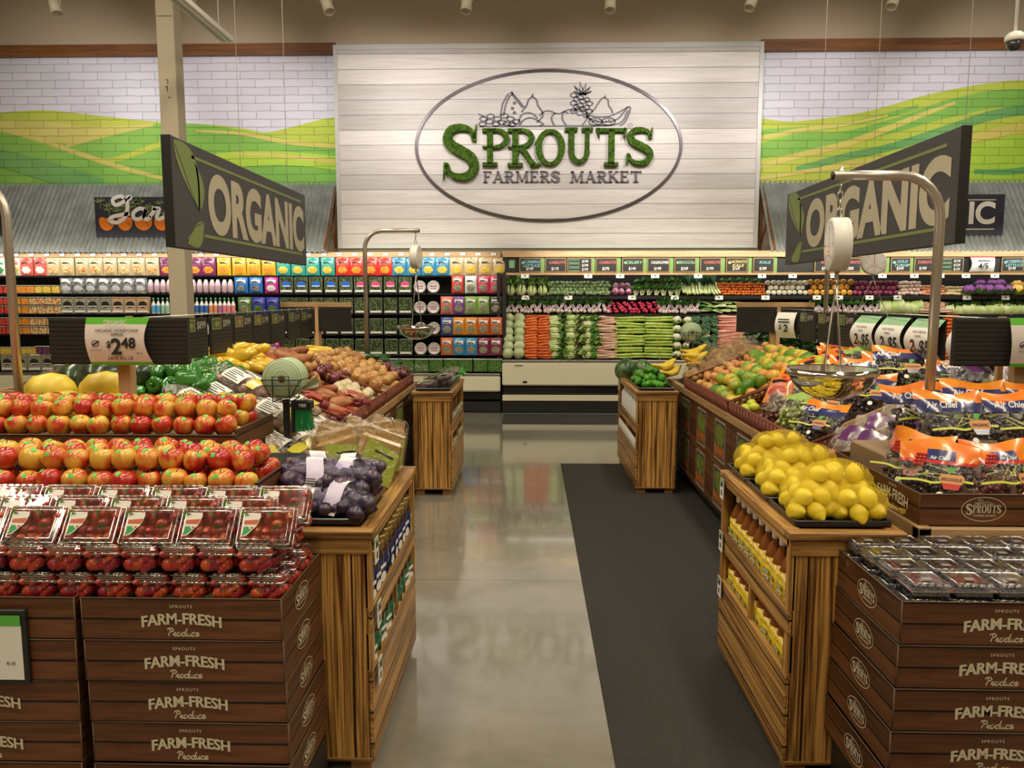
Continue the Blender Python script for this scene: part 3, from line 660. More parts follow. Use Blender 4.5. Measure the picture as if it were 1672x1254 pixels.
one('ceiling_brace', M().tube([(-4.05, 9.2, 5.9), (-3.3, 9.2, 5.2)], .04, 4).tube([(-2.9, 9.2, 5.9), (-3.3, 9.2, 5.2)], .04, 4), col_m, 'cream steel brace beside the top of the square column', 'brace')
# ================================================================ the two refrigerated wall cases
def XP(px, Y=11.4): return at(px, 485, Y=Y).x
led = P('led_strip', (1, 1, 1), .5, emit=((1, .97, .9), 5))
def wall_case(name, x0, x1, label, zl, zb0, zb1, shelves, top):
    t = thing(name, label, 'refrigerated case', ((x0 + x1) / 2, 11.5, 0)); W = x1 - x0; h = W / 2
    M().box(-h, .38, 0, h, .5, top).box(-h, -.28, .02, -h + .05, .4, top - .3).box(h - .05, -.28, .02, h, .4, top - .3).build('back_panel', black, t)
    M().box(-h, -.36, 0.01, h, -.30, .16).build('kick_plate', black, t)
    m = M().box(-h, -.42, zb0, h, -.34, zb1, 0, .02)
    if zb1 - zb0 > .3: m.box(-h, -.36, .17, h, -.33, zb0 - .14, 0, .008)
    m.build('bumper_panel', cream, t)
    M().box(-h, -.37, zb0 - .13, h, -.31, zb0 - .005, 0, .02).build('bumper_rail', black_gloss, t)
    M().tube([(-h, -.40, zl - .025), (h, -.40, zl - .025)], .022, 10).build('lip_rail', P('satin_lip', (.35, .34, .32), .3, .8), t)
    M().box(-h, -.38, zl - .10, h, .4, zl - .045).build('deck', black, t)
    for (z, y0, y1, th) in shelves: M().box(-h + .03, y0, z - th, h - .03, y1, z, 0, .006).build('shelf', black, t)
    return t
lc = wall_case('salad_case', -8.6, XP(818), 'long open refrigerated case packed with bagged salads and fruit tubs', .585, .31, .54, [(z, -.22 + .05 * k, .39, .022) for k, z in enumerate((.83, 1.125, 1.425, 1.725, 1.985))], 2.33)
M().box(-4.08, -.15, 2.262, 4.08, .0, 2.335).build('wood_fascia', pale_oak_x, lc)
M().box(-4.05, .005, 2.275, 4.05, .04, 2.285).build('led_strip', led, lc)
vc = wall_case('vegetable_case', XP(821), 8.6, 'long open refrigerated case of loose vegetables with a cream bumper', .785, .40, .74, [(1.435, -.1, .39, .05), (1.70, -.06, .39, .055)], 2.33)
vh = (8.6 - XP(821)) / 2; vcx = (8.6 + XP(821)) / 2
M().box(-vh, -.20, 2.255, vh, .0, 2.345, 0, .004).box(-vh, -.21, 1.995, vh, -.12, 2.03, 0, .004).build('wood_fascia', pale_oak_x, vc)
M().box(-vh, -.15, 2.03, vh, -.13, 2.255).build('card_backing', P('dark_card_rail', (.02, .02, .018), .6), vc)
pgp = P('pale_green_plastic', (.20, .36, .10), .4)
for px in (886, 968, 1010, 1053, 1096, 1138, 1180, 1224, 1265, 1366, 1407, 1448, 1487): M().box(XP(px - 3, 11.3) - vcx, -.165, 2.03, XP(px + 3, 11.3) - vcx, -.15, 2.255).build('green_divider', pgp, vc)
M().box(-vh + .05, -.03, 2.03, vh - .05, .03, 2.045).build('led_strip', led, vc)
M().box(-vh + 2.3, -.43, .66, -vh + 2.47, -.421, .69).box(-vh + .30, -.425, .44, -vh + .36, -.419, .47).box(-vh + .18, -.425, .69, -vh + .30, -.419, .70).build('case_badge', ink, vc)
for x in (-3.0, 3.2): area('case_lamp', (-4.5 if x < 0 else 3.9, 10.95, 2.40), (R(38), 0, 0), 7.6, .10, 45, (1, .95, .85))

# ---- packages of the salad case
def C3(*a): return tuple(a)
_pm = {}
def pm(c, rough=.28, coat=.3):
    if c not in _pm: _pm[c] = P('print_%02d' % len(_pm), c, rough, coat=coat)
    return _pm[c]
def pouch(w_, h, bag, pic, band, d=.035):
    m = M()
    def fn(u, v):
        x = (u - .5) * w_ * (1 - .06 * math.sin(PI * v)); b = math.sin(PI * u) ** .6 * math.sin(PI * min(v, .93) / .93) ** .7
        return Vector((x, -d * b - .004 - (.004 * mnoise.noise(Vector((u * 7, v * 9, w_ * 40))) if .03 < v < .97 else 0), v * h))
    def mif(u, v):
        if v > .90: return 0
        if ((u - .5) / .34) ** 2 + ((v - .30) / .20) ** 2 < 1: return 1
        if .62 < v < .80 and .12 < u < .88: return 2
        return 0
    m.grid(fn, 14, 16, mif=mif); m.grid(lambda u, v: Vector(((.5 - u) * w_, 0, v * h)), 1, 1)
    m.box(-w_ * .07, -.012, h * .94, w_ * .07, -.006, h * .97, 2)
    for k in range(3): m.box(-w_ * .3, -d - .004, h * (.66 + .04 * k), w_ * (.28 - .1 * k), -d * .9, h * (.675 + .04 * k), 3)
    return m, [bag, pic, band, ink]
leafy = P('packed_leaves', (.012, .030, .010), .35, noise=(34, (.12, .17, .06), .44, .60), coat=.6)
leafy2 = P('packed_bright_greens', (.03, .10, .015), .35, noise=(55, (.14, .28, .07), .42, .62), coat=.6)
rim = P('grey_clear_rim', (.40, .42, .38), .15, coat=.5)
def salad_box(w_, h, inner, lab, strip=True):
    m = M().box(-w_ / 2, -.02, 0, w_ / 2, .06, h, 0, .012)
    e = .010
    for (x0, z0, x1, z1) in ((-w_ / 2, 0, w_ / 2, e), (-w_ / 2, h - e, w_ / 2, h), (-w_ / 2, 0, -w_ / 2 + e, h), (w_ / 2 - e, 0, w_ / 2, h)): m.box(x0 + .004, -.028, z0 + .004, x1 - .004, -.018, z1 - .004, 1, .002)
    if lab is not None: m.mat(tr(0, -.021, h * .55) @ FRONT).flat(arc(0, 0, w_ * .34, h * .20, 0, 360, 14)[:-1], .001, 2).box(-w_ * .3, -.03, .0, w_ * .3, -.018, .0016, 3)
    m.m = Matrix()
    if strip: m.box(-w_ * .42, -.032, h * .08, w_ * .42, -.026, h * .20, 3).box(-w_ * .3, -.036, -.012, w_ * .3, -.03, h * .05, 4)
    return m, [inner, rim, lab or paper, paper, black]
def round_tub(r, lab):
    m = M().at((0, 0, r), (PI / 2, 0, 0)); m.lathe([(0, -.05), (r * .85, -.05), (r, .02), (r, .028), (r * .86, .03), (r * .8, .026), (0, .026)], 18, 0, mis=[0, 0, 1, 1, 1, 2]); m.m = Matrix()
    m.mat(tr(0, -.027, r) @ FRONT).text('SALAD', 0, .0, r * .3, 3, off=.02, z=.001, wid=r * 1.1).box(-r * .5, -r * .3, 0, r * .5, -r * .22, .001, 3)
    m.m = Matrix(); m.box(-r * .8, -.04, -.012, r * .8, -.03, .012, 4)
    return m, [leafy, rim, lab, ink, black]
def tub(w_, h, inner, lid=None):
    m = M().box(-w_ / 2, -.03, 0, w_ / 2, .05, h * .86, 0, .012).box(-w_ / 2 - .003, -.034, h * .86, w_ / 2 + .003, .054, h * .95, 1, .004)
    return m, [inner, lid or rim]
def bottle(h, r, body, cap, lab, fat=False):
    if fat: pr = [(0, 0), (r * .7, 0), (r, h * .15), (r, h * .55), (r * .75, h * .85), (r * .5, h * .9), (r * .5, h)]; ms = [0, 0, 2, 0, 0, 1]
    else: pr = [(0, 0), (r, 0), (r, h * .08), (r, h * .52), (r * .8, h * .62), (r * .36, h * .78), (r * .36, h * .82), (r * .42, h * .82), (r * .42, h), (0, h)]; ms = [0, 0, 2, 0, 0, 0, 1, 1, 1]
    return M().lathe(pr, 12, 0, mis=ms), [body, cap, lab]
fruit = lambda nm, a, b: P(nm, a, .35, noise=(38, b, .42, .56), coat=.5)
F_red = fruit('cut_red_fruit', (.42, .015, .01), (.62, .08, .05)); F_org = fruit('cut_orange_fruit', (.62, .18, .02), (.75, .34, .05)); F_yel = fruit('cut_yellow_fruit', (.62, .38, .02), (.75, .55, .12)); F_mix = fruit('mixed_cut_fruit', (.50, .12, .03), (.72, .62, .30))
F_pk = fruit('cut_purple_fruit', (.06, .02, .06), (.20, .05, .14)); G_mix = fruit('mixed_slaw', (.42, .36, .26), (.20, .22, .14)); G_org = fruit('mixed_veg', (.50, .42, .30), (.55, .25, .08))
silver = P('silver_film', (.50, .52, .55), .2, .6, noise=(30, (.16, .20, .26), .45, .6))
wht = pm((.74, .72, .68)); blk = black
def K(nm, cat, mk): p = Proto(nm, cat); m, ms = mk; p.data = m.mesh(nm, ms); return p
PO = lambda bag, pic, band, w_=.208, h=.262: K('snack_pouch', 'pouch', pouch(w_, h, bag, pic, band))
KIND = {
 'green and white snack pouch': (PO(wht, pm((.05, .26, .09)), pm((.06, .30, .10))), 'pouch'),
 'pale snack pouch': (PO(pm((.60, .54, .40)), pm((.42, .32, .05)), pm((.5, .06, .05))), 'pouch'),
 'red and white snack pouch': (PO(pm((.60, .10, .08)), wht, pm((.55, .05, .04)), .19), 'pouch'),
 'tan snack pouch': (PO(pm((.50, .40, .22)), F_mix, pm((.60, .52, .36))), 'pouch'),
 'purple snack pouch': (PO(pm((.19, .025, .10)), F_org, pm((.24, .04, .14))), 'pouch'),
 'yellow snack pouch': (PO(pm((.62, .36, .02)), F_org, pm((.70, .48, .08))), 'pouch'),
 'teal snack pouch': (PO(pm((.03, .30, .25)), F_yel, pm((.05, .36, .30))), 'pouch'),
 'red snack pouch': (PO(pm((.56, .03, .02)), F_org, pm((.62, .06, .03))), 'pouch'),
 'blue snack pouch': (PO(pm((.04, .22, .38)), F_yel, pm((.08, .28, .44))), 'pouch'),
 'kraft snack pouch': (PO(pm((.52, .38, .20)), F_yel, pm((.44, .34, .18))), 'pouch'),
}
SB = lambda inner, lab, w_=.192, h=.235: K('salad_box', 'salad box', salad_box(w_, h, inner, lab))
KIND.update({
 'silver salad bag': (PO(silver, pm((.60, .62, .66)), wht, .19, .225), 'bag'),
 'bright blue salad bag': (PO(pm((.02, .16, .50)), silver, wht, .20, .235), 'bag'),
 'magenta salad bag': (PO(pm((.48, .03, .26)), wht, wht, .20, .235), 'bag'),
 'pale green salad bag': (PO(leafy2, G_mix, pm((.55, .62, .50)), .20, .245), 'bag'),
 'navy salad bag': (PO(pm((.03, .04, .30)), leafy2, pm((.10, .12, .44)), .20, .245), 'bag'),
 'salad box with blue label': (SB(leafy, pm((.03, .13, .50))), 'salad box'),
 'salad box with pink label': (SB(leafy, pm((.60, .08, .20))), 'salad box'),
 'plain salad box': (SB(leafy, None), 'salad box'),
 'slaw box': (SB(G_mix, blk, .185, .245), 'salad box'),
 'carrot slaw box': (SB(G_org, blk, .185, .245), 'salad box'),
 'round salad tub': (K('salad_tub', 'salad tub', round_tub(.092, pm((.70, .55, .58)))), 'salad tub'),
 'square tub of bright greens': (K('salad_tub', 'salad tub', tub(.205, .205, leafy2)), 'salad tub'),
 'fruit tub of red melon': (K('fruit_tub', 'fruit tub', tub(.115, .125, F_red)), 'fruit tub'),
 'fruit tub of orange melon': (K('fruit_tub', 'fruit tub', tub(.115, .125, F_org)), 'fruit tub'),
 'fruit tub of yellow pineapple': (K('fruit_tub', 'fruit tub', tub(.115, .125, F_yel)), 'fruit tub'),
 'mixed fruit tub': (K('fruit_tub', 'fruit tub', tub(.118, .125, F_mix)), 'fruit tub'),
 'flat tub of yellow fruit': (K('fruit_tub', 'fruit tub', tub(.20, .115, F_yel)), 'fruit tub'),
 'flat tub of purple fruit': (K('fruit_tub', 'fruit tub', tub(.105, .13, F_pk)), 'fruit tub'),
 'snack tray': (K('snack_tray', 'tray', tub(.18, .10, G_mix, wht)), 'tray'),
 'pale dip bottle': (K('dressing_bottle', 'bottle', bottle(.20, .043, pm((.60, .46, .50)), wht, pm((.52, .36, .42)), True)), 'bottle'),
})
for nm, c in (('blue', (.10, .36, .56)), ('navy', (.05, .14, .42)), ('orange', (.68, .26, .10)), ('violet', (.36, .14, .34)), ('pink', (.66, .20, .24)), ('mint', (.30, .50, .34))):
    KIND[nm + ' dressing bottle'] = (K('dressing_bottle', 'bottle', bottle(.235, .031, wht, pm((.05, .32, .12)), pm(c))), 'bottle')
for nm, c in (('dark', (.03, .025, .02)), ('white', (.62, .56, .54)), ('salmon', (.62, .24, .17))):
    KIND['small %s drink bottle' % nm] = (K('drink_bottle', 'bottle', bottle(.17, .035, pm(c), pm((.12, .14, .28)), pm(tuple(x * .6 + .2 for x in c)))), 'bottle')
for nm, c in (('scarlet', (.60, .06, .05)), ('white and teal', (.60, .64, .60)), ('rose', (.62, .06, .14)), ('coral', (.66, .16, .12)), ('violet', (.20, .06, .32)), ('lime', (.24, .42, .10)), ('charcoal', (.05, .05, .055)), ('indigo', (.05, .08, .30)), ('amber', (.70, .27, .02)), ('rust', (.58, .13, .03)), ('azure', (.03, .24, .50)), ('maroon', (.22, .02, .07))):
    KIND[nm + ' salad kit bag'] = (PO(pm(c), G_mix, wht, .178, .255), 'salad kit')
ROWN = ['top', 'second', 'third', 'fourth', 'fifth', 'bottom']
ROWZ = [1.995, 1.735, 1.435, 1.135, .84, .595]; ROWY = [11.36, 11.30, 11.25, 11.2, 11.16, 11.14]
RUNS = {0: [('green and white snack pouch', -9, 15, 1), ('pale snack pouch', 15, 37, 1), ('red and white snack pouch', 37, 79, 2), ('tan snack pouch', 79, 263, 8), ('purple snack pouch', 263, 355, 4), ('yellow snack pouch', 356, 452, 4), ('teal snack pouch', 452, 548, 4), ('red snack pouch', 549, 641, 4), ('blue snack pouch', 641, 735, 4), ('kraft snack pouch', 735, 828, 4)],
 1: [('fruit tub of red melon', -8, 20, 2), ('fruit tub of orange melon', 20, 58, 3), ('fruit tub of yellow pineapple', 58, 99, 3), ('silver salad bag', 99, 241, 7), ('pale dip bottle', 242, 382, 14), ('bright blue salad bag', 383, 430, 2), ('magenta salad bag', 431, 456, 1), ('salad box with blue label', 456, 578, 5), ('salad box with pink label', 578, 674, 4), ('round salad tub', 675, 719, 2), ('scarlet salad kit bag', 737, 758, 1), ('white and teal salad kit bag', 758, 779, 1), ('rose salad kit bag', 779, 820, 2)],
 2: [('fruit tub of red melon', -8, 20, 2), ('fruit tub of orange melon', 20, 47, 2), ('mixed fruit tub', 47, 100, 4), ('slaw box', 100, 182, 4), ('carrot slaw box', 182, 244, 3), ('blue dressing bottle', 246, 261, 2), ('mint dressing bottle', 261, 276, 2), ('navy dressing bottle', 310, 340, 4), ('orange dressing bottle', 340, 355, 2), ('violet dressing bottle', 355, 362, 1), ('pink dressing bottle', 362, 384, 3), ('pale green salad bag', 387, 411, 1), ('navy salad bag', 411, 456, 2), ('plain salad box', 456, 674, 9), ('round salad tub', 675, 719, 2), ('coral salad kit bag', 719, 739, 1), ('violet salad kit bag', 739, 759, 1), ('lime salad kit bag', 759, 799, 2), ('charcoal salad kit bag', 799, 820, 1)],
 3: [('fruit tub of red melon', -8, 20, 2), ('fruit tub of orange melon', 20, 47, 2), ('mixed fruit tub', 47, 100, 4), ('slaw box', 100, 244, 7), ('small dark drink bottle', 246, 276, 4), ('small white drink bottle', 310, 340, 4), ('small salmon drink bottle', 340, 384, 5), ('pale green salad bag', 386, 456, 3), ('plain salad box', 456, 674, 9), ('round salad tub', 675, 719, 2), ('indigo salad kit bag', 719, 739, 1), ('amber salad kit bag', 739, 779, 2), ('rust salad kit bag', 779, 820, 2)],
 4: [('flat tub of yellow fruit', -6, 52, 3), ('flat tub of purple fruit', 52, 76, 2), ('carrot slaw box', 78, 244, 7), ('small salmon drink bottle', 310, 384, 8), ('amber salad kit bag', 386, 406, 1), ('magenta salad bag', 408, 456, 2), ('plain salad box', 456, 674, 9), ('round salad tub', 675, 719, 2), ('rust salad kit bag', 719, 739, 1), ('azure salad kit bag', 739, 779, 2), ('maroon salad kit bag', 779, 820, 2)],
 5: [('slaw box', -6, 82, 4), ('snack tray', 82, 234, 7), ('salad box with blue label', 310, 577, 11), ('square tub of bright greens', 578, 820, 10)]}
for r, runs in RUNS.items():
    for (nm, a, b, n) in runs:
        p, cat = KIND[nm]; p.cat = cat; left = (a + b) / 2 < 285
        for i in range(n):
            px = a + (b - a) * (i + .5) / n; k = n - 1 - i if left else i
            for tier in ((0, 1) if r in (2, 3) and 'fruit' in nm else (0,)):
                lab = ('%s %s from the cream column, %s%s row' % (ordn(k), nm, 'upper tier of ' if tier else '', ROWN[r] + ('' if tier else ' salad case'))) if n > 1 else '%s in the %s row of the salad case' % (nm, ROWN[r])
                p.put((XP(px, ROWY[r]) + rnd.uniform(-.004, .004), ROWY[r] + rnd.uniform(0, .012), ROWZ[r] + tier * .128), (0, 0, rnd.uniform(-.04, .04)), 1, lab, '%s, %s row' % (nm, ROWN[r]))
tagp = K('price_tag', 'price tag', (lambda m: (m, [paper, ink]))(M().box(-.035, 0, -.018, .035, .006, .018, 0).box(-.02, -.001, -.003, .02, 0, .004, 1)))
for i in range(33): tagp.put((XP(6 + i * 25, 11.34), 11.335, 2.30), (0, 0, 0), 1, 'small white price tag, %s along the wood rail above the snack pouches' % ordn(i), 'tags above the pouches')

# ---- vegetables
def leaf(m, base, d, l, w_, mi=0, curl=.25, side=None):
    d = Vector(d).normalized(); s_ = (Vector(side) if side else d.orthogonal()); s_ = (s_ - d * s_.dot(d)).normalized(); n = d.cross(s_); b = Vector(base)
    a = b + d * l * .5 + n * l * curl * .3; t = b + d * l - n * l * curl * .3
    m.add([b, a + s_ * w_ / 2 - n * w_ * .12, a, a - s_ * w_ / 2 - n * w_ * .12, t], [(0, 1, 2), (0, 2, 3), (1, 4, 2), (2, 4, 3)], mi, True)
def rv(k=1.): return Vector((rnd.uniform(-1, 1), rnd.uniform(-1, 1), rnd.uniform(-1, 1))) * k
def tuft(m, c, r, n, l, w_, up=.6, mi=0, mis=None):
    c = Vector(c)
    for _ in range(n):
        d = rv().normalized(); p = Vector((d.x * r[0], d.y * r[1], abs(d.z) * r[2] if up > 0 else d.z * r[2])) * rnd.uniform(.35, 1)
        leaf(m, c + p * .8, d + Vector((0, -.2, up)), l * rnd.uniform(.7, 1.2), w_ * rnd.uniform(.7, 1.2), rnd.choice(mis) if mis else mi)
GR = [P('dark_leaf', (.020, .070, .012), .5, noise=(14, (.045, .13, .02), .4, .6)), P('mid_leaf', (.05, .16, .02), .5, noise=(14, (.09, .24, .035), .4, .6)), P('light_leaf', (.20, .36, .05), .45, noise=(12, (.32, .46, .10), .4, .6)),
      P('pale_stalk', (.40, .50, .16), .4, noise=(9, (.58, .62, .34), .4, .6)), P('purple_leaf', (.08, .02, .025), .5, noise=(14, (.05, .08, .02), .4, .6)), P('blue_green_leaf', (.03, .10, .06), .55, noise=(14, (.08, .17, .10), .4, .6))]
def vp(nm, cat, m, ms): p = Proto(nm, cat); p.data = m.mesh(nm, ms); return p
m = M(); m.ell((0, 0, 0), (.088, .085, .083), 16, 12, 0, .08, 2.2)
cabb = vp('cabbage', 'cabbage', m, P('cabbage_skin', (.34, .44, .20), .5, noise=(9, (.55, .60, .36), .38, .6), bump=(12, .5), var=.2))
carrot_m = P('carrot_skin', (.74, .17, .025), .45, noise=(16, (.62, .11, .015), .4, .6), var=.25)
m = M()
for k in range(6):
    y = -.04 + .02 * (k % 3) + rnd.uniform(-.006, .006); z = .014 + .022 * (k // 3); s_ = 1 if k % 2 else -1; x0 = -.088 * s_
    m.tube([(x0, y, z), (x0 + .02 * s_, y, z), (x0 + .13 * s_, y + .004, z + rnd.uniform(-.005, .005)), (x0 + .175 * s_, y, z)], [.006, .0155, .010, .002], 8)
carb = vp('carrot_bunch', 'carrots', m, carrot_m)
def lettuce(mis, red=False):
    m = M()
    for k in range(10):
        a = k / 10 * 2 * PI; m.tube([(-.15, .035 * math.cos(a), .05 + .035 * math.sin(a)), (-.05, .05 * math.cos(a), .05 + .045 * math.sin(a)), (.03, .045 * math.cos(a), .05 + .04 * math.sin(a))], [.016, .02, .006], 5, 3)
    for k in range(46):
        a = rnd.random() * 2 * PI; x = rnd.uniform(-.07, .12); leaf(m, (x, .045 * math.cos(a), .05 + .045 * math.sin(a)), (1, .5 * math.cos(a), .5 * math.sin(a)), .10, .07, rnd.choice(mis), .3, (0, -math.sin(a), math.cos(a)))
    return m
rom = vp('romaine_lettuce', 'lettuce', lettuce([1, 2, 2, 1]), GR); redl = vp('red_leaf_lettuce', 'lettuce', lettuce([2, 4, 4, 4]), GR); grl = vp('green_leaf_lettuce', 'lettuce', lettuce([1, 1, 2, 0]), GR)
m = M()
for k in range(8):
    y = -.05 + .03 * (k % 4); z = .022 + .034 * (k // 4); h = rnd.uniform(-.006, .006)
    m.tube([(-.20, y, z + h), (-.05, y, z), (.09, y, z + .003), (.20, y * 1.15, z + h)], [.015, .019, .020, .017], 6, 0)
for k in range(14): leaf(m, (-.17, rnd.uniform(-.05, .05), rnd.uniform(.02, .07)), (-1, rnd.uniform(-.5, .2), rnd.uniform(-.2, .5)), .07, .04, 1)
m.tube([(.03, -.075, .0), (.03, -.075, .075), (.03, .06, .078), (.03, .06, .0)], .005, 4, 2, True)
cel = vp('celery_bunch', 'celery', m, [P('celery_stalk', (.34, .48, .06), .4, noise=(10, (.50, .62, .16), .4, .65), var=.12), GR[1], pm((.62, .50, .06))])
m = M()
for k in range(9): sg = 1 if k % 2 else -1; z = .018 + .026 * (k // 5); m.tube([(-.145 * sg, -.06 + .022 * (k % 5), z), (-.09 * sg, -.06 + .022 * (k % 5), z), (.14 * sg, -.06 + .022 * (k % 5) + rnd.uniform(-.008, .008), z)], [.010, .019, .009], 7)
pars = vp('parsnip_bunch', 'parsnips', m, P('parsnip_skin', (.58, .34, .24), .5, noise=(12, (.64, .44, .32), .4, .6), coat=.5, var=.15)); m2 = m
pinkb = vp('pink_root_bunch', 'roots', m2, P('pink_root_skin', (.66, .25, .20), .45, noise=(12, (.70, .36, .28), .4, .6), coat=.4, var=.15))
m = M(); m.ell((0, 0, .07), (.08, .075, .068), 16, 12, 0, .22, 5.)
for k in range(9): a = k / 9 * 6.28; leaf(m, (.03 * math.cos(a), .03 * math.sin(a), .01), (math.cos(a), math.sin(a), .75), .13, .08, 1, -.3, (-math.sin(a), math.cos(a), 0))
caul = vp('cauliflower', 'cauliflower', m, [P('cauliflower_curd', (.62, .58, .42), .6, bump=(60, .8), noise=(40, (.72, .70, .56), .4, .6)), GR[2]])
pcaul = vp('purple_cauliflower', 'cauliflower', m, [P('purple_curd', (.16, .03, .20), .6, bump=(60, .8), noise=(40, (.26, .07, .30), .4, .6)), GR[1]])
ocaul = vp('orange_cauliflower', 'cauliflower', m, [P('orange_curd', (.68, .36, .05), .6, bump=(60, .8), noise=(40, (.76, .48, .12), .4, .6)), GR[2]])
m = M(); m.tube([(0, .02, -.05), (0, 0, .03)], [.025, .035], 8, 1)
for k in range(16): a = rnd.random() * 6.28; q = rnd.random() ** .5 * .055; m.ell((q * math.cos(a), q * math.sin(a), .05 + .03 * (1 - q / .055)), (.03, .03, .028), 8, 6, 0, .25, 6.)
broc = vp('broccoli_head', 'broccoli', m, [P('broccoli_floret', (.03, .09, .03), .7, bump=(90, 1.), noise=(60, (.07, .16, .06), .4, .6)), GR[2]])
m = M(); tuft(m, (0, 0, .02), (.10, .06, .08), 70, .07, .05, .5, mis=[0, 0, 1, 5]); kale = vp('kale_bunch', 'kale', m, GR)
m = M(); tuft(m, (0, 0, .08), (.085, .06, .09), 95, .045, .032, .6, mis=[0, 1, 1])
for k in range(8): m.tube([(rnd.uniform(-.03, .03), -.03, .0), (rnd.uniform(-.06, .06), -.01, .09)], .004, 4, 3)
herb = vp('herb_bunch', 'herbs', m, GR)
m = M(); tuft(m, (0, .02, .11), (.075, .05, .07), 60, .05, .035, .6, mis=[0, 1, 1])
for k in range(7): m.tube([(rnd.uniform(-.03, .03), -.03 + rnd.uniform(-.01, .01), .01), (rnd.uniform(-.06, .06), 0, .12)], [.008, .003], 5, 6)
m.ell((-.02, -.045, .03), (.022, .022, .022), 8, 6, 6).ell((.025, -.045, .025), (.022, .022, .02), 8, 6, 6)
green_b = vp('turnip_bunch', 'turnips', m, GR + [P('white_pink_root', (.62, .50, .50), .4)])
m = M()
for k in range(6):
    a = k / 6 * 6.28; m.tube([(.02 * math.cos(a), .02 * math.sin(a), 0), (.045 * math.cos(a), .035 * math.sin(a), .05), (.035 * math.cos(a), .03 * math.sin(a), .12)], [.018, .02, .009], 6, 3)
tuft(m, (0, 0, .13), (.07, .05, .06), 32, .08, .055, .7, mis=[1, 2, 2]); bok = vp('bok_choy', 'bok choy', m, GR)
m = M()
for k in range(7): m.tube([(-.06 + .02 * k, -.04, .0), (-.06 + .02 * k, -.03, .09), (-.055 + .02 * k, 0, .15)], [.014, .013, .008], 6, 3)
for k in range(18): leaf(m, (rnd.uniform(-.06, .06), -.01, .12), (rnd.uniform(-.2, .2), .1, 1), .09, .03, rnd.choice([1, 2]))
napa = vp('white_stem_greens', 'greens', m, GR)
m = M().ell((0, 0, .03), (.034, .034, .036), 10, 8, 0)
for k in range(14): a = rnd.random() * 6.28; z = rnd.uniform(.0, .055); leaf(m, (.028 * math.cos(a), .028 * math.sin(a), z), (math.cos(a), math.sin(a), .9), .03, .028, rnd.choice([0, 1]), -.3)
arti = vp('artichoke', 'artichoke', m, [P('artichoke_bract', (.12, .20, .09), .5, noise=(20, (.24, .32, .17), .4, .6)), GR[2]])
m = M().ell((0, 0, .05), (.052, .05, .052), 12, 8, 0, .1, 3.); [m.tube([(.05 * math.cos(a), .05 * math.sin(a), .05), (.035 * math.cos(a), .035 * math.sin(a), .09), (0, 0, .104)], .004, 4, 1) for a in (3.4, 4.2, 5.0, 5.8)]
radi = vp('radicchio', 'radicchio', m, [P('radicchio_leaf', (.22, .03, .10), .4, noise=(10, (.45, .22, .32), .45, .6)), pm((.66, .56, .56))])
m = M()
for k in range(3): m.tube([(-.03 + .03 * k, -.07, .02), (-.03 + .03 * k, 0, .06), (-.02 + .03 * k, .06, .12)], [.013, .013, .015], 6, 3)
for k in range(16): leaf(m, (rnd.uniform(-.03, .03), .0 + rnd.uniform(0, .05), .08 + rnd.uniform(0, .05)), (rnd.uniform(-.5, .5), .5, 1), .13, .03, rnd.choice([5, 0, 5]))
leek = vp('leek_bunch', 'leeks', m, GR)
m = M()
for k in range(7): m.tube([(.10, -.05 + .012 * k, .012 + .01 * (k % 3)), (.02, -.04 + .01 * k, .02 + .01 * (k % 3)), (-.05, -.03 + .008 * k, .03)], [.010, .005, .005], 5, [3, 2, 1][0])
for k in range(26): leaf(m, (rnd.uniform(-.06, .02), rnd.uniform(-.04, .04), .03), (-1, rnd.uniform(-.4, .4), rnd.uniform(-.1, .4)), .11, .014, 1)
scal = vp('green_onion_bunch', 'green onions', m, GR)
def roots(nm, cat, mat_, r, l):
    return vp(nm, cat, M().tube([(0, -.0, 0), (0, .01, 0), (0, l * .5, .0), (0, l, .0)], [r * .72, r, r * .95, r * .5], 12), mat_)
root = lambda n, a, b: P(n, a, .4, noise=(20, b, .42, .6), var=.25)
cend = roots('carrot', 'carrot', P('carrot_skin_bright', (.76, .20, .02), .42, noise=(20, (.64, .13, .015), .42, .6), var=.2), .0165, .14)
daik = roots('white_radish', 'radish', root('white_root_skin', (.70, .68, .56), (.60, .58, .42)), .036, .14)
gbeet = roots('golden_beet', 'beet', root('golden_root_skin', (.66, .34, .04), (.52, .22, .03)), .042, .10)
rbeet = roots('red_beet', 'beet', root('red_root_skin', (.26, .03, .10), (.14, .02, .05)), .035, .12)
garl = roots('white_root', 'root', root('creamy_root_skin', (.68, .54, .44), (.60, .42, .34)), .026, .12)
yroot = roots('yellow_root', 'root', root('yellow_root_skin', (.66, .56, .30), (.58, .48, .24)), .022, .14)
pkrt = roots('salmon_root', 'root', root('salmon_root_skin', (.62, .27, .16), (.54, .22, .12)), .020, .14)
m = M()
for k in range(12): m.ell((rnd.uniform(-.06, .06), rnd.uniform(-.05, .03), .02 + rnd.random() * .06), (.018, .018, .02), 8, 6, 0)
rads = vp('radish_bunch', 'radishes', m, P('radish_skin', (.40, .012, .05), .3, noise=(10, (.55, .03, .10), .4, .6), coat=.4, var=.2))
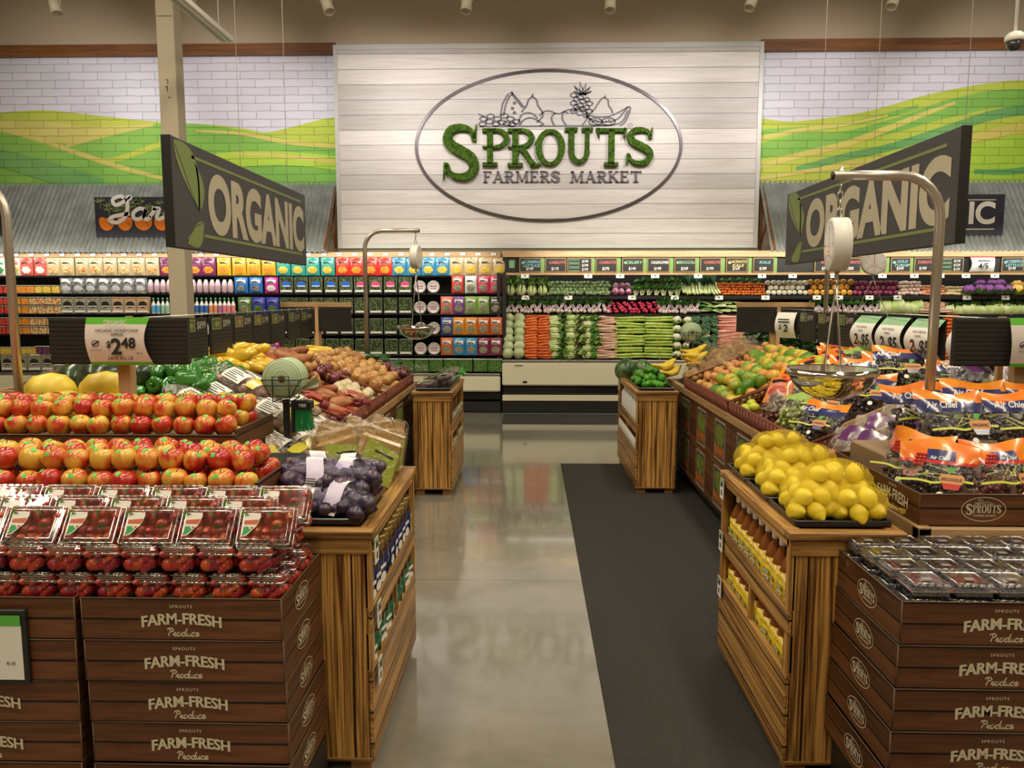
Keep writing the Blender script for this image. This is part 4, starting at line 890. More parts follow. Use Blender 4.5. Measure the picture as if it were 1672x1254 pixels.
def shelf_run(p, nm, a, b, n, rows, z0, Y0, shelf, dz=.045, dY=.05, rot=(0, 0, 0), sc=1., jr=.2, stag=True, skip=0):
    """rows of one vegetable between pixel columns a and b, each further back and higher"""
    for r in range(rows):
        Y = Y0 + dY * r; k = n - (r % 2 if stag and n > 3 else 0); o = .5 * (r % 2) if stag and n > 3 else 0
        for i in range(k):
            x = XP(a, Y) + (XP(b, Y) - XP(a, Y)) * (i + .5 + o) / n
            rw = '' if rows == 1 else ', ' + (['front', 'second', 'third', 'fourth', 'fifth'][r]) + ' row'
            p.put((x + rnd.uniform(-.008, .008), Y, z0 + dz * r + rnd.uniform(-.004, .004)), (rot[0] + rnd.uniform(-jr, jr) * .5, rot[1] + rnd.uniform(-jr, jr), rot[2] + rnd.uniform(-jr, jr)), sc * rnd.uniform(.93, 1.07),
                  '%s, %s from the salad case%s on the %s' % (nm, ordn(i), rw, shelf), '%s on the %s' % (nm, shelf))
A, B = 'upper vegetable shelf', 'lower vegetable shelf'
za, zb = 1.705, 1.44
shelf_run(bok, 'green bok choy', 823, 894, 4, 1, za, 11.45, A, sc=1.25); shelf_run(arti, 'small artichoke', 895, 998, 14, 4, za + .005, 11.44, A, .048, .045, sc=.95, jr=.4)
shelf_run(radi, 'purple radicchio', 999, 1031, 3, 2, za, 11.45, A, .085, .06); shelf_run(herb, 'curly parsley bunch', 1031, 1112, 7, 2, za, 11.45, A, .09, .07, sc=1.05)
shelf_run(leek, 'leek bunch', 1112, 1172, 6, 1, za, 11.5, A, sc=1.35); shelf_run(cend, 'orange carrot end', 1170, 1250, 20, 5, za + .02, 11.44, A, .036, .012, jr=.03)
shelf_run(herb, 'carrot top bunch', 1172, 1245, 5, 1, za + .15, 11.56, A, sc=.7)
shelf_run(daik, 'white radish end', 1250, 1320, 8, 3, za + .04, 11.44, A, .072, .012, jr=.03); shelf_run(gbeet, 'golden beet', 1318, 1394, 7, 3, za + .042, 11.44, A, .076, .014, jr=.1)
shelf_run(rbeet, 'red beet', 1393, 1467, 9, 3, za + .036, 11.44, A, .07, .014, jr=.1); shelf_run(garl, 'cream root', 1467, 1508, 6, 4, za + .03, 11.44, A, .05, .03, (0, 0, .4), jr=.2)
shelf_run(pkrt, 'salmon root', 1508, 1546, 8, 4, za + .02, 11.44, A, .036, .02, (0, 0, .7), jr=.1); shelf_run(yroot, 'yellow root', 1546, 1582, 7, 3, za + .022, 11.44, A, .045, .03, (0, 0, .5), jr=.15)
shelf_run(pcaul, 'purple cauliflower', 1574, 1652, 5, 1, za, 11.46, A, sc=1.15); shelf_run(pcaul, 'far purple cauliflower', 1590, 1640, 3, 1, za + .07, 11.58, A, sc=1.1); shelf_run(ocaul, 'orange cauliflower', 1650, 1705, 3, 2, za, 11.46, A, .07, .1, sc=1.15)
shelf_run(green_b, 'turnip bunch with pale roots', 823, 995, 14, 1, zb, 11.44, B, sc=1.25); shelf_run(herb, 'leafy greens bunch', 823, 995, 11, 1, zb + .07, 11.56, B, sc=1.1)
shelf_run(rads, 'red radish bunch', 992, 1076, 7, 2, zb, 11.44, B, .08, .07, sc=1.1); shelf_run(green_b, 'white turnip bunch', 1074, 1142, 6, 1, zb, 11.44, B, sc=1.2); shelf_run(herb, 'dark greens bunch', 1074, 1146, 5, 1, zb + .07, 11.56, B)
shelf_run(scal, 'green onion bunch', 1140, 1206, 4, 3, zb + .01, 11.44, B, .06, .04, (0, 0, .1), sc=1.15); shelf_run(green_b, 'violet turnip bunch', 1325, 1436, 9, 1, zb, 11.44, B, sc=1.2); shelf_run(herb, 'leafy turnip top bunch', 1325, 1440, 7, 1, zb + .07, 11.56, B)
shelf_run(napa, 'white stemmed greens bunch', 1440, 1506, 6, 1, zb, 11.46, B, sc=1.2); shelf_run(pars, 'pale pink root bunch', 1505, 1546, 2, 3, zb, 11.46, B, .055, .04); shelf_run(napa, 'collard greens bunch', 1546, 1700, 12, 1, zb - .02, 11.46, B, sc=1.0)
shelf_run(kale, 'dark kale bunch', 1546, 1700, 9, 1, zb + .09, 11.52, B, sc=1.0)
# front deck: stacked columns
def stack(p, nm, where, a, b, n, cols=1, sc=1., rot=(0, 0, 0), jr=.05, z0=.79, z1=1.40, flip=False, Y0=11.2):
    for c in range(cols):
        for i in range(n):
            z = z0 + (z1 - z0) * (i + .02) / n; Y = Y0 + (z - z0) * .42; x = XP(a + (b - a) * (c + .5) / cols, Y)
            cn = '' if cols == 1 else (' in the %s column' % ordn(c))
            p.put((x + rnd.uniform(-.01, .01), Y, z), (rot[0] + rnd.uniform(-jr, jr), rot[1] + rnd.uniform(-jr, jr), rot[2] + rnd.uniform(-jr, jr) * 2 + (PI if flip and i % 2 else 0)), sc * rnd.uniform(.95, 1.05),
                  '%s%s %s, %s up from the deck' % (nm, cn, where, ordn(i)), nm + ' stack')
stack(cabb, 'pale green cabbage', 'beside the case divider', 821, 857, 6, 2, 1.0, (0, 0, 0), 1.5, .86, 1.46); stack(carb, 'bagged orange carrots', 'next to the cabbages', 857, 900, 15, 2, 1.12, jr=.08)
stack(rom, 'green lettuce head', 'next to the carrots', 898, 928, 7, 1, 1.0, (0, 0, 0), .2); stack(redl, 'red leaf lettuce head', 'between two green lettuces', 926, 953, 7, 1, .95, (0, 0, .2), .2); stack(grl, 'dark romaine head', 'next to the pale parsnips', 952, 980, 7, 1, .95, (0, 0, .1), .2)
stack(pars, 'pale parsnip bundle', 'next to the celery', 976, 1008, 10, 1, 1.05, jr=.1); stack(cel, 'green celery bunch', 'of the celery pile', 1004, 1100, 7, 2, 1.06, jr=.04, flip=True)
stack(caul, 'white cauliflower', 'next to the celery', 1098, 1132, 5, 2, .85, jr=.2); stack(broc, 'broccoli crown', 'beyond the cauliflower', 1130, 1176, 7, 3, 1.0, (R(50), 0, 0), .4); stack(pinkb, 'pink root bundle', 'beyond the broccoli', 1172, 1212, 9, 1, 1.3, jr=.1)
stack(kale, 'dark kale bunch', 'beyond the pink roots', 1212, 1535, 5, 10, 1.0, jr=.4, z1=1.3); stack(carb, 'loose orange carrots', 'behind the price cards', 1540, 1568, 12, 1, 1.3, jr=.1); stack(caul, 'pale cauliflower', 'behind the price board', 1566, 1600, 4, 1, 1., jr=.2)
# shelf tags and chalk cards
vtag = K('shelf_tag', 'price tag', (lambda m: (m, [paper, ink]))(M().box(-.058, 0, -.032, .058, .005, .032, 0).box(-.01, -.001, -.008, .014, 0, .012, 1)))
for nm, z, Y, pts in (('upper', 1.985, 11.285, (857, 960, 1012, 1069, 1139, 1243, 1293, 1361, 1439, 1491, 1533, 1575, 1622)), ('middle', 1.672, 11.435, (858, 928, 1032, 1102, 1174, 1250, 1334, 1370, 1420, 1466, 1529, 1579, 1642))):
    for i, px in enumerate(pts): vtag.put((XP(px, Y), Y, z), (R(-12), 0, 0), 1, 'white shelf tag, %s along the %s edge of the vegetable case' % (ordn(i), nm), nm + ' shelf tags')
chalkb = P('chalkboard', (.022, .020, .018), .7); ctan = pm((.34, .24, .12)); chalk = [P('chalk_teal', (.20, .46, .48), .8), P('chalk_red', (.60, .14, .11), .8), P('chalk_white', (.68, .68, .64), .8), P('chalk_green', (.24, .50, .26), .8), P('chalk_yellow', (.62, .52, .16), .8)]
CARDS = [(848, 884, 'ICEBERG|LETTUCE', 0, '$149'), (890, 924, 'CARROTS', 1, '$110'), (926, 966, None, 3, '$199'), (972, 1007, 'CARROTS', 1, '$270'), (1015, 1050, 'CELERY', 3, '$149'), (1056, 1092, 'CAULIFLOWER', 2, '$199'), (1100, 1135, 'BROCCOLI', 3, '$249'), (1142, 1176, 'CARROTS', 1, '$199'), (1184, 1219, 'LACINATO|KALE', 4, '$169'), (1228, 1262, 'KALE', 0, '$189'),
         (1328, 1362, 'KALE', 1, '$79'), (1370, 1403, 'CARROTS', 1, '$500'), (1412, 1444, None, 4, '$129'), (1452, 1484, 'GOLD|TURNIP', 0, '$349'), (1490, 1520, 'CARROTS', 1, '$199'), (1531, 1570, None, 3, '$129'), (1632, 1668, 'ICEBERG|LETTUCE', 0, '$149')]
for i, (a, b, tx, ci, pr) in enumerate(CARDS):
    Y = 11.32; x0, x1 = XP(a, Y), XP(b, Y); W = x1 - x0; H = .205
    t = thing('chalk_card', 'chalk price card %s, %s along the vegetable case rail' % ('for ' + tx.replace('|', ' ').lower() if tx else 'in three lines', ordn(i)), 'price card', ((x0 + x1) / 2, Y, 2.04), (0, 0, 0), 'chalk cards on the case rail')
    m = M().box(-W / 2, 0, 0, W / 2, .01, H, 1).box(-W / 2 + .012, -.003, .012, W / 2 - .012, 0, H - .012, 0); m.build('board', [chalkb, ctan], t)
    m = M().mat(tr(0, -.003, 0) @ FRONT)
    if tx:
        ls = tx.split('|'); hh = .055
        for k, s_ in enumerate(ls): m.text(s_, .02, H - .075 - k * .055 - (0 if len(ls) > 1 else .01), hh, 0, off=.018, shear=.2, z=.001, wid=W * (.78 if len(s_) > 5 else .55))
        m.text(pr, -.01, .03, .06, 1, off=.018, z=.001, sx=.85)
        if len(ls) > 1 or ci == 3: m.flat(arc(-W * .34, H * .66, .024, .02, 0, 360, 8)[:-1], .001, 0)
    else:
        for k in range(3): m.text(pr, W * .22, .022 + k * .058, .05, 1, off=.015, z=.001, sx=.9); m.stroke([(-W * .42, .02 + k * .058), (-W * .02, .02 + k * .058), (-W * .02, .06 + k * .058), (-W * .42, .06 + k * .058)], .006, 0, .001, 0, True)
    m.build('lettering', [chalk[ci], chalk[2]], t)
t = thing('sale_card', 'curved red and white sale card among the chalk cards', 'price card', ((XP(1581, 11.28) + XP(1618, 11.28)) / 2, 11.28, 2.04)); W = XP(1618, 11.28) - XP(1581, 11.28)
m = M(); m.grid(lambda u, v: Vector(((u - .5) * W * (1 + .10 * (2 * v - 1) ** 2), -.04 * math.sin(PI * v), v * .22)), 4, 10, mif=lambda u, v: 1 if v > .86 else 0); m.build('card', [paper, pm((.60, .06, .05))], t)
m = M().mat(tr(0, -.047, 0) @ FRONT); m.text('4/5', 0, .045, .11, off=.02, z=0); m.box(-W * .25, .15, 0, W * .3, .16, .001); m.build('lettering', ink, t)
bag_h = thing('bag_holder', 'small dark bag holder with a green panel at the end of the chalk cards', 'bag holder', (XP(836), 11.3, 2.04))
M().box(-.055, 0, 0, .055, .03, .2).build('holder', black, bag_h); M().box(-.04, -.006, .06, .04, 0, .17).build('panel', pm((.20, .36, .18)), bag_h)
# ================================================================ foreground produce: one of each kind
g = NT('apple_skin'); oi = g.n('ObjectInfo').outputs['Random']
f = g.noise(15, 2, g.co(rnd_off=True), .4); st = g.noise(1.0, 2, g.co((90, 90, 7), True), .3)
f = g.math('ADD', g.math('ADD', f, g.math('MULTIPLY', g.math('SUBTRACT', st, .5), .28)), g.math('MULTIPLY', g.math('SUBTRACT', oi, .5), .34))
c = g.ramp(f, [(.34, (.40, .012, .010)), (.47, (.52, .05, .016)), (.57, (.62, .20, .03)), (.72, (.66, .42, .05))])
b = g.bsdf(Base_Color=c, Roughness=.28); b.inputs['Coat Weight'].default_value = .35; b.inputs['Coat Roughness'].default_value = .12; apple_m = g.m
m = M().lathe([(0, -.026), (.010, -.033), (.022, -.034), (.034, -.024), (.0405, -.004), (.041, .010), (.037, .024), (.026, .034), (.013, .033), (.004, .025), (0, .022)], 18)
apple = Proto('apple', 'apple'); apple.data = m.mesh('apple', apple_m)
m = M().grid(lambda u, v: (lambda a, e: Vector((.0447 * math.sin(a) * math.cos(e), -.0447 * math.cos(a) * math.cos(e), .0440 * math.sin(e))))(R(-15 + 30 * u), R(36 + 22 * v)), 3, 3)
apple.part('sticker', m, P('green_sticker', (.10, .48, .05), .4)).part('stem', M().tube([(0, 0, .022), (.002, .001, .034), (.006, .002, .043)], .0016, 5), P('brown_stem', (.10, .05, .02), .8))
g = NT('lemon_skin'); cc = g.co(rnd_off=True); b = g.bsdf(Base_Color=g.ramp(g.noise(12, 3, cc), [(.35, (.80, .58, .015)), (.6, (.88, .72, .05))]), Roughness=.35); g.set(b, 'Normal', g.n('Bump', None, Strength=.35, Distance=.002, Height=g.noise(150, 2, g.co())).outputs[0]); lemon_m = g.m
lemon_me = M().ell((0, 0, 0), (.031, .031, .036), 14, 10, 0, .03, 2., None, .007).mesh('lemon', lemon_m)
lime_m = P('lime_skin', (.03, .17, .010), .25, noise=(14, (.10, .30, .02), .38, .62), bump=(150, .3), var=.6)
lime = vp('lime', 'lime', M().ell((0, 0, 0), (.028, .028, .031), 12, 9, 0, .03, 2., None, .004), lime_m)
straw_m = P('strawberry_skin', (.33, .014, .010), .38, noise=(150, (.52, .16, .06), .57, .66), coat=.15, var=.7)
def straw(seed):
    m = M(); m.at((0, 0, 0), (seed * 1.3, seed * .8, seed)); m.lathe([(0, -.026), (.005, -.023), (.0112, -.011), (.0165, .004), (.016, .013), (.009, .019), (0, .019)], 10, 0)
    for k in range(6 if seed > 1.2 else 0): a = k * 1.047; m.add([(0, 0, .021), (.006 * math.cos(a - .4), .006 * math.sin(a - .4), .022), (.017 * math.cos(a), .017 * math.sin(a), .021), (.006 * math.cos(a + .4), .006 * math.sin(a + .4), .022)], [(0, 1, 2, 3)], 1)
    return m.mesh('strawberry', [straw_m, GR[1]])
clam_b = film('berry_clamshell_plastic', (.93, .93, .94), .91, .08, .5)
clam_rim = film('clamshell_rim', (.92, .92, .9), .56, .10, .5)
STRAW = [straw(s_) for s_ in (0., 1., 1.7, 2.5)]
lab_white = pm((.70, .68, .62)); lab_green = pm((.05, .30, .10)); lab_red = pm((.50, .12, .05))
def clamshell(w_, d, h, hl, nx, ny, nz, big):
    p = Proto('strawberry_box', 'strawberry box')
    m = M().box(-w_ / 2 + .006, -d / 2 + .006, 0, w_ / 2 - .006, d / 2 - .006, h, 0, .012); m.box(-w_ / 2 - .003, -d / 2 - .003, h - .001, w_ / 2 + .003, d / 2 + .003, h + .003, 0, .001); p.part('base', m, clam)
    m = M().box(-w_ / 2 + .002, -d / 2 + .002, h + .004, w_ / 2 - .002, d / 2 - .002, h + hl, 0, .010); e = .016
    m.tube([(-w_ / 2 + e, -d / 2 + e, h + hl), (w_ / 2 - e, -d / 2 + e, h + hl), (w_ / 2 - e, d / 2 - e, h + hl), (-w_ / 2 + e, d / 2 - e, h + hl)], .003, 5, 1, True).tube([(-w_ / 2, -d / 2, h + .004), (w_ / 2, -d / 2, h + .004), (w_ / 2, d / 2, h + .004), (-w_ / 2, d / 2, h + .004)], .0035, 5, 1, True)
    m.tube([(-w_ / 2 + .004, -d / 2 + .004, h + hl - .002), (w_ / 2 - .004, -d / 2 + .004, h + hl - .002), (w_ / 2 - .004, d / 2 - .004, h + hl - .002), (-w_ / 2 + .004, d / 2 - .004, h + hl - .002)], .0028, 5, 1, True)
    for q in (.45, .72): m.tube([(-w_ / 2 + .012, -d / 2 + .001, h + hl * q), (w_ / 2 - .012, -d / 2 + .001, h + hl * q)], .0018, 4, 1)
    n = int(w_ / .022)
    for k in range(n):
        x = -w_ / 2 + .02 + (w_ - .04) * k / (n - 1)
        for y in (-d / 2 + .007, d / 2 - .007): m.box(x - .006, y - .003, h + hl - .002, x + .004, y + .003, h + hl + .005, 1)
    p.part('lid', m, [clam, clam_rim])
    m = M().mat(tr(0, 0, h + hl + .0015)); x0 = -w_ * .40 if big else -w_ * .2; W0 = w_; w_ = w_ * (.84 if big else 1.)
    q = [(x0, -d * .30), (x0 + w_ * .12, -d * .26), (x0 + w_ * .30, -d * .02), (x0 + w_ * .36, d * .22), (x0 + w_ * .34, d * .32), (x0, d * .32)]
    m.flat(q, 0, 0).flat([(x0 + .004, -d * .26), (x0 + w_ * .11, -d * .23), (x0 + w_ * .26, -d * .04), (x0 + .004, -d * .04)], .0006, 1).flat([(x0 + .004, d * .02), (x0 + w_ * .30, d * .02), (x0 + w_ * .33, d * .15), (x0 + .004, d * .12)], .0006, 2)
    m.flat(arc(x0 + w_ * .2, -d * .06, w_ * .055, d * .06, 0, 360, 10)[:-1], .0012, 0).flat(arc(x0 + w_ * .21, -d * .07, w_ * .035, d * .03, 0, 360, 8)[:-1], .0016, 2)
    p.part('label', m, [lab_white, lab_green, lab_red]); w_ = W0
    for iz in range(nz):
        for iy in range(ny):
            for ix in range(nx):
                if 0 < iy < ny - 1 and iz < nz - 1 and 0 < ix < nx - 1: continue
                x = (ix + .5) / nx - .5; y = (iy + .5) / ny - .5
                p.part('strawberry', rnd.choice(STRAW), None, ((w_ - .014) * x + rnd.uniform(-.004, .004), (d - .014) * y + rnd.uniform(-.004, .004), .021 + iz * (h + hl - .044) / max(nz - 1, 1)), (rnd.uniform(-1.6, 1.6), rnd.uniform(-1.6, 1.6), rnd.uniform(0, 6)), 1.22 if big else 1.2)
    return p
box_s = clamshell(.104, .10, .052, .024, 3, 3, 2, False); box_b = clamshell(.164, .118, .050, .028, 5, 4, 2, True)

def carton_proto(w_, d, h, logo_side):
    p = Proto('produce_carton', 'carton'); t = .006
    m = M().box(-w_ / 2, 0, 0, w_ / 2, t, h, 0, .002).box(-w_ / 2, d - t, 0, w_ / 2, d, h).box(-w_ / 2, t, 0, w_ / 2, d - t, .006, 2)
    m.box(-w_ / 2, t, 0, -w_ / 2 + t, d - t, h, 1).box(w_ / 2 - t, t, 0, w_ / 2, d - t, h, 1)
    m.box(-w_ / 2 + t, d - t - .002, .006, w_ / 2 - t, d - t, h - .004, 2)
    p.part('tray', m, [carton, carton_y, carton_in])
    m = M().mat(tr(0, -.0005, 0) @ FRONT); m.text('SPROUTS', 0, h * .775, .0125, off=.012, z=.001, sp=1.35); [m.text('FARM-FRESH', q, h * .31, .046, off=.018, z=.0014 + q / 3, wid=.231, arch=.011) for q in (-.0012, 0, .0012)]
    script(m, 'Produce', -.046, h * .10, .024, .0034, 0, .001, .095); p.part('lettering', m, letter_cream)
    m = M().mat(tr(logo_side * w_ / 2 + logo_side * .0005, d * .48, h * .5) @ (EAST if logo_side > 0 else WEST)); small_logo(m, 0, 0, .135, 0); p.part('logo', m, letter_cream)
    m = M()
    for x in (-w_ / 2, w_ / 2): m.tube([(x, 0, .002), (x, 0, h)], .0022, 5)
    m.tube([(-w_ / 2, 0, h), (w_ / 2, 0, h)], .002, 5).tube([(logo_side * w_ / 2, 0, h), (logo_side * w_ / 2, d, h)], .002, 5); p.part('edge', m, P('worn_card_edge', (.13, .075, .04), .7))
    return p

# ================================================================ left: carton stacks, strawberries, apples
cp = carton_proto(.580, .40, .125, 1)
names = ['topmost', 'second down', 'third down', 'fourth down', 'lowest']
for s_, cx in ((0, -1.000), (1, -1.600)):
    for i in range(5):
        cp.put((cx + .004 * i * (1 if s_ == 0 else -1) * .6, 2.10 + rnd.uniform(-.004, .004), .697 - i * .127), (0, 0, rnd.uniform(-.006, .006)), 1,
               'brown plank-print produce carton, %s in the strawberry stack %s' % (names[i], 'beside the jar stand' if s_ == 0 else 'behind the framed price sign'), 'strawberry cartons')
one('carton_pallet', M().box(-1.9, 2.12, 0, -.70, 2.5, .185, 0, .01), black, 'low black pallet beneath the strawberry cartons', 'pallet')
t = thing('framed_price_sign', 'black framed price sign with a green band on the strawberry cartons', 'sign', (-1.60, 2.08, .565)); a = .155
M().box(-a, 0, 0, a, .015, .225, 0, .003).build('frame', black, t); m = M().box(-a + .014, -.002, .016, a - .014, 0, .209, 0).box(-a + .014, -.003, .178, a - .014, 0, .209, 1); m.build('price_sheet', [paper, pm((.10, .46, .05))], t)
m = M().mat(tr(0, -.004, 0) @ FRONT); m.text('R-10', .108, .062, .013, off=.02); m.build('lettering', ink, t)
for lay in range(2):
    for r in range(3):
        for k in range(9):
            if r and k > 2: continue
            x = -.765 - .112 * k - (.03 if lay else 0.0) + (.02 * r if 0 else 0); Y = 2.165 + .108 * r
            box_s.put((x, Y, .802 + lay * .084), (R(-4), 0, rnd.uniform(-.06, .06)), 1, 'small strawberry box, %s from the jar stand, %s row of the %s layer' % (ordn(k), ORD[r], 'upper' if lay else 'lower'), 'small strawberry boxes')
for r in range(3):
    for k in range(7):
        x = -.775 - .1725 * k - (.086 if r % 2 else 0) ; Y = 2.235 + .082 * r; z = .970 + .010 * r
        box_b.put((x, Y, z), (R(54 - 2 * r), 0, rnd.uniform(-.03, .03)), 1, 'large strawberry box, %s from the jar stand, %s' % (ordn(k), ['tilted front row', 'second row', 'third row', 'back row'][r]), 'large strawberry boxes')
dark_card = carton
def apple_tray(x0, x1, y0, y1, z0, z1, label):
    t = thing('apple_tray', label, 'tray', ((x0 + x1) / 2, y0, z0)); h = (x1 - x0) / 2; d = y1 - y0; H = z1 - z0
    M().box(-h, 0, 0, h, .012, H, 0, .002).build('front_board', carton, t); M().box(h - .012, .012, 0, h, d, H + .02, 0, .002).build('side_board', carton_y, t)
    M().box(-h, .012, 0, h - .012, d, .01).build('tray_floor', carton_in, t)
    for x in (h, -.12, .02): M().box(x - .016, -.004, 0, x + .002, .014, H + .003, 0, .002).build('corner_strip', wood_strip, t)
wood_strip = P('dark_card_strip', (.06, .022, .01), .6)
apple_tray(-2.5, -.90, 2.46, 2.88, 1.00, 1.05, 'lower brown tray of apples behind the strawberry boxes')
apple_tray(-2.5, -1.13, 2.89, 3.32, 1.085, 1.152, 'upper brown tray of apples in front of the price board post')
one('tray_riser', M().box(-2.5, 2.5, .55, -.95, 3.32, .998, 0, .01).box(-2.5, 2.9, .998, -1.16, 3.3, 1.083), black, 'black riser box under the two apple trays', 'riser')
def apples(tray, xr, rows, pitch=.083):
    """rows = (Y, z of centre, count)"""
    for r, (Y, z, n, off) in enumerate(rows):
        for i in range(n + (3 if n > 6 else 0)):
            apple.put((xr - .045 - pitch * i - off + rnd.uniform(-.006, .006), Y + rnd.uniform(-.007, .007), z + rnd.uniform(-.005, .005)), (rnd.uniform(-.45, .25), rnd.uniform(-.4, .4), rnd.uniform(-.6, .6)), rnd.uniform(.92, 1.07),
                      'red and yellow apple, %s from the aisle end, %s row of the %s tray' % (ordn(i), ORD[r], tray), 'apples on the %s tray' % tray)
apples('lower', -.91, [(2.515, 1.062, 13, 0), (2.578, 1.120, 14, .03), (2.655, 1.128, 13, .0), (2.735, 1.126, 13, .05), (2.60, 1.052, 13, .04), (2.685, 1.06, 4, 0), (2.77, 1.06, 3, 0)])
apples('upper', -1.145, [(2.945, 1.178, 12, 0), (3.01, 1.236, 12, .02), (3.10, 1.18, 3, 0), (3.09, 1.246, 12, .06), (3.17, 1.240, 12, .0), (3.03, 1.165, 12, .04), (3.18, 1.18, 3, 0), (3.25, 1.23, 11, .04)])

# ================================================================ scorched pine display stands
def stand(x0, x1, y0, y1, side, label, H=.89):
    """side = +1: open shelves face +X, -1: face -X"""
    t = thing('display_stand', label, 'display stand', ((x0 + x1) / 2, y0, 0)); h = (x1 - x0) / 2; d = y1 - y0; o = side * h; z0 = .05; E = EAST if side > 0 else WEST
    fr = lambda a, b, *k: (min(a, b), max(a, b))
    M().box(-h + .012, 0, z0, h - .012, .02, H - .075, 0, .002).build('end_panel', burnt_z, t); M().box(-h + .012, d - .02, z0, h - .012, d, H - .075, 0, .002).build('end_panel', burnt_z, t)
    M().box(-h + .005, -.006, H - .085, h - .005, .02, H - .03, 0, .002).build('cross_rail', burnt_x, t); M().box(-h + .008, -.004, z0, h - .008, .022, z0 + .012).build('cross_rail', burnt_x, t)
    a, b = fr(-o, -o + side * .018); M().box(a, .02, z0, b, d - .02, H - .04).build('back_panel', burnt_y, t)
    for (a, b, c, e) in ((-h - .01, -.012, h + .01, .04), (-h - .01, d - .04, h + .01, d + .012)): M().box(a, b, H - .03, c, e, H, 0, .004).build('top_rail', burnt_x, t)
    for s_ in (-1, 1): a, b = fr(s_ * (h + .01), s_ * (h - .045)); M().box(a, .04, H - .03, b, d - .04, H, 0, .004).build('top_rail', burnt_y, t)
    M().box(-h + .04, .04, H - .028, h - .04, d - .04, H - .018).build('top_board', burnt_y, t)
    for z in (.53, .29): a, b = fr(-o + side * .018, o - side * .02); M().box(a, .02, z, b, d - .02, z + .018).build('shelf', burnt_y, t)
    a, b = fr(o - side * .02, o); M().box(a, .0, .52, b, d, .61, 0, .003).build('shelf_lip', burnt_y, t)
    M().box(a, 0, z0, b, d, .385, 0, .003).build('plank_front', burnt_y, t); M().box(a, .02, H - .06, b, d - .02, H - .03).build('shelf_lip', burnt_y, t)
    for y in (0, d - .035): M().box(a, y, .385, b, y + .035, .52).box(a, y, .61, b, y + .035, H - .03).build('corner_post', burnt_z, t)
    M().box(a, d * .48, .385, b, d * .48 + .02, .52).build('corner_post', burnt_z, t)
    for x in (-h + .02, h - .09):
        for y in (.02, d - .09): M().box(x, y, 0, x + .07, y + .07, z0).build('foot', burnt_x, t)
    return t
stand(-.93, -.545, 2.54, 3.53, 1, 'scorched pine display stand of jars beside the strawberry cartons')
stand(.885, 1.262, 2.555, 3.49, -1, 'scorched pine display stand of vinegar bottles beside the rubber mat')
stand(-.99, -.655, 6.39, 7.45, 1, 'small scorched pine stand at the far end of the onion gondola')
stand(.90, 1.245, 6.47, 7.83, -1, 'small scorched pine stand topped with limes')
# jars, bottles
lid_m = P('gold_jar_lid', (.30, .19, .055), .35, .5); jar_body = P('brown_jar', (.06, .025, .01), .15, coat=.5)
def jar(lc):
    p = Proto('jar', 'jar'); p.part('glass', M().lathe([(0, 0), (.036, 0), (.038, .01), (.038, .12), (.034, .14)], 16), jar_body)
    p.part('lid', M().lathe([(.0385, .138), (.0395, .142), (.0395, .158), (.037, .162), (.030, .160), (0, .160)], 18), lid_m)
    m = M().lathe([(.0385, .02), (.0388, .021), (.0388, .112), (.0385, .113)], 16, 0); m.mat(tr(.0392, 0, .06) @ EAST).flat(arc(0, 0, .022, .014, 0, 360, 10)[:-1], 0, 1).box(-.02, .025, 0, .02, .035, .0006, 1).box(-.018, -.03, 0, .018, -.026, .0006, 1)
    p.part('label', m, [lc, paper]); return p
jb, jg = jar(pm((.03, .035, .13))), jar(pm((.03, .14, .06)))
for p, z, nm in ((jb, .55, 'dark blue'), (jg, .31, 'green')):
    for r in range(2):
        for i in range(10): p.put((-.605 - .085 * r, 2.62 + .093 * i, z + (.0 if p is jb else 0) + .0), (0, 0, rnd.uniform(-.25, .25)), 1.35, 'gold lidded jar with %s label, %s from the near end%s' % (nm, ordn(i), ', rear row' if r else ''), nm + ' label jars on the pine stand')
amber = NT('amber_vinegar'); b = amber.bsdf(Base_Color=(.22, .065, .010), Roughness=.07); b.inputs['Coat Weight'].default_value = .6; amber = amber.m
yel = pm((.72, .50, .03)); redp = pm((.42, .04, .025))
vin = Proto('vinegar_bottle', 'bottle')
vin.part('glass', M().lathe([(0, 0), (.033, 0), (.036, .008), (.036, .125), (.031, .145), (.017, .175), (.0125, .185), (.0125, .200)], 18), amber)
vin.part('cap', M().lathe([(.0142, .190), (.0145, .192), (.0145, .212), (.012, .214), (0, .214)], 12), white_p)
m = M().lathe([(.0364, .018), (.0364, .040), (.0364, .128)], 18, 0, mis=[1, 0]); m.mat(tr(-.0368, 0, 0) @ WEST)
m.text('APPLE CIDER', 0, .105, .011, 2, off=.015, z=0., wid=.044); m.box(-.022, .068, -.0006, .022, .086, 0, 2); m.text('VINEGAR', 0, .072, .016, 3, off=.02, z=.0006, wid=.040); m.box(-.02, .050, -.0006, .02, .062, 0, 3); m.text('ORGANIC', 0, .053, .010, 4, off=.01, z=.0005, wid=.03); m.box(-.022, .022, 0, .022, .032, .0004, 1)
vin.part('label', m, [yel, redp, pm((.16, .24, .03)), pm((.80, .78, .68)), ink])
for z, nm in ((.55, 'upper'), (.31, 'lower')):
    for r in range(2):
        for i in range(10):
            if r and i % 2: continue
            vin.put((.945 + .085 * r, 2.63 + .086 * i, z), (0, 0, rnd.uniform(-.12, .22)), 1.12, 'amber vinegar bottle with yellow label, %s from the near end, %s%s shelf' % (ordn(i), 'rear of the ' if r else '', nm), 'vinegar bottles')
wb = Proto('white_bottle', 'bottle'); wb.data = M().lathe([(0, 0), (.03, 0), (.032, .01), (.032, .15), (.014, .18), (.014, .21), (0, .21)], 14).mesh('white_bottle', pm((.70, .70, .68)))
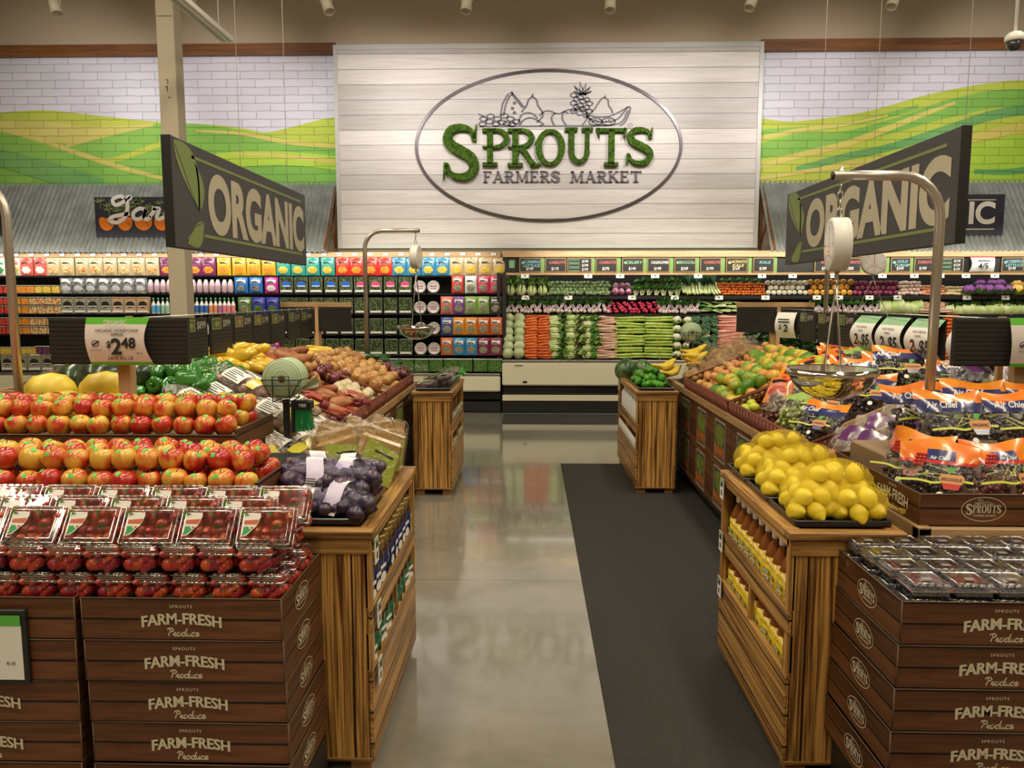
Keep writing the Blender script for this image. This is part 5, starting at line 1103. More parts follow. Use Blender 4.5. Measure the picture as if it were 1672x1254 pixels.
for i in range(7): wb.put((.955, 6.56 + .185 * i, .55), (0, 0, 0), 1.25, 'white bottle on the lime stand, %s from the near end' % ordn(i), 'white bottles on the lime stand')
wt = Proto('white_bundle', 'bundle'); m = M()
for k in range(4): m.tube([(0, -.03 + .02 * k, .0), (-.005, -.03 + .02 * k, .10), (.01, -.03 + .022 * k, .15)], [.012, .014, .008], 7)
wt.data = m.mesh('white_bundle', pm((.64, .62, .58)))
for i in range(9): wt.put((.95, 6.58 + .13 * i, .30), (0, R(-20), 0), 1.2, 'white wrapped bundle low on the lime stand, %s from the near end' % ordn(i), 'white bundles on the lime stand')
wp_ = Proto('snack_packet', 'packet'); wp_.data = M().box(-.02, -.045, 0, .02, .045, .13, 0, .015).mesh('snack_packet', G_mix)
for k, z in enumerate((.55, .31)):
    for i in range(9): wp_.put((-.70, 6.5 + .11 * i, z), (0, R(14), 0), 1, 'small packet on the %s shelf of the far eggplant stand, %s from the near end' % (['upper', 'lower'][k], ordn(i)), 'packets on the eggplant stand')
rt = Proto('shelf_tag', 'price tag'); m = M().box(-.028, -.0, -.045, .028, .003, .045, 0); m.box(-.018, -.001, .01, .018, 0, .03, 1).box(-.008, -.001, -.03, .008, 0, -.005, 1).box(-.028, -.0015, .034, .028, 0, .045, 2); rt.data = m.mesh('shelf_tag', [paper, ink, pm((.16, .36, .14))])
for (x, y, z, rz, nm) in ((-.535, 2.60, .80, PI / 2, 'hung below the potato tray'), (-.530, 2.60, .57, PI / 2, 'on the upper jar shelf'), (-.530, 2.60, .36, PI / 2, 'on the lower jar shelf'), (.87, 3.44, .815, -PI / 2, 'hung below the lemon tray'), (.872, 3.44, .57, -PI / 2, 'on the upper vinegar shelf'), (.872, 3.44, .355, -PI / 2, 'on the lower vinegar shelf'), (.885, 7.7, .80, -PI / 2, 'on the lime stand')):
    rt.put((x, y, z), (0, 0, rz), 1, 'white price tag %s' % nm, 'tags on the pine stands')
# trays on the stands and what lies in them
def tray(x0, x1, y0, y1, z, label, group=None):
    m = M().box(x0, y0, z, x1, y1, z + .006).box(x0 - .01, y0 - .01, z, x1 + .01, y0, z + .022, 0, .003).box(x0 - .01, y1, z, x1 + .01, y1 + .01, z + .022).box(x0 - .01, y0, z, x0, y1, z + .022, 0, .003).box(x1, y0, z, x1 + .01, y1, z + .022)
    return one('display_tray', m, black_gloss, label, 'tray', group=group)
tray(-.90, -.60, 2.60, 3.05, .892, 'shallow black tray under the purple potato bags'); tray(-.96, -.69, 6.45, 7.38, .892, 'black tray under the eggplant packs'); tray(.935, 1.215, 6.52, 7.3, .892, 'black tray under the limes')
for k in range(3): tray(.925, 1.235, 2.615 + .31 * k, 2.895 + .31 * k, .892, 'black lemon tray, %s from the near end of the vinegar stand' % ORD[k], 'lemon trays')
def sphere_film(w_, d, h, jit=.12, n=14):
    return M().ell((0, 0, h / 2), (w_ / 2, d / 2, h / 2), n, 10, 0, jit, 2.6)
lemon_net = net('yellow_net', (.80, .62, .06), 150)
lb = Proto('lemon_bag', 'bag of lemons')
for (x, y, z) in ((-.062, 0, .032), (.0, -.028, .032), (.062, 0, .032), (0, .034, .034), (-.032, .0, .082), (.036, .004, .08)): lb.part('lemon', lemon_me, None, (x, y, z), (rnd.uniform(0, 3), rnd.uniform(0, 3), rnd.uniform(0, 3)))
m = sphere_film(.205, .135, .128, .05, 18); m.tube([(.09, 0, .06), (.13, -.01, .045), (.15, .01, .03)], [.012, .004, .012], 6); lb.part('net', m, lemon_net)
lspots = []
for ty in range(3):
    for (x, y, z, a) in ((1.00, 2.67, 0, .1), (1.15, 2.66, 0, -.2), (.985, 2.80, 0, 1.4), (1.08, 2.81, .01, .4), (1.20, 2.80, 0, 1.2), (1.06, 2.74, .066, .3), (1.14, 2.79, .066, -.5)): lspots.append((x, y + .31 * ty, .90 + z, a))
for i, (x, y, z, a) in enumerate(lspots): lb.put((x, y, z), (rnd.uniform(-.1, .1), rnd.uniform(-.1, .1), a), 1, 'net bag of yellow lemons, %s counting from the near end of the lemon trays' % ordn(i), 'net bags of lemons')
for i in range(66):
    ly = 0 if i < 36 else (1 if i < 56 else 2); f_ = (1., .72, .4)[ly]; x = 1.075 + .125 * f_ * rnd.uniform(-1, 1); y = 6.86 + .34 * f_ * rnd.uniform(-1, 1)
    lime.put((x, y, .93 + .05 * ly + rnd.uniform(-.005, .008)), (rnd.uniform(0, 3), rnd.uniform(0, 3), 0), rnd.uniform(1.05, 1.3), 'glossy green lime heaped on the black tray of the lime stand', 'limes on the far pine stand')
one('watermelon', M().ell((0, 0, 0), (.10, .10, .10), 18, 12), P('watermelon_rind', (.02, .07, .02), .3, noise=(14, (.10, .17, .06), .45, .55)), 'small round watermelon behind the limes', 'watermelon', (1.08, 7.42, .985))
one('watermelon', M().ell((0, 0, 0), (.115, .115, .115), 18, 12), bpy.data.materials['watermelon_rind'], 'large striped watermelon at the corner behind the lime stand', 'watermelon', (.955, 7.66, .955))
# purple potato bags
ppm = P('purple_potato', (.020, .011, .042), .4, noise=(16, (.07, .04, .062), .42, .62), coat=.2, var=.3)
pot_me = M().ell((0, 0, 0), (.042, .031, .028), 12, 8, 0, .14, 2.5).mesh('potato', ppm)
pf = film('violet_bag_film', (.86, .82, .97), .955, .14, .15, 1.)
pb = Proto('potato_bag', 'bag of potatoes')
for k in range(15): pb.part('potato', pot_me, None, (-.085 + .042 * (k % 5) + rnd.uniform(-.015, .015), -.045 + .042 * ((k // 5) % 3) + rnd.uniform(-.01, .01), .03 + (.036 if (k // 5) == 1 else rnd.uniform(0, .02))), (rnd.uniform(-.6, .6), rnd.uniform(-.6, .6), rnd.uniform(0, 6)))
pb.part('film', sphere_film(.25, .16, .118, .10), pf)
m = M().grid(lambda u, v: Vector((-.04 + .06 * u + .006 * math.sin(9 * v), -.083 * math.cos(PI * v * 1.0), .058 + .064 * math.sin(PI * (v * 1.25 - .22)))), 6, 14); m2_ = M(); m.m = Matrix()
for k in range(4): m.box(-.035 + .0 * k, -.0826, .03 + .008 * k, .018 - .006 * k, -.0815, .0335 + .008 * k, 1)
pb.part('label', m, [paper, ink])
for i, (x, y, z, a) in enumerate([(-.80, 2.66, .90, .1), (-.68, 2.68, .90, -.3), (-.84, 2.82, .90, .3), (-.68, 2.84, .90, -.2), (-.78, 2.74, .97, .15), (-.67, 2.79, .965, -.35), (-.82, 2.90, .965, .4), (-.69, 2.95, .95, .1)]):
    pb.put((x, y, z), (rnd.uniform(-.12, .12), rnd.uniform(-.15, .15), a), rnd.uniform(.95, 1.05), 'bag of purple potatoes with white label, %s counting from the near edge of the tray' % ordn(i), 'bags of purple potatoes')
# slim kraft packets behind the potatoes
kp = Proto('kraft_packet', 'packet'); lime_p = pm((.36, .46, .04))
m = M().box(-.075, -.022, 0, .075, .022, .17, 0, .012); m.box(-.07, -.006, .168, .07, .006, .20, 0, .003); kp.part('wrapper', m, pm((.40, .24, .08)))
m = M().mat(tr(0, -.0225, 0) @ FRONT).flat([(-.066, .012), (.066, .012), (.068, .13), (-.05, .158)], .0006, 0).flat(arc(.0, .07, .028, .022, 0, 360, 12)[:-1], .0012, 1); m.stroke([(-.02, .12), (.05, .11)], .008, 0, .0012, 2); kp.part('label', m, [lime_p, pm((.66, .64, .44)), ink])
kp.part('film', M().box(-.082, -.03, -.002, .082, .03, .205, 0, .014), clear_bag)
for i, (x, y, a) in enumerate([(-.86, 3.13, .5), (-.76, 3.12, .7), (-.68, 3.14, .35), (-.86, 3.26, .6), (-.74, 3.26, .8), (-.65, 3.28, .5), (-.82, 3.38, .3), (-.67, 3.40, .7)]):
    kp.put((x, y, .895), (R(-14), R(rnd.uniform(-14, 24)), a), 1.22, 'kraft packet with lime green label, %s counting back from the potato bags' % ordn(i), 'kraft packets on the pine stand')
ep = Proto('eggplant_pack', 'eggplant pack'); ep.part('eggplant', M().tube([(-.10, 0, .03), (-.05, 0, .035), (.04, 0, .034), (.09, .0, .03)], [.012, .03, .034, .012], 10), P('eggplant_skin', (.06, .010, .035), .2, coat=.5)).part('film', M().box(-.11, -.045, .0, .11, .045, .07, 0, .015), clear_bag)
ep.part('label', M().box(-.03, -.04, .0705, .03, .03, .072), pm((.22, .46, .08)))
for i in range(10): ep.put((-.88 + .11 * (i % 2) + .02 * (i % 3), 6.52 + .085 * i, .905 + .05 * (i % 2)), (0, R(-8), rnd.uniform(-.6, .3)), .9, 'wrapped purple eggplant pack, %s counting from the near end of the black tray' % ordn(i), 'eggplant packs')
gn = Proto('greens_pack', 'greens pack'); m = M(); tuft(m, (0, 0, .0), (.08, .06, .06), 60, .05, .035, .3, mi=0); gn.data = m.mesh('greens_pack', P('bright_net_green', (.10, .42, .10), .5))
for i in range(3): gn.put((-.75 + .03 * i, 6.95 + .16 * i, .94), (0, 0, i), 1, 'bright green leafy pack behind the eggplants, %s from the near end' % ORD[i], 'green packs on the far stand')
# ================================================================ the two long gondolas
carton_art = Proto('printed_carton', 'carton')
art = [carton_y, P('carton_border', (.40, .33, .24), .6), P('carton_art_ground', (.05, .06, .05), .6), P('carton_art_green', (.20, .26, .03), .6, noise=(30, (.08, .12, .02), .42, .6)), P('carton_art_orange', (.55, .17, .02), .6, noise=(40, (.30, .07, .01), .45, .6))]
def art_carton(side):
    p = Proto('printed_carton', 'carton'); W, H = .59, .335
    p.part('box', M().box(-.12 if side < 0 else -.18, -W / 2, 0, .18 if side < 0 else .12, W / 2, H, 0, .004), carton_y)
    m = M().mat(tr(side * .1205, 0, H / 2) @ (EAST if side > 0 else WEST)); a, b_ = .15, .145
    m.box(-a, -b_, 0, a, b_, .0006, 1).box(-a + .01, -b_ + .012, .0004, a - .01, b_ - .012, .001, 2).flat(smooth([(-.11, .02), (-.12, .08), (-.04, .115), (.05, .11), (.12, .08), (.11, .0), (.05, -.03), (-.05, -.03)], 3, True), .0014, 3)
    for k in range(9): x = -.125 + .031 * k; m.flat([(x - .014, -.03 - .01 * (k % 2)), (x + .014, -.03 - .012 * (k % 3)), (x + .012, -.09), (x, -.128), (x - .012, -.09)], .0016 + .0002 * (k % 2), 4)
    m.box(-.13, -.142, 0, .13, -.134, .002, 1); p.part('picture', m, art); return p
def gondola(x0, x1, y0, y1, label, inner):
    cx = (x0 + x1) / 2; t = thing('gondola', label, 'produce gondola', (cx, y0, 0)); h = (x1 - x0) / 2; d = y1 - y0
    M().box(-h + .16, .03, 0, h - .16, d - .03, .13).build('plinth', black, t); M().box(-h + .335, .02, .13, h - .335, d - .02, .84).build('body', black, t)
    M().box(-h + .02, .02, .13, -h + .33, d, .149).box(h - .33, .02, .13, h - .02, d, .149).build('carton_ledge', black, t)
    for s_ in (-1, 1):
        a, b = sorted((s_ * h, s_ * (h - .045))); n = 3
        for k in range(n): M().box(a, d * k / n, .84, b, d * (k + 1) / n - .003, .895, 0, .003).build('side_rail', pale_oak_y, t)
    for y in (0, d - .045): M().box(-h, y, .84, h, y + .045, .89, 0, .003).build('end_rail', pale_oak_x, t)
    by = .78 if inner < 0 else .04; m = M().add([(-h + .04, by, .85), (0, by, 1.16), (h - .04, by, .85), (-h + .04, d - .04, .85), (0, d - .04, 1.16), (h - .04, d - .04, .85)], [(0, 1, 4, 3), (1, 2, 5, 4), (0, 2, 1), (3, 4, 5)]); m.build('sloped_bed', P('bed_liner', (.05, .03, .018), .8), t)
    M().box(-h + .05, .04, .832, h - .05, d - .04, .846).build('deck', black, t)
    return t
GLx0, GLx1, GRx0, GRx1 = -2.56, -1.055, 1.335, 2.83
gondola(GLx0, GLx1, 3.36, 7.15, 'long gondola of potatoes, onions and melons', 1); gondola(GRx0, GRx1, 2.60, 7.55, 'long gondola of grapes, mangoes and bananas', -1)
ca, cb = art_carton(-1), art_carton(1)
for lv in range(2):
    for i in range(7):
        ca.put((GRx0 + .14, 7.25 - .6 * i, .15 + .34 * lv), (0, 0, 0), 1, 'printed carton with carrot picture, %s from the lime stand, %s tier' % (ordn(i), ['lower', 'upper'][lv]), 'cartons under the fruit gondola')
    for i in range(6): cb.put((GLx1 - .14, 6.85 - .6 * i, .15 + .34 * lv), (0, 0, 0), 1, 'printed carton below the onion rail, %s from the eggplant stand, %s tier' % (ordn(i), ['lower', 'upper'][lv]), 'cartons under the onion gondola')
def bedz(x): 
    cx = (GLx0 + GLx1) / 2 if x < 0 else (GRx0 + GRx1) / 2; return .85 + .31 * max(0, 1 - abs(x - cx) / .71)
wick_dk = P('dark_wicker_core', (.02, .006, .004), .7)
def basket(x0, x1, y0, y1, side, label):
    """long woven tray lying on the sloped bed, its outer edge (towards the aisle) upright"""
    o, i_ = (x1, x0) if side > 0 else (x0, x1); t = thing('wicker_basket', label, 'basket', (o, y0, 0)); d = y1 - y0; w_ = i_ - o; zo, zi = .885, bedz(i_) + .03
    m = M().add([(0, 0, zo), (0, d, zo), (w_, d, zi), (w_, 0, zi)], [(0, 1, 2, 3), (3, 2, 1, 0)]); m.build('base', wicker, t)
    m = M(); n = int(d / .034); hh = .085
    for k in range(n): y = d * (k + .5) / n; m.tube([(side * (.006 + .006 * (k % 2)), y - .020, zo - .012), (side * .012, y, zo + hh / 2), (side * (.006 + .006 * (k % 2)), y + .020, zo + hh)], .0085, 5)
    m.box(min(0, -side * .012), 0, zo, max(0, -side * .012), d, zo + hh, 1); m.build('woven_side', [wicker, wick_dk], t)
    for yy, sg in ((0, -1), (d, 1)):
        m = M(); q = int(abs(w_) / .04)
        for k in range(q): f = (k + .5) / q; z = zo + (zi - zo) * f; m.tube([(w_ * f - .012, yy, z), (w_ * f + .012, yy + .004 * sg, z + .075)], .009, 5)
        m.tube([(0, yy, zo + hh), (w_, yy, zi + .08)], .010, 6); m.build('woven_end', wicker, t)
    M().tube([(0, 0, zo + hh), (0, d, zo + hh)], .012, 6).build('rim', wicker, t); return t
def divider(x0, x1, y, label, h=.13):
    """kraft card divider standing across the sloped bed"""
    a, b = (x0, x1); n = 8
    pts = [(a, bedz(a) + .0)] + [(a + (b - a) * k / n, bedz(a + (b - a) * k / n) + h * (1 if 0 < k else .45)) for k in range(n + 1)] + [(b, bedz(b))]
    m = M().mat(tr(0, y, 0) @ FRONT); m.prism(smooth(pts, 1), -.004, .004); return one('card_divider', m, kraft, label, 'card divider')
# ---- loose produce protos for the gondolas
def ball(nm, cat, m_, r, jit=.06, pinch=0.): return vp(nm, cat, M().ell((0, 0, 0), r, 12, 9, 0, jit, 2.2, None, pinch), m_)
onion_m = P('onion_skin', (.44, .20, .05), .32, noise=(14, (.58, .34, .12), .38, .62), coat=.25, var=.3); onion = ball('onion', 'onion', onion_m, (.041, .041, .036), .03, .008)
wonion = ball('white_onion', 'onion', P('pale_onion_skin', (.60, .48, .26), .32, noise=(12, (.68, .60, .40), .38, .62), coat=.25), (.042, .042, .037), .03, .008)
ronion = ball('red_onion', 'onion', P('red_onion_skin', (.10, .012, .025), .25, noise=(12, (.20, .04, .06), .38, .62), coat=.4, var=.3), (.04, .04, .035), .03, .008)
yam = vp('sweet_potato', 'sweet potato', M().tube([(-.11, 0, 0), (-.085, .003, 0), (-.03, .008, .004), (.05, .0, .0), (.10, -.008, .0), (.125, -.012, 0)], [.006, .026, .037, .036, .022, .004], 10), P('sweet_potato_skin', (.30, .10, .035), .55, noise=(24, (.40, .17, .07), .4, .62), var=.3))
squash = vp('yellow_squash', 'squash', M().tube([(-.11, 0, .01), (-.08, 0, .01), (-.02, 0, .003), (.05, 0, 0), (.09, 0, 0), (.105, 0, 0)], [.01, .015, .022, .032, .028, .006], 10), P('yellow_squash_skin', (.72, .44, .03), .35, noise=(10, (.80, .56, .06), .4, .6), coat=.2))
cuke = vp('cucumber', 'cucumber', M().tube([(-.13, 0, 0), (-.11, 0, 0), (0, .006, 0), (.11, 0, 0), (.13, 0, 0)], [.008, .022, .026, .022, .008], 10), P('cucumber_skin', (.012, .07, .012), .3, noise=(20, (.03, .12, .02), .4, .6), coat=.3))
pepper = vp('green_pepper', 'pepper', M().lathe([(0, -.045), (.02, -.048), (.034, -.035), (.038, 0), (.042, .025), (.032, .04), (.012, .034), (0, .03)], 20, 0, wob=.07).tube([(0, 0, .03), (.004, 0, .055)], [.008, .006], 6), P('green_pepper_skin', (.02, .14, .015), .2, noise=(10, (.05, .22, .03), .4, .6), coat=.5, var=.25))
ypepper = vp('yellow_pepper', 'pepper', pepper.data and M().tube([(-.085, 0, 0), (-.06, 0, 0), (0, .0, .004), (.06, 0, .0), (.085, 0, 0)], [.012, .034, .038, .03, .01], 12), P('yellow_pepper_skin', (.74, .46, .02), .2, noise=(10, (.80, .56, .05), .4, .6), coat=.5))
melon = vp('canary_melon', 'melon', M().tube([(-.115, 0, 0), (-.105, 0, 0), (-.07, 0, 0), (0, 0, 0), (.06, 0, 0), (.095, 0, 0), (.112, 0, 0)], [.01, .04, .075, .09, .078, .045, .008], 18), P('canary_melon_skin', (.72, .50, .03), .4, noise=(8, (.80, .62, .07), .4, .6), bump=(9, .35)))
dmelon = ball('dark_melon', 'melon', P('dark_melon_rind', (.015, .03, .014), .25, noise=(20, (.03, .06, .02), .4, .6), coat=.3), (.12, .12, .115), .02)
mango_m = g = NT('mango_skin'); f = g.math('ADD', g.noise(6, 2, g.co(rnd_off=True)), g.math('MULTIPLY', g.math('SUBTRACT', g.n('ObjectInfo').outputs['Random'], .5), .45)); g.bsdf(Base_Color=g.ramp(f, [(.32, (.08, .22, .02)), (.46, (.26, .36, .03)), (.58, (.62, .50, .05)), (.74, (.62, .26, .05))]), Roughness=.35)
mango = ball('mango', 'mango', mango_m.m, (.042, .062, .046), .04)
papaya = ball('papaya', 'papaya', mango_m.m, (.052, .105, .054), .04)
lemony = ball('yellow_citrus', 'citrus', P('citrus_skin', (.60, .60, .04), .35, noise=(10, (.46, .54, .04), .4, .6), bump=(120, .2)), (.038, .038, .042), .03, .007)
peach = ball('apricot', 'apricot', P('apricot_skin', (.58, .24, .07), .5, noise=(10, (.66, .36, .12), .4, .6), var=.2), (.035, .034, .034), .03)
date = vp('dark_root', 'root vegetable', yam.data, None) if False else vp('dark_potato', 'potato', M().ell((0, 0, 0), (.058, .036, .034), 12, 9, 0, .12, 2.4), P('dark_potato_skin', (.06, .028, .018), .6, noise=(20, (.11, .06, .04), .4, .6), var=.3))
m = M()
for k in range(6):
    a = -.32 + .13 * k; m.tube([(.012 * math.sin(a), 0, .055), (.03 * math.sin(a), -.02, .05), (.085 * math.sin(a), -.075, .03), (.10 * math.sin(a), -.13, .035), (.10 * math.sin(a), -.165, .055), (.10 * math.sin(a), -.178, .065)], [.006, .012, .019, .018, .011, .005], 7)
ban = vp('banana_bunch', 'bananas', m, P('banana_skin', (.74, .50, .03), .4, noise=(9, (.80, .60, .08), .4, .6), var=.1))
# ---- bags
def bagmesh(w_, h, d, mif, crum=.014, nu=22, nv=20, seed=0., top=.70):
    """standing soft bag: full below, pressed flat above `top`, leaning back"""
    m = M()
    def prof(v): return max(.02, math.sin(PI * min(v / top, 1.) * .5 + (0 if v < top * .5 else 0)) if v < top * .5 else (1 - max(0, (v - top * .5) / (1.02 - top * .5)) ** 1.4)) if v > .001 else .25
    def surf(s_):
        def fn(u, v):
            b = (max(0, 1 - abs(2 * u - 1) ** 2.6)) * prof(v)
            c = crum * mnoise.noise(Vector((u * 6 + seed, v * 7, s_ * 3))) + crum * .6 * mnoise.noise(Vector((u * 15 + seed, v * 15, s_ * 5)))
            x = (u - .5) * w_ * (1 - .10 * (v if v < top else top - (v - top) * .8))
            return Vector((x, (-d / 2 * b - c * b) * s_ + (0 if v < .1 else .25 * h * (v - .1) ** 2), h * v + .012 * math.sin(6 * u + seed) * max(0, v - .7) * 3))
        return fn
    f1, f2 = surf(1), surf(-1); m.grid(f1, nu, nv, mif=mif); m.grid(lambda u, v: f2(1 - u, v), nu, nv, mif=lambda u, v: mif(1 - u, v)); return m
hdr_or = P('orange_print_film', (.72, .17, .012), .25, noise=(8, (.80, .28, .02), .4, .6), coat=.5); hdr_nv = P('navy_print_film', (.022, .028, .13), .25, coat=.5); hdr_rd = P('red_print_film', (.52, .03, .02), .25, coat=.5)
zip_y = P('yellow_green_zip', (.56, .60, .06), .35); badge = P('orange_badge', (.62, .28, .10), .5); badge_g = P('green_badge', (.10, .34, .06), .5)
grape_film = film('grape_bag_film', (.93, .93, .92), .945, .12, .22, 1.2)
dgrape = P('black_grape', (.018, .012, .022), .25, noise=(50, (.05, .035, .05), .4, .6), coat=.3); rgrape = P('red_grape', (.10, .018, .022), .25, noise=(50, (.20, .06, .05), .4, .6), coat=.3); ggrape = P('green_grape', (.24, .32, .06), .25, noise=(40, (.36, .42, .10), .4, .6), coat=.3)
def grapes_me(mt, w_, h, d, n, seed):
    r2 = random.Random(seed); m = M()
    for k in range(n):
        v = r2.random(); u = r2.uniform(-1, 1); s_ = r2.uniform(-1, 1); q = math.sqrt(max(0, 1 - abs(u) ** 2.6)) * (1 - .5 * v)
        m.ell((u * w_ * .42, s_ * d * .38 * q + .25 * h * max(0, v * .62 - .1) ** 2, .014 + v * h * .56), (.0125, .0125, .0135), 7, 5)
    for k in range(5): m.tube([(r2.uniform(-.3, .3) * w_, -d * .2, h * r2.uniform(.3, .6)), (r2.uniform(-.3, .3) * w_, 0, h * r2.uniform(.3, .66))], .0025, 4, 1)
    return m.mesh('grape_bunch', [mt, zip_y])
def grape_bag(kind, seed, name='grape_bag', w_=.27, h=.235, d=.13):
    p = Proto(name, 'bag of grapes'); hi = .735
    def mif(u, v):
        e = .02 * math.sin(11 * u + seed) + .02 * math.sin(23 * u + seed * 2)
        if kind == 'navy': return 1 if v > .84 + e else (2 if v > .655 + .5 * e else 0)
        if kind == 'orange': return (2 if abs(u - .55) < .18 and v < .86 else 1) if v > .70 + e * .5 else (3 if v > .655 + .4 * e else 0)
        if kind == 'green': return 4 if v > .80 + e else 0
        return 0
    p.part('bag', bagmesh(w_, h, d, mif, seed=seed), [grape_film, hdr_or, hdr_nv, hdr_rd, GR[2]])
    mt = {'navy': dgrape, 'orange': dgrape if seed % 2 else rgrape, 'green': ggrape, 'red': rgrape}[kind]
    p.part('grape_bunch', grapes_me(mt, w_, h, d, 62, int(seed * 10)), None)
    bk = lambda z, dy: tr(0, -d / 2 * dy + .25 * h * max(0, z / h - .1) ** 2, z) @ Matrix.Rotation(-.32, 4, 'X') @ FRONT
    if kind in ('navy', 'orange'):
        m = M().mat(bk(h * .70, .66)); m.text('Air Chief', -.055 if kind == 'navy' else .01, .002, .036 if kind == 'navy' else .020, off=.018, z=.004, shear=.12, sx=.85); p.part('lettering', m, paper)
        m = M().mat(bk(h * .40, 1.03)); m.stroke(smooth([(-w_ * .46, -.012), (-w_ * .2, -.006), (0, -.012), (w_ * .2, .004), (w_ * .44, .0)], 4), .008, 0, .003); p.part('zip', m, zip_y)
        m = M().mat(bk(h * .36, 1.1)); m.flat([(.02, 0), (.085, 0), (.092, .02), (.085, .034), (.02, .034), (.013, .02)], .003, 0).flat([(.03, -.022), (.075, -.022), (.082, 0), (.023, 0)], .003, 2).flat(leafshape(.04, .036, .064, .058, .022, .2), .003, 1); m.text('ORGANIC' if kind == 'navy' else 'BIOLOGIQUE', .0525, .010, .016, 3, off=.015, z=.0045, wid=.062); m.flat(arc(.02, -.045, .012, .012, 0, 360, 10)[:-1], .003, 4)
        p.part('badge', m, [badge, badge_g, hdr_nv if kind == 'navy' else hdr_rd, ink, paper])
        if kind == 'orange':
            m = M()
            for k in range(12): m.ell((-.07 + .012 * (k % 3) + .003 * (k // 3), -d * .30 + .25 * h * .3, h * .62 + .012 * (k // 3)), (.008, .005, .008), 7, 5)
            p.part('printed_grapes', m, hdr_rd)
    return p
GN = [grape_bag('navy', s_) for s_ in (1., 3.)]; GO = [grape_bag('orange', s_) for s_ in (1., 2., 5.)]; GG = grape_bag('green', 4., w_=.17, h=.22); GRD = grape_bag('red', 6., w_=.17, h=.18)
# near tray of grapes
t = thing('grape_tray', 'brown plank-print tray of bagged grapes above the blueberry boxes', 'tray', (1.345, 2.625, .893)); W, H, D = 1.15, .112, .74
M().box(0, 0, 0, W, .008, H, 0, .002).build('front_board', carton, t); M().box(.008, D - .008, 0, W, D, H).build('rear_board', carton, t); M().box(0, .008, 0, .008, D, H, 0, .001).build('side_board', carton_y, t); M().box(.008, .008, 0, W, D - .008, .008).build('tray_floor', carton_in, t)
M().tube([(0, 0, 0), (0, 0, H), (W, 0, H)], .0025, 5).tube([(0, 0, H), (0, D, H)], .0025, 5).build('edge', bpy.data.materials['worn_card_edge'], t)
m = M().mat(tr(0, -.0005, 0) @ FRONT); small_logo(m, .218, .060, .150); m.m = Matrix(); m.mat(tr(-.0005, 0, 0) @ WEST); m.text('FARM-FRESH', -.20, .036, .056, off=.02, wid=.24, arch=.008); m.text('SPROUTS', -.2, .092, .012, off=.01, sp=1.3); script(m, 'Produce', -.25, .008, .024, .0034, 0, .001, .1); m.build('lettering', letter_cream, t)
one('tray_riser', M().box(1.40, 2.94, .905, 2.49, 3.35, 1.06, 0, .006), carton_in, 'card riser at the back of the grape tray', 'riser')
for i, (x, y, z, k, rz) in enumerate([(1.43, 2.90, .945, 0, -1.1), (1.46, 2.75, .93, 2, -.55), (1.70, 2.73, .935, 1, .06), (1.97, 2.73, .935, 0, -.05), (2.24, 2.74, .935, 2, .1), (2.42, 2.75, .935, 0, -.05)]):
    GO[k].put((x, y, z), (R(-12), 0, rz), 1.0, 'orange topped grape bag, front row of the grape tray, %s from the lemons' % ordn(i), 'orange topped grape bags')
for i, (x, y, z, k, rz) in enumerate([(1.66, 2.98, 1.075, 0, .05), (1.93, 2.99, 1.075, 1, -.03), (2.20, 2.98, 1.075, 0, .05), (1.60, 3.14, 1.09, 1, .1), (1.86, 3.16, 1.10, 0, 0), (2.12, 3.15, 1.10, 1, 0), (2.42, 2.99, 1.075, 1, 0)]):
    GN[k].put((x, y, z), (R(-14), 0, rz), 1.06, 'navy topped black grape bag, %s row of the card riser, %s from the lemons' % ('front' if i < 3 or i == 6 else 'back', ORD[i % 3 if i < 6 else 3]), 'navy topped grape bags')
# blueberry stack
bp = carton_proto(.580, .46, .127, -1)
for i in range(5):
    bp.put((1.335 - .004 * i, 2.10, .704 - .129 * i), (0, 0, rnd.uniform(-.006, .006)), 1, 'brown plank-print produce carton, %s in the blueberry stack' % names[i], 'blueberry cartons')
one('carton_pallet', M().box(1.05, 2.12, 0, 1.62, 2.55, .185, 0, .01), black, 'low black pallet beneath the blueberry cartons', 'pallet')
bb_m = P('blueberry_skin', (.022, .024, .05), .5, noise=(60, (.07, .075, .12), .42, .6)); bbp = Proto('blueberry_box', 'blueberry box'); w_, d, h = .118, .112, .042
m = M().box(-w_ / 2 + .003, -d / 2 + .003, 0, w_ / 2 - .003, d / 2 - .003, h, 0, .008).box(-w_ / 2, -d / 2, h * .5, w_ / 2, d / 2, h * .5 + .003, 1); bbp.part('base', m, [clam_b, clam_rim])
m = M().tube([(-w_ / 2 + .012, -d / 2 + .012, h), (w_ / 2 - .012, -d / 2 + .012, h), (w_ / 2 - .012, d / 2 - .012, h), (-w_ / 2 + .012, d / 2 - .012, h)], .003, 5, 1, True).box(-.03, -.03, h - .001, .04, .035, h + .003, 0, .001)
for k in range(5): m.box(-.05 + .022 * k, -d / 2 + .002, h - .004, -.042 + .022 * k, -d / 2 + .010, h + .002, 1)
bbp.part('lid', m, [clam_b, clam_rim]); m = M()
for k in range(9):
    for j in range(8):
        if 0 < k < 8 and 0 < j < 7: m.ell((-w_ / 2 + .013 + .0115 * k, -d / 2 + .013 + .0122 * j, .024 + rnd.uniform(-.003, .004)), (.0068, .0068, .006), 6, 4)
        else:
            for z in (.009, .021): m.ell((-w_ / 2 + .013 + .0115 * k, -d / 2 + .013 + .0122 * j, z + rnd.uniform(-.002, .002)), (.0066, .0066, .006), 6, 4)
bbp.part('blueberries', m, bb_m); bbp.part('label', M().mat(tr(.0, 0, h + .0035)).flat(arc(0, .012, .022, .012, 0, 360, 14)[:-1], 0, 1).box(-.012, -.022, 0, .014, -.004, .0006, 0), [pm((.22, .21, .20)), pm((.05, .035, .03))])
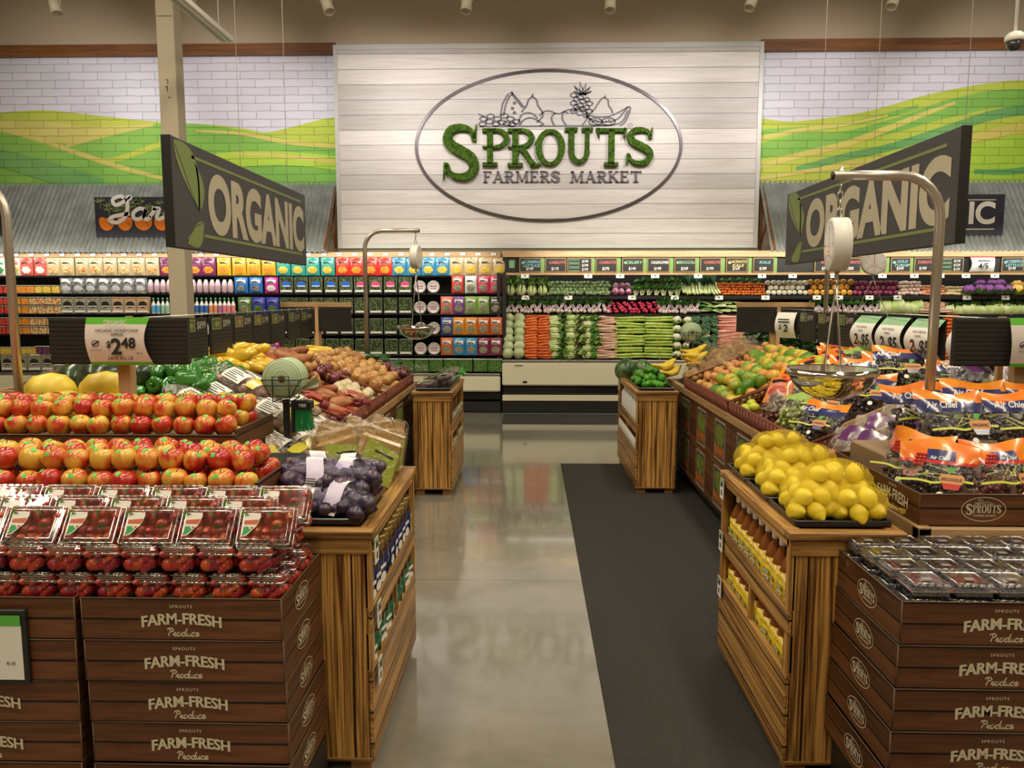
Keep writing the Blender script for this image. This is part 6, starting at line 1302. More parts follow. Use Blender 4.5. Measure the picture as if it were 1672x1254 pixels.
for lay in range(2):
    for r in range(4):
        for k in range(5):
            bbp.put((1.115 + .121 * k + .02 * lay - .004 * r, 2.168 + .117 * r - (0 if lay else .008), .788 + .045 * lay), (0, 0, rnd.uniform(-.03, .03)), 1, 'blueberry box, %s from the vinegar stand, %s row, %s layer' % (ordn(k), ORD[r], ['lower', 'upper'][lay]), 'blueberry boxes')
# ---- right gondola contents
basket(1.36, 1.98, 3.72, 5.20, -1, 'red brown wicker basket of bagged grapes on the fruit gondola'); basket(1.36, 1.98, 5.24, 6.72, -1, 'red brown wicker basket of mangoes on the fruit gondola')
def heap(p, label, group, pts, sc=(.95, 1.08), lift=0., tilt=3.14, yaw=3.14):
    for (x, y, z) in pts: p.put((x, y, bedz(x) + z + lift), (rnd.uniform(-tilt, tilt), rnd.uniform(-tilt, tilt), rnd.uniform(-yaw, yaw)), rnd.uniform(*sc), label, group)
def field(x0, x1, y0, y1, nx, ny, z=.05, lay=1, dz=.06, j=.3):
    out = []
    for l in range(lay):
        for a in range(nx - l):
            for b in range(ny - l):
                out.append((x0 + (x1 - x0) * (a + .5 + .5 * l + rnd.uniform(-j, j)) / nx, y0 + (y1 - y0) * (b + .5 + .5 * l + rnd.uniform(-j, j)) / ny, z + dz * l))
    return out
for i, (x, y, z, rz, P_) in enumerate([(1.47, 3.98, .03, -1.0, GN[0]), (1.60, 4.16, .05, -.9, GN[1]), (1.72, 3.94, .08, -.5, GN[0]), (1.80, 4.24, .10, -.6, GN[1]), (1.92, 4.02, .12, -.3, GN[0])]): P_.put((x, y, bedz(x) + z), (R(-20), 0, rz), 1.0, 'navy topped grape bag in the wicker basket, %s from the kraft dividers' % ordn(i), 'navy grape bags in the basket')
for i, (x, y, rz) in enumerate([(1.46, 4.36, -1.1), (1.58, 4.50, -.9), (1.72, 4.46, -.5)]): GG.put((x, y, bedz(x) + .03), (R(-14), 0, rz), 1.05, 'bag of green grapes in the wicker basket, %s from the rail' % ORD[i], 'bags of green grapes')
for i, (x, y, rz) in enumerate([(1.46, 4.68, -1.1), (1.56, 4.82, -.8), (1.68, 4.72, -.6), (1.82, 4.66, -.4)]): GRD.put((x, y, bedz(x) + .03), (R(-14), 0, rz), 1.05, 'bag of red grapes in the wicker basket, %s from the rail' % ORD[i], 'bags of red grapes')
op = Proto('snack_pouch', 'pouch'); mm, ms = pouch(.20, .24, hdr_or, hdr_rd, hdr_rd); op.data = mm.mesh('snack_pouch', ms)
for i, (x, y, rz) in enumerate([(1.60, 5.02, -.8), (1.70, 5.12, -.6), (1.78, 4.92, -.4), (1.90, 5.06, -.3), (1.86, 4.78, -.5), (1.96, 4.86, -.2)]): op.put((x, y, bedz(x) + .05), (R(-48), R(rnd.uniform(-20, 20)), rz), .95, 'orange fruit pouch lying among the grapes and mangoes, %s from the rail' % ORD[i], 'orange fruit pouches')
heap(mango, 'green and yellow mango in the far wicker basket', 'mangoes in the wicker basket', field(1.42, 1.96, 5.30, 6.15, 6, 7, .06, 2, .075), (1., 1.2))
heap(lemony, 'yellow green citrus fruit beside the mangoes', 'yellow citrus on the gondola', field(1.72, 2.0, 4.95, 5.5, 3, 5, .09, 2, .06)); heap(lemony, 'small yellow citrus at the rail end of the mangoes', 'small yellow citrus by the rail', field(1.40, 1.52, 5.02, 5.3, 2, 3, .06, 1), (.8, .9))
heap(papaya, 'long green and yellow papaya along the gondola ridge', 'papayas along the ridge', field(1.84, 2.06, 5.5, 6.5, 2, 6, .10, 1), (.95, 1.15), 0, .4, .6)
heap(peach, 'orange apricot heaped behind the mangoes', 'apricots on the gondola', field(1.44, 2.0, 6.2, 6.68, 7, 5, .05, 2, .055)); heap(peach, 'orange apricot on the ridge beneath the price cards', 'apricots on the ridge', field(1.95, 2.12, 6.1, 6.9, 3, 8, .05, 2, .05))
fb = film('brown_bag_film', (.95, .90, .80), .955, .15, .2, 1.); kb = Proto('fruit_bag', 'bag of fruit')
kiwi_me = M().ell((0, 0, 0), (.032, .028, .028), 10, 8).mesh('pear', P('brown_pear_skin', (.30, .16, .05), .5, noise=(16, (.40, .28, .08), .4, .6), var=.4))
for k in range(11): kb.part('pear', kiwi_me, None, (-.055 + .036 * (k % 4), -.035 + .035 * ((k // 4) % 3), .032 + .03 * (k % 2)), (0, 0, k), 1.1)
kb.part('film', bagmesh(.19, .17, .13, lambda u, v: 0, .012, 14, 12, 2.), fb)
kps = field(1.40, 2.02, 6.72, 7.05, 5, 3, .03, 1) + field(1.7, 2.05, 7.05, 7.45, 3, 3, .05, 1); kps.sort()
for i, (x, y, z) in enumerate(kps): kb.put((x, y, bedz(x) + z), (R(rnd.uniform(-25, 5)), R(rnd.uniform(-15, 15)), rnd.uniform(-1, 1)), rnd.uniform(.9, 1.15), 'brown bag of pears at the far end of the fruit gondola, %s from the rail' % ordn(i), 'brown bags of pears')
for i, (x, y, z, rz) in enumerate([(1.37, 7.40, .93, .3), (1.44, 7.34, .96, -.2), (1.40, 7.36, 1.02, .2), (1.56, 7.22, 1.06, .4), (1.66, 7.18, 1.10, 0.), (1.58, 7.26, 1.13, .1), (1.68, 7.30, 1.16, -.1)]): ban.put((x, y, z), (.25, 0, rz - 1.25 + .5 * (i % 2)), 1.4, 'bunch of yellow bananas behind the limes, %s from the bag roll stand' % ORD[i], 'bananas at the gondola end')
for i, y in enumerate((3.46, 3.66, 3.74)): divider(1.42 + .02 * i, 2.0, y, 'kraft card divider between the grape tray and wicker basket, %s from the lemons' % ORD[i], .15)
gb = Proto('garlic_bag', 'bag of shallots'); sh_me = M().ell((0, 0, 0), (.026, .02, .02), 9, 7, 0, .1).mesh('shallot', P('shallot_skin', (.40, .14, .07), .35, noise=(14, (.52, .24, .14), .4, .6), coat=.3))
for k in range(12): gb.part('shallot', sh_me, None, (-.06 + .03 * (k % 5), -.03 + .03 * (k // 5), .022 + .018 * (k % 2)), (0, 0, k * 1.3))
gb.part('film', bagmesh(.20, .19, .11, lambda u, v: 1 if v > .55 and .3 < u < .95 else 0, .014, 16, 14, 5.), [clear_bag, P('violet_print_film', (.10, .02, .12), .25, coat=.5)])
for i, (x, y, rz) in enumerate([(1.46, 3.40, -.9), (1.62, 3.40, -.6), (1.78, 3.42, -.5), (1.45, 3.56, -1.), (1.58, 3.56, -.7), (1.72, 3.57, -.6), (1.86, 3.58, -.5)]): gb.put((x, y, bedz(x) + .02), (R(-20), 0, rz), 1.0, 'violet labelled bag of shallots between the kraft dividers, %s counting from the rail' % ordn(i), 'violet labelled bags')
for i, (x, y, rz, P_) in enumerate([(2.04, 4.42, -.3, GO[0]), (2.10, 4.70, -.2, GO[1]), (2.02, 4.96, -.4, GO[2]), (2.12, 5.25, -.2, GO[0]), (2.06, 3.72, -.3, GN[0]), (2.16, 3.98, -.3, GN[1]), (2.2, 5.5, -.1, GO[1]), (2.28, 4.2, 0, GN[0]), (2.3, 4.6, 0, GO[2])]): P_.put((x, y, bedz(x) + .03), (R(-30), 0, rz), 1.0, 'bright topped grape bag below the hanging price cards, %s from the grape tray' % ordn(i), 'grape bags on the ridge')
for i, (x, y, rz) in enumerate([(2.02, 4.20, -.4), (2.12, 4.36, -.2), (2.02, 4.56, .1), (2.16, 4.52, .3)]): GG.put((x, y, bedz(x) + .05), (R(-35), 0, rz), 1.2, 'bag of green grapes on the ridge behind the scale bowl, %s from the aisle' % ORD[i], 'green grape bags on the ridge')
for i, (x, y, rz) in enumerate([(2.02, 3.45, .2), (2.22, 3.42, -.2), (2.38, 3.46, .1), (2.14, 3.58, .2), (2.32, 3.62, -.1)]): gb.put((x, y, bedz(x) + .07), (R(-25), 0, rz), 1.25, 'large violet bag behind the navy grape bags, %s from the aisle' % ORD[i], 'violet bags behind the scale pole')

# ---- left gondola contents
basket(-1.62, -1.085, 4.42, 5.62, 1, 'red brown wicker basket of sweet potatoes on the onion gondola'); basket(-1.62, -1.085, 5.66, 6.98, 1, 'red brown wicker basket of onions on the onion gondola')
heap(onion, 'tan onion heaped at the far end of the onion gondola', 'tan onions at the far end', field(-1.58, -1.12, 5.75, 6.95, 6, 11, .05, 2, .06), (1., 1.2)); heap(ronion, 'dark red onion on the corner nearest the eggplant stand', 'red onions at the corner', field(-1.34, -1.08, 6.6, 7.08, 4, 6, .08, 2, .06))
heap(wonion, 'pale onion in the near wicker basket', 'pale onions in the near basket', field(-1.38, -1.12, 5.0, 5.58, 4, 6, .05, 2, .06)); heap(yam, 'brown sweet potato in the near wicker basket', 'sweet potatoes in the near basket', field(-1.58, -1.14, 4.5, 5.1, 4, 5, .05, 2, .05), (.95, 1.15), 0, .3, .8)
heap(yam, 'brown sweet potato up on the gondola ridge', 'sweet potatoes on the ridge', field(-1.86, -1.6, 5.2, 5.9, 3, 4, .06, 2, .06), (1., 1.2), 0, .3, .6); heap(squash, 'yellow squash up on the gondola ridge', 'yellow squash on the ridge', field(-1.9, -1.64, 6.0, 6.5, 2, 3, .06, 2, .05), (1., 1.1), 0, .2, .5)
heap(onion, 'tan onion on the slope between the two baskets and ridge', 'tan onions on the slope', field(-1.72, -1.5, 5.3, 6.9, 3, 12, .06, 2, .06)); heap(ronion, 'dark red onion on the slope beside the tan onions', 'red onions on the slope', field(-1.64, -1.40, 5.45, 6.0, 3, 5, .10, 1))
heap(cuke, 'dark green cucumber beside the far scale pole', 'cucumbers beside the far scale', field(-1.5, -1.25, 6.8, 7.08, 2, 4, .14, 1), (1., 1.1), 0, .2, .3)
divider(-1.5, -1.09, 6.0, 'kraft card divider between the onion heaps', .12)
redn = net('red_net', (.42, .04, .03), 70); ob = Proto('onion_bag', 'bag of onions')
on_me = M().ell((0, 0, 0), (.034, .034, .031), 10, 8, 0, .03, 2., None, .006).mesh('bagged_onion', bpy.data.materials['red_onion_skin'])
for k in range(7): ob.part('onion', on_me, None, (-.075 + .05 * (k % 4), -.03 + .055 * (k // 4), .035 + .02 * (k % 2)), (0, 0, k))
ob.part('net', sphere_film(.25, .17, .12, .14), redn); ob.part('label', M().grid(lambda u, v: Vector((-.05 + .10 * u, -.07 + .09 * v, .118 + .006 * math.sin(5 * u) - .03 * (1 - v) ** 2)), 4, 4), pm((.50, .14, .10)))
obs = [(-1.16, 4.62, .05), (-1.22, 4.80, .06), (-1.34, 4.58, .07), (-1.45, 4.86, .07), (-1.54, 4.66, .08), (-1.58, 5.02, .08), (-1.18, 4.98, .10), (-1.68, 4.9, .07), (-1.7, 5.2, .07), (-1.75, 5.05, .08)]
for i, (x, y, z) in enumerate(obs): ob.put((x, y, bedz(x) + z - .04), (R(-8), R(14), rnd.uniform(-1, 1)), 1.05, 'red net bag of onions near the potato bags, %s counting in from the rail' % ordn(i), 'red net bags of onions')
brown_pot = P('brown_potato', (.34, .21, .11), .5, noise=(18, (.44, .30, .17), .4, .62), var=.25); redpot = P('red_potato', (.26, .07, .06), .45, noise=(18, (.34, .14, .10), .4, .62), var=.25)
def potbag(nm, skin, seed):
    p = Proto('potato_bag', 'bag of potatoes'); me = M().ell((0, 0, 0), (.046, .034, .03), 12, 8, 0, .12, 2.5).mesh('potato', skin); r2 = random.Random(seed)
    for k in range(10): p.part('potato', me, None, (-.11 + .055 * (k % 5), -.04 + .075 * (k // 5), .04 + .022 * (k % 2)), (0, 0, r2.uniform(0, 6)))
    m = M(); 
    m.grid(lambda u, v: (lambda th, r_: Vector((-.20 + .42 * u, -.10 * r_ * math.cos(th), .06 + .062 * r_ * math.sin(th) + .007 * mnoise.noise(Vector((u * 12, math.cos(th) * 4, math.sin(th) * 4 + seed))))))(2 * PI * v, max(.04, math.sin(PI * min(u * 1.15 + .04, 1.)) ** .45)), 22, 18); p.part('film', m, clear_bag2)
    m = M(); m.grid(lambda u, v: (lambda th: Vector((-.07 + .12 * u, -.104 * math.cos(th), .06 + .067 * math.sin(th))))(R(30 + 58 * v)), 5, 6, 0)
    for k in range(5): m.grid(lambda u, v: (lambda th: Vector((-.055 + (.09 - .02 * (k % 3)) * u, -.1055 * math.cos(th), .06 + .0685 * math.sin(th))))(R(38 + 9 * k + 3 * v)), 2, 1, 1)
    m.grid(lambda u, v: (lambda th: Vector((.08 + .06 * u, -.104 * math.cos(th), .06 + .067 * math.sin(th))))(R(40 + 60 * v)), 3, 4, 2); p.part('label', m, [paper, ink, pm((.58, .50, .05))]); return p
clear_bag2 = film('potato_bag_film', (.93, .90, .84), .86, .16, .5, 1.3)
PBA, PBB = potbag('tan', brown_pot, 3.), potbag('red', redpot, 5.)
pbs = [(-1.22, 3.62, 0, .9, 0), (-1.20, 3.84, 0, .75, 0), (-1.18, 4.05, 0, .9, 1), (-1.22, 4.26, 0, .8, 1), (-1.42, 3.55, .03, .8, 1), (-1.40, 3.78, .04, 1.0, 0), (-1.38, 4.02, .04, .9, 0), (-1.40, 4.25, .04, .7, 1), (-1.60, 3.60, .04, .9, 0), (-1.58, 3.85, .05, .8, 0), (-1.58, 4.10, .05, .9, 0), (-1.60, 4.34, .05, .8, 1), (-1.24, 3.46, .02, .3, 0), (-1.78, 4.0, .02, .5, 1), (-1.78, 4.28, .02, .6, 0), (-1.28, 3.72, .11, 1.0, 0), (-1.30, 4.10, .11, .9, 0), (-1.52, 3.95, .14, .8, 1)]
for i, (x, y, z, rz, k) in enumerate(pbs): (PBA if k == 0 else PBB).put((x, y, bedz(x) + z), (0, R(22), rz - 1.2), 1.0, 'clear bag of %s potatoes with white label, %s counting from the apple trays' % (['tan', 'red'][k], ordn(i)), 'clear bags of potatoes')
for i, (x, y, z, rz) in enumerate([(-2.24, 3.52, 1.24, .3), (-1.97, 3.50, 1.25, .15), (-2.10, 3.42, 1.17, -.3), (-1.86, 3.42, 1.16, .4), (-2.36, 3.45, 1.12, .2)]): melon.put((x, y, z), (.2, 0, rz), 1.0, 'yellow canary melon behind the apples, %s' % ['beside the bent pole', 'touching the board post', 'half hidden second', 'half hidden last', 'lowest'][i], 'canary melons')
for i, (x, y, z) in enumerate([(-2.12, 3.74, 1.27), (-2.30, 3.85, 1.24), (-1.98, 3.84, 1.28), (-2.2, 4.0, 1.27)]): dmelon.put((x, y, z), (0, 0, i), 1.0, 'dark green melon behind the canary melons, %s of the dark group' % ORD[i], 'dark melons')
heap(pepper, 'glossy green pepper behind the apples and price board post', 'green peppers', field(-1.95, -1.55, 3.65, 4.35, 5, 7, .10, 2, .06), (1., 1.2)); heap(ypepper, 'yellow pepper heaped behind the green peppers', 'yellow peppers', field(-1.95, -1.68, 4.45, 5.0, 4, 5, .14, 2, .06), (.95, 1.1), 0, .4, .6)
t = thing('crate', 'pale wooden crate of dark potatoes beyond the melons', 'crate', (-2.72, 4.2, 1.06)); M().box(-.3, 0, 0, .3, .6, .015).build('base', pale_oak, t)
for (a, b_, c_, e) in ((-.3, 0, .3, .015), (-.3, .585, .3, .6)): M().box(a, b_, 0, c_, e, .10, 0, .002).build('side', pale_oak_x, t)
for a in (-.3, .285): M().box(a, .015, 0, a + .015, .585, .10, 0, .002).build('side', pale_oak_y, t)
one('crate_stand', M().box(-3.05, 4.15, 0, -2.6, 4.85, 1.055, 0, .01), black, 'black stand under the pale wooden crate', 'stand')
for q in field(-2.98, -2.46, 4.25, 4.75, 5, 6, 0, 3, .05): date.put((q[0], q[1], 1.115 + q[2]), (0, rnd.uniform(-.4, .4), rnd.uniform(0, 6)), 1.05, 'dark brown potato in the pale wooden crate', 'dark potatoes in the crate')
for i in range(4): squash.put((-2.95 + .09 * i, 5.0, 1.24), (0, 0, 1.2 + .2 * i), 1.3, 'yellow squash behind the dark potatoes, %s along' % ORD[i], 'squash behind the crate')
one('squash_stand', M().box(-3.1, 4.9, 0, -2.5, 5.2, 1.2, 0, .01), black, 'black stand under the yellow squash', 'stand')

# ================================================================ price boards and hanging cards
slat = P('dark_slatted_board', (.016, .014, .012), .55)
def slat_board(m, w_, h, th=.03):
    m.box(-w_ / 2, 0, 0, w_ / 2, th, h, 0, .003); n = int(h / .02)
    for k in range(n): m.box(-w_ / 2 + .004, -.003, .006 + k * (h - .01) / n, w_ / 2 - .004, .001, .006 + (k + .80) * (h - .01) / n, 0, .001)
green_pr = pm((.12, .48, .04)); pink_pr = P('sign_paper', (.70, .64, .60), .5)
def price_sheet(t, cx, z0, w_, h, lines, price, foot, y=-.03):
    F = lambda u, v: Vector((cx + (u - .5) * w_ * (1 - .07 * math.sin(PI * (v + .0)) + .10 * v * 0) - .014 * math.sin(PI * v) + .012 * (1 - v), y - .022 * math.sin(PI * v), z0 + h * v))
    m = M().grid(F, 8, 14, mif=lambda u, v: 1 if v > .83 or v < .045 or u < .05 or u > .95 else 0); m.build('price_sheet', [pink_pr, green_pr], t)
    m = M(); 
    def ln(s_, x, v, size, mi=0, off=.02, wid=None): m.m = tr(0, F(.5, .5).y - .004, 0) @ FRONT; m.text(s_, x, z0 + h * v, size, mi, off=off, z=0, wid=wid)
    ln('ORGANIC', cx, .855, h * .14, 1, .02, w_ * .36)
    for k, s_ in enumerate(lines): ln(s_, cx + w_ * .02, .70 - .08 * k, h * .085, 0, .015)
    ln(price[0], cx - w_ * .12, .38, h * .19); ln(price[1], cx + w_ * .0, .24, h * .46, 0, .03); ln(price[2], cx + w_ * .19, .37, h * .30, 0, .03); ln(foot, cx + w_ * .06, .12, h * .10, 0, .015); ln('PER LB', cx + w_ * .36, .24, h * .045); ln('PRODUCT OF USA', cx - w_ * .31, .31, h * .03)
    m.m = tr(0, F(.5, .45).y - .004, 0) @ FRONT; m.stroke(arc(cx - w_ * .33, z0 + h * .46, w_ * .055, h * .06, 0, 360, 14)[:-1], .003, 0, 0, 0, True); m.stroke([(cx - w_ * .38, z0 + h * .42), (cx - w_ * .27, z0 + h * .51)], .006, 0, 0)
    m.build('lettering', [ink, paper], t)
def board_post(x, y, w_, label, sheet=True, dx=0., wood_top=False):
    t = thing('price_board', label, 'price board', (x, y, 1.05)); m = M(); m.at((dx, 0, .338)); slat_board(m, w_, .205); m.build('board', slat, t)
    M().box(-.028, .031, 0, .028, .075, .55 if wood_top else .5, 0, .003).build('post', pale_oak, t)
    if wood_top: M().box(-w_ / 2, -.004, .545, w_ / 2, .05, .585, 0, .003).build('top_rail', pale_oak_x, t)
    return t
t = board_post(-1.79, 3.30, .61, 'black slatted price board with curved green and white apple price sheet'); price_sheet(t, 0.02, .338, .275, .205, ['ORGANIC HONEYCRISP', 'APPLES'], ('$', '2', '48'), 'SAVE 51c LB')
t = board_post(2.10, 3.30, .61, 'black slatted price board on a pale post behind the navy grape bags'); price_sheet(t, .05, .338, .30, .205, ['BLACK SEEDLESS', 'GRAPES'], ('$', '2', '98'), 'SAVE 1.00 LB')
board_post(-1.82, 6.5, .60, 'plain black board on a wooden post at the far end of the onions', wood_top=True); board_post(2.05, 6.5, .64, 'plain black board on a wooden post at the far end of the apricots', wood_top=True)
def card_rail(x, y0, y1, z, label):
    t = thing('card_rail', label, 'card rail', (x, y0, z)); M().tube([(0, 0, 0), (0, y1 - y0, 0)], .003, 6).build('wire', steel, t)
    for y in (.0, y1 - y0): M().box(-.012, y - .012, -.35, .012, y + .012, .01).build('support', pale_oak, t)
card_rail(-1.80, 3.42, 6.46, 1.585, 'thin wire rail carrying hanging price cards over the onion gondola'); card_rail(2.06, 3.42, 6.46, 1.585, 'thin wire rail carrying hanging price cards over the fruit gondola')
def hang_board(x, y, face, label, pic, price, w_=.31, h=.215):
    t = thing('hanging_price_card', label, 'price card', (x, y, 1.355), (0, 0, PI / 2 * face + 0), 'hanging price cards'); 
    m = M(); slat_board(m, w_, h, .012); m.build('board', slat, t); m = M().mat(tr(0, -.004, 0) @ FRONT)
    m.box(-w_ * .46, h * .66, 0, -w_ * .04, h * .96, .002, 1).box(-w_ * .43, h * .69, 0, -w_ * .07, h * .93, .003, 2).flat(arc(-w_ * .25, h * .80, w_ * .11, h * .07, 0, 360, 10)[:-1], .0042, 1); m.text(price, w_ * .20, h * .72, h * .26, 3, off=.02, z=.002, wid=w_ * .36); m.build('lettering', [slat, pm((.22, .30, .10)), pm(pic), pm((.42, .40, .36))], t)
    for s_ in (-.1, .1): M().tube([(s_, .006, h), (s_, .006, h + .018), (s_ + .006, .006, h + .022)], .0022, 4).build('hook', steel, t)
for i, (y, pr, pc) in enumerate([(4.10, '$899', (.10, .10, .05)), (4.45, '$899', (.09, .07, .04)), (4.79, '$399', (.24, .08, .04)), (5.12, '$199', (.20, .09, .05)), (5.46, '$149', (.10, .09, .05)), (5.84, '$129', (.12, .12, .06)), (6.16, '$149', (.14, .10, .05))]): hang_board(-1.80, y, 1, 'dark hanging price card with small picture over the onions, %s behind the apple board' % ORD[i], pc, pr)
for i, (y, pr, pc) in enumerate([(5.78, '$499', (.10, .10, .05)), (5.42, '$499', (.2, .1, .05)), (5.08, '$499', (.08, .16, .04))]): hang_board(2.06, y, -1, 'dark hanging price card with small picture over the apricots, %s from the far post' % ORD[i], pc, pr)
mint = P('mint_card', (.28, .55, .30), .5)
for i, (y, x) in enumerate([(4.74, 2.06), (4.39, 2.06), (4.04, 2.06), (3.62, 2.06)]):
    t = thing('curved_price_card', 'curved white price card with mint green top, %s from the apricots' % ORD[i], 'price card', (x, y, 1.35), (0, 0, -PI / 2 + .06), 'curved price cards'); w_, h = .255, .22
    F = lambda u, v: Vector(((u - .5) * w_ * (1 + .12 * (1 - v)), -.06 * math.sin(PI * v) + .015 * v, h * v)); m = M().grid(F, 8, 14, mif=lambda u, v: 1 if v > .80 or u < .04 or u > .96 else 0); m.build('card', [paper, mint], t); M().box(-w_ / 2, .012, .0, w_ / 2, .02, h).build('back_board', slat, t)
    m = M()
    for s_, v, k in (('ORGANIC', .84, .14), ('BLACK SEEDLESS', .66, .075), ('GRAPES', .56, .075)): m.m = tr(0, F(.5, v + .02).y - .006, 0) @ FRONT; m.text(s_, 0, h * v, h * k, 1 if v > .8 else 0, off=.015, z=0)
    for s_, x_, k in (('2', -.05, .42), ('FOR', .0, .12), ('$5', .06, .42)): m.m = tr(0, F(.5, .3).y - .010, 0) @ FRONT; m.text(s_, x_, h * .2, h * k, 0, off=.025, z=0)
    m.build('lettering', [ink, paper], t)
t = thing('curved_price_card', 'curved white price card seen nearly edge on by the far post', 'price card', (2.02, 6.12, 1.36), (0, 0, -.9)); m = M().grid(lambda u, v: Vector(((u - .5) * .17, -.04 * math.sin(PI * v), .20 * v)), 4, 12); m.build('card', paper, t); M().box(-.09, .01, 0, .09, .02, .2).build('back_board', slat, t)
m = M().mat(tr(0, -.05, 0) @ FRONT); m.text('$', -.03, .07, .05, off=.02); m.text('2', .02, .05, .08, off=.03); m.box(-.05, .14, 0, .05, .15, .001).box(-.05, .12, 0, .05, .13, .001); m.build('lettering', ink, t)

# ================================================================ hanging scales
def scale(x, y, z0, ztop, reach, label_pole, label_scale, dial_z, bowl_z, rz, r=.105, bend=.16, k=1.):
    p = thing('scale_stand', label_pole, 'scale stand', (x, y, 0)); s_ = 1 if reach > 0 else -1
    pts = [(0, 0, z0), (0, 0, ztop - bend)] + [(s_ * (bend - bend * math.cos(R(a))), 0, ztop - bend + bend * math.sin(R(a))) for a in (15, 30, 45, 60, 75, 90)] + [(reach + s_ * .03, 0, ztop)]
    M().tube(pts, .019, 14).build('pole', P('satin_steel_pole', (.55, .51, .46), .35, .85), p); M().tube([(reach + s_ * .031, 0, ztop), (reach + s_ * .036, 0, ztop)], .017, 12).build('end_cap', black, p)
    M().tube([(reach, 0, ztop - .03), (reach, 0, ztop + .035)], .006, 8).build('eye_bolt', steel, p)
    t = thing('hanging_scale', label_scale, 'scale', (x + reach, y, 0), (0, 0, rz)); z = ztop - .03
    n = max(2, int((z - dial_z - r) / .032)); lk = (z - dial_z - r) / n
    for i in range(n):
        m = M(); m.tube([((0 if i % 2 else .010 * math.cos(a)), (.010 * math.cos(a) if i % 2 else 0), z - lk * (i + .5) + lk * .62 * math.sin(a)) for a in [2 * PI * q / 10 for q in range(10)]], .003, 5, 0, True); m.build('chain_link', steel, t)
    M().at((0, 0, dial_z), (PI / 2, 0, 0)).lathe([(0, -.034), (r * .96, -.034), (r, -.028), (r, .028), (r * .96, .034), (0, .034)], 32).build('housing', white_p, t)
    m = M().mat(tr(0, -.0345, dial_z) @ FRONT); m.flat(arc(0, 0, r * .92, r * .92, 0, 360, 32)[:-1], .0, 0); m.build('dial', P('dial_face', (.74, .73, .70), .3, coat=.5), t)
    m = M().mat(tr(0, -.0355, dial_z) @ FRONT)
    for q in range(40): a = R(9 * q); m.stroke([(r * .78 * math.cos(a), r * .78 * math.sin(a)), (r * .88 * math.cos(a), r * .88 * math.sin(a))], .0016 if q % 5 else .003, 0, 0)
    for q in range(8): a = R(90 - 45 * q); m.text(str(q), r * .64 * math.cos(a), r * .64 * math.sin(a) - .006, .018, 0, off=.01, z=0)
    m.stroke([(0, -.02), (0, r * .7)], .004, 0, 0, 1); m.text('NOT LEGAL', 0, -r * .30, .012, 1, off=.01, z=0); m.text('FOR TRADE', 0, -r * .44, .012, 1, off=.01, z=0); m.build('dial_marks', [ink, pm((.50, .05, .04))], t)
    M().tube([(0, 0, dial_z - r), (0, 0, dial_z - r - .03)], .008, 8).tube([(0, 0, dial_z - r - .03), (.012, 0, dial_z - r - .045), (0, 0, dial_z - r - .06), (-.008, 0, dial_z - r - .05)], .004, 6).build('hook', steel, t)
    R_, D_ = .168 * k, .122; top = dial_z - r - .055
    for sx in (-1, 1): M().tube([(sx * .012, 0, top), (sx * .02, 0, top - .03), (sx * R_ * .98, 0, bowl_z)], .0045, 6).build('bail_rod', steel, t)
    pr = [(R_ * math.cos(R(a)), bowl_z - D_ * math.sin(R(a))) for a in range(0, 91, 9)]
    M().lathe([(R_, bowl_z + .0)] + [(R_ + .006, bowl_z + .006), (R_ + .006, bowl_z - .022), (R_ + .002, bowl_z - .024)] + pr[1:], 40).lathe([(R_ - .003, bowl_z + .004)] + [(a - .003 if a > .004 else 0, b + .003) for a, b in pr], 40).build('bowl', chrome, t)
scale(1.600, 3.10, 1.0, 2.150, -.39, 'thick steel pole bent towards the aisle among the grape bags', 'white dial scale with wide steel bowl over the grape bags', 1.885, 1.392, -1.75)
scale(-2.285, 3.36, 1.12, 2.19, -.50, 'steel pole bent over beside the canary melons and apple trays', 'white dial scale beyond the apple trays', 1.84, 1.40, .4)
scale(-1.475, 6.9, .95, 2.265, .455, 'slim steel pole rising from the onions at the far end', 'white dial scale with steel bowl hanging over the onions', 2.035, 1.42, 1.45)
scale(2.61, 6.9, 1.0, 2.24, .40, 'slim steel pole behind the large organic sign', 'white dial scale hanging in front of the chalk cards', 1.98, 1.44, -.25)

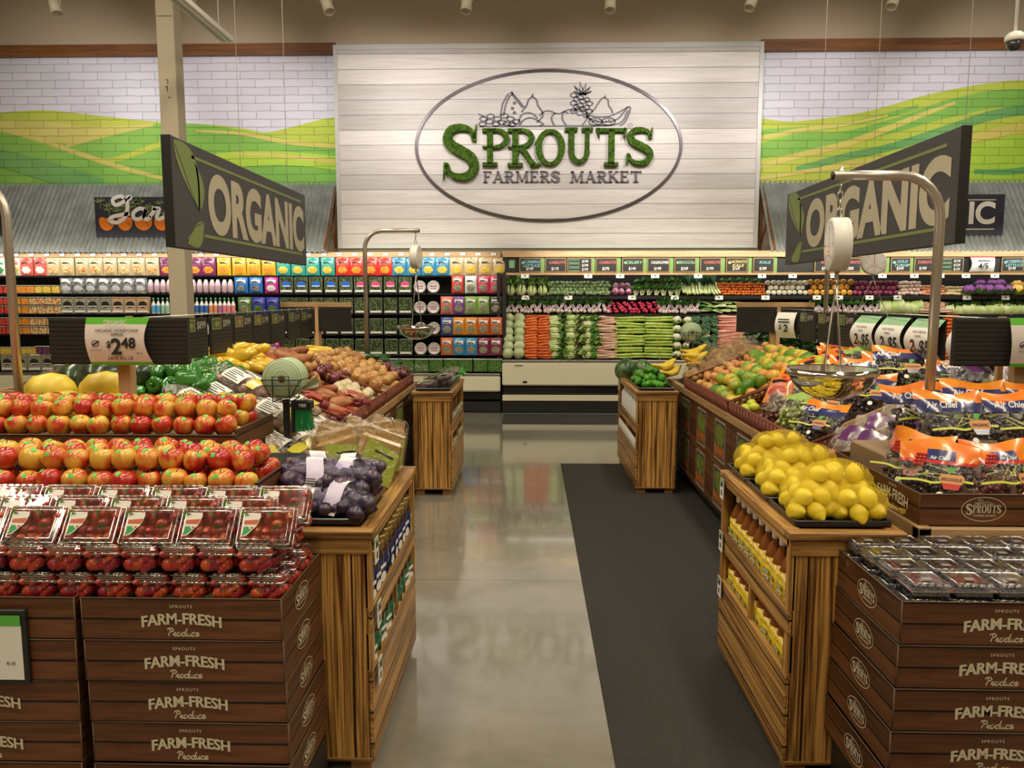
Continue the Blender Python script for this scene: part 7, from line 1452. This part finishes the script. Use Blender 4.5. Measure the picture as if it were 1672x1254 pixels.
# ================================================================ bag roll stands
rollm = NT('green_bag_roll'); s0 = rollm.n('SeparateXYZ', None, Vector=rollm.co()); rr = rollm.math('SQRT', rollm.math('ADD', rollm.math('POWER', s0.outputs[0], 2.), rollm.math('POWER', s0.outputs[2], 2.)))
bd = rollm.n('TexNoise', {'noise_dimensions': '1D'}, Scale=1., Detail=3.); rollm.set(bd, 'W', rollm.math('MULTIPLY', rr, 160.)); rollm.bsdf(Base_Color=rollm.ramp(bd.outputs['Fac'], [(.35, (.20, .33, .16)), (.5, (.40, .52, .32)), (.68, (.60, .68, .50))]), Roughness=.45); rollm = rollm.m
def roll_stand(x, y, zc, zb, label, k=1., ties=True, rz=0.):
    t = thing('bag_roll_stand', label, 'bag dispenser', (x, y, zb), (0, 0, rz)); z = zc - zb; r = .094 * k
    M().box(-.014, -.012, 0, .014, .012, z - r - .01, 0, .002).build('post', black, t)
    b_ = M().at((0, 0, 0), (PI / 2, 0, 0)).lathe([(.012, -.06), (r * .97, -.06), (r, -.055), (r, .055), (r * .97, .06), (.012, .06)], 36); b_.m = Matrix(); o = b_.build('bag_roll', rollm, t, (0, 0, z))
    M().at((0, 0, z), (PI / 2, 0, 0)).lathe([(.012, -.062), (.016, -.062), (.016, .062), (.012, .062)], 14).build('core', P('card_core', (.10, .06, .05), .8), t)
    m = M(); e = r * .98
    for yy in (-.075, .075):
        for zz in (z - .004, z - .03, z - r * .85): m.tube([(-e, yy, zz), (e, yy, zz)], .0028, 5)
        m.tube([(-e * .42, yy, z + .012), (-e * .42, yy, z - r - .012), (e * .42, yy, z - r - .012), (e * .42, yy, z + .012)], .0035, 5, 0, True); m.tube([(-e, yy, z), (-e * .5, yy, z - r * .9)], .0028, 5).tube([(e, yy, z), (e * .5, yy, z - r * .9)], .0028, 5)
    for sx in (-1, 1): m.tube([(sx * e, -.075, z - .004), (sx * e, .075, z - .004)], .003, 5).tube([(sx * e * .42, -.075, z - r - .012), (sx * e * .42, .075, z - r - .012)], .003, 5)
    m.build('wire_basket', black, t)
    m = M().grid(lambda u, v: Vector((r * .9 + .085 * u, -.02 - .03 * u + .01 * math.sin(5 * v), z - .055 + (.01 + .045 * u) * v + .02 * u)), 4, 4); m.build('loose_bag', P('pale_green_film', (.46, .58, .42), .4), t)
    if ties:
        M().box(.03, -.03, z - r - .055, .125, .03, z - r - .015, 0, .004).box(.03, -.03, z - r - .165, .045, .03, z - r - .05).build('tie_holder', black, t)
        M().mat(tr(.085, -.0305, z - r - .045) @ FRONT).text('TIES', .0, .004, .020, off=.015).build('lettering', paper, t)
        m = M()
        for q in range(44): u = q % 11 / 10; w2 = q // 11 / 3; m.tube([(.05 + .06 * u, -.022 + .044 * w2, z - r - .05), (.046 + .078 * u + rnd.uniform(-.004, .004), -.026 + .052 * w2, z - r - .155 + rnd.uniform(-.008, .004))], .0022, 4)
        m.build('twist_ties', P('green_twist_tie', (.01, .25, .07), .4), t)
roll_stand(-1.16, 3.60, 1.30, .86, 'black stand holding a green bag roll and green twist ties beside the apples')
roll_stand(1.545, 7.45, 1.345, .90, 'black stand holding a green bag roll behind the bananas', 1.0)
one('foam_tray', M().box(-1.12, 6.98, .90, -.95, 7.12, 1.06, 0, .02), clear_bag, 'clear tub stack of pink produce beside the eggplant stand', 'tub')
# ================================================================ printing and lettering belong to the part they are printed on
HOST = {'lettering': ('price_sheet', 'plank_panel', 'card', 'board', 'panel', 'tray', 'bag', 'tie_holder', 'price_sheet'), 'leaf_print': ('panel',), 'leaf_vein': ('panel',), 'foliage_print': ('board',), 'carrot': ('board',), 'rule_line': ('board',), 'dial_marks': ('dial',),
        'logo': ('tray',), 'badge': ('bag',), 'zip': ('bag',), 'printed_grapes': ('bag',), 'oval_ring': ('plank_panel',), 'fruit_outline': ('plank_panel',), 'moss_letter': ('plank_panel',), 'hook': ('board',), 'case_badge': ('bumper_panel',)}
st = lambda o: o.name.split('.')[0]
for o in list(COL.objects):
    h = HOST.get(st(o))
    if not h or o.parent is None or o.parent.parent is not None: continue
    for c in h:
        q = [k for k in o.parent.children if st(k) == c and k.location.length < 1e-6]
        if q: o.parent = q[0]; break
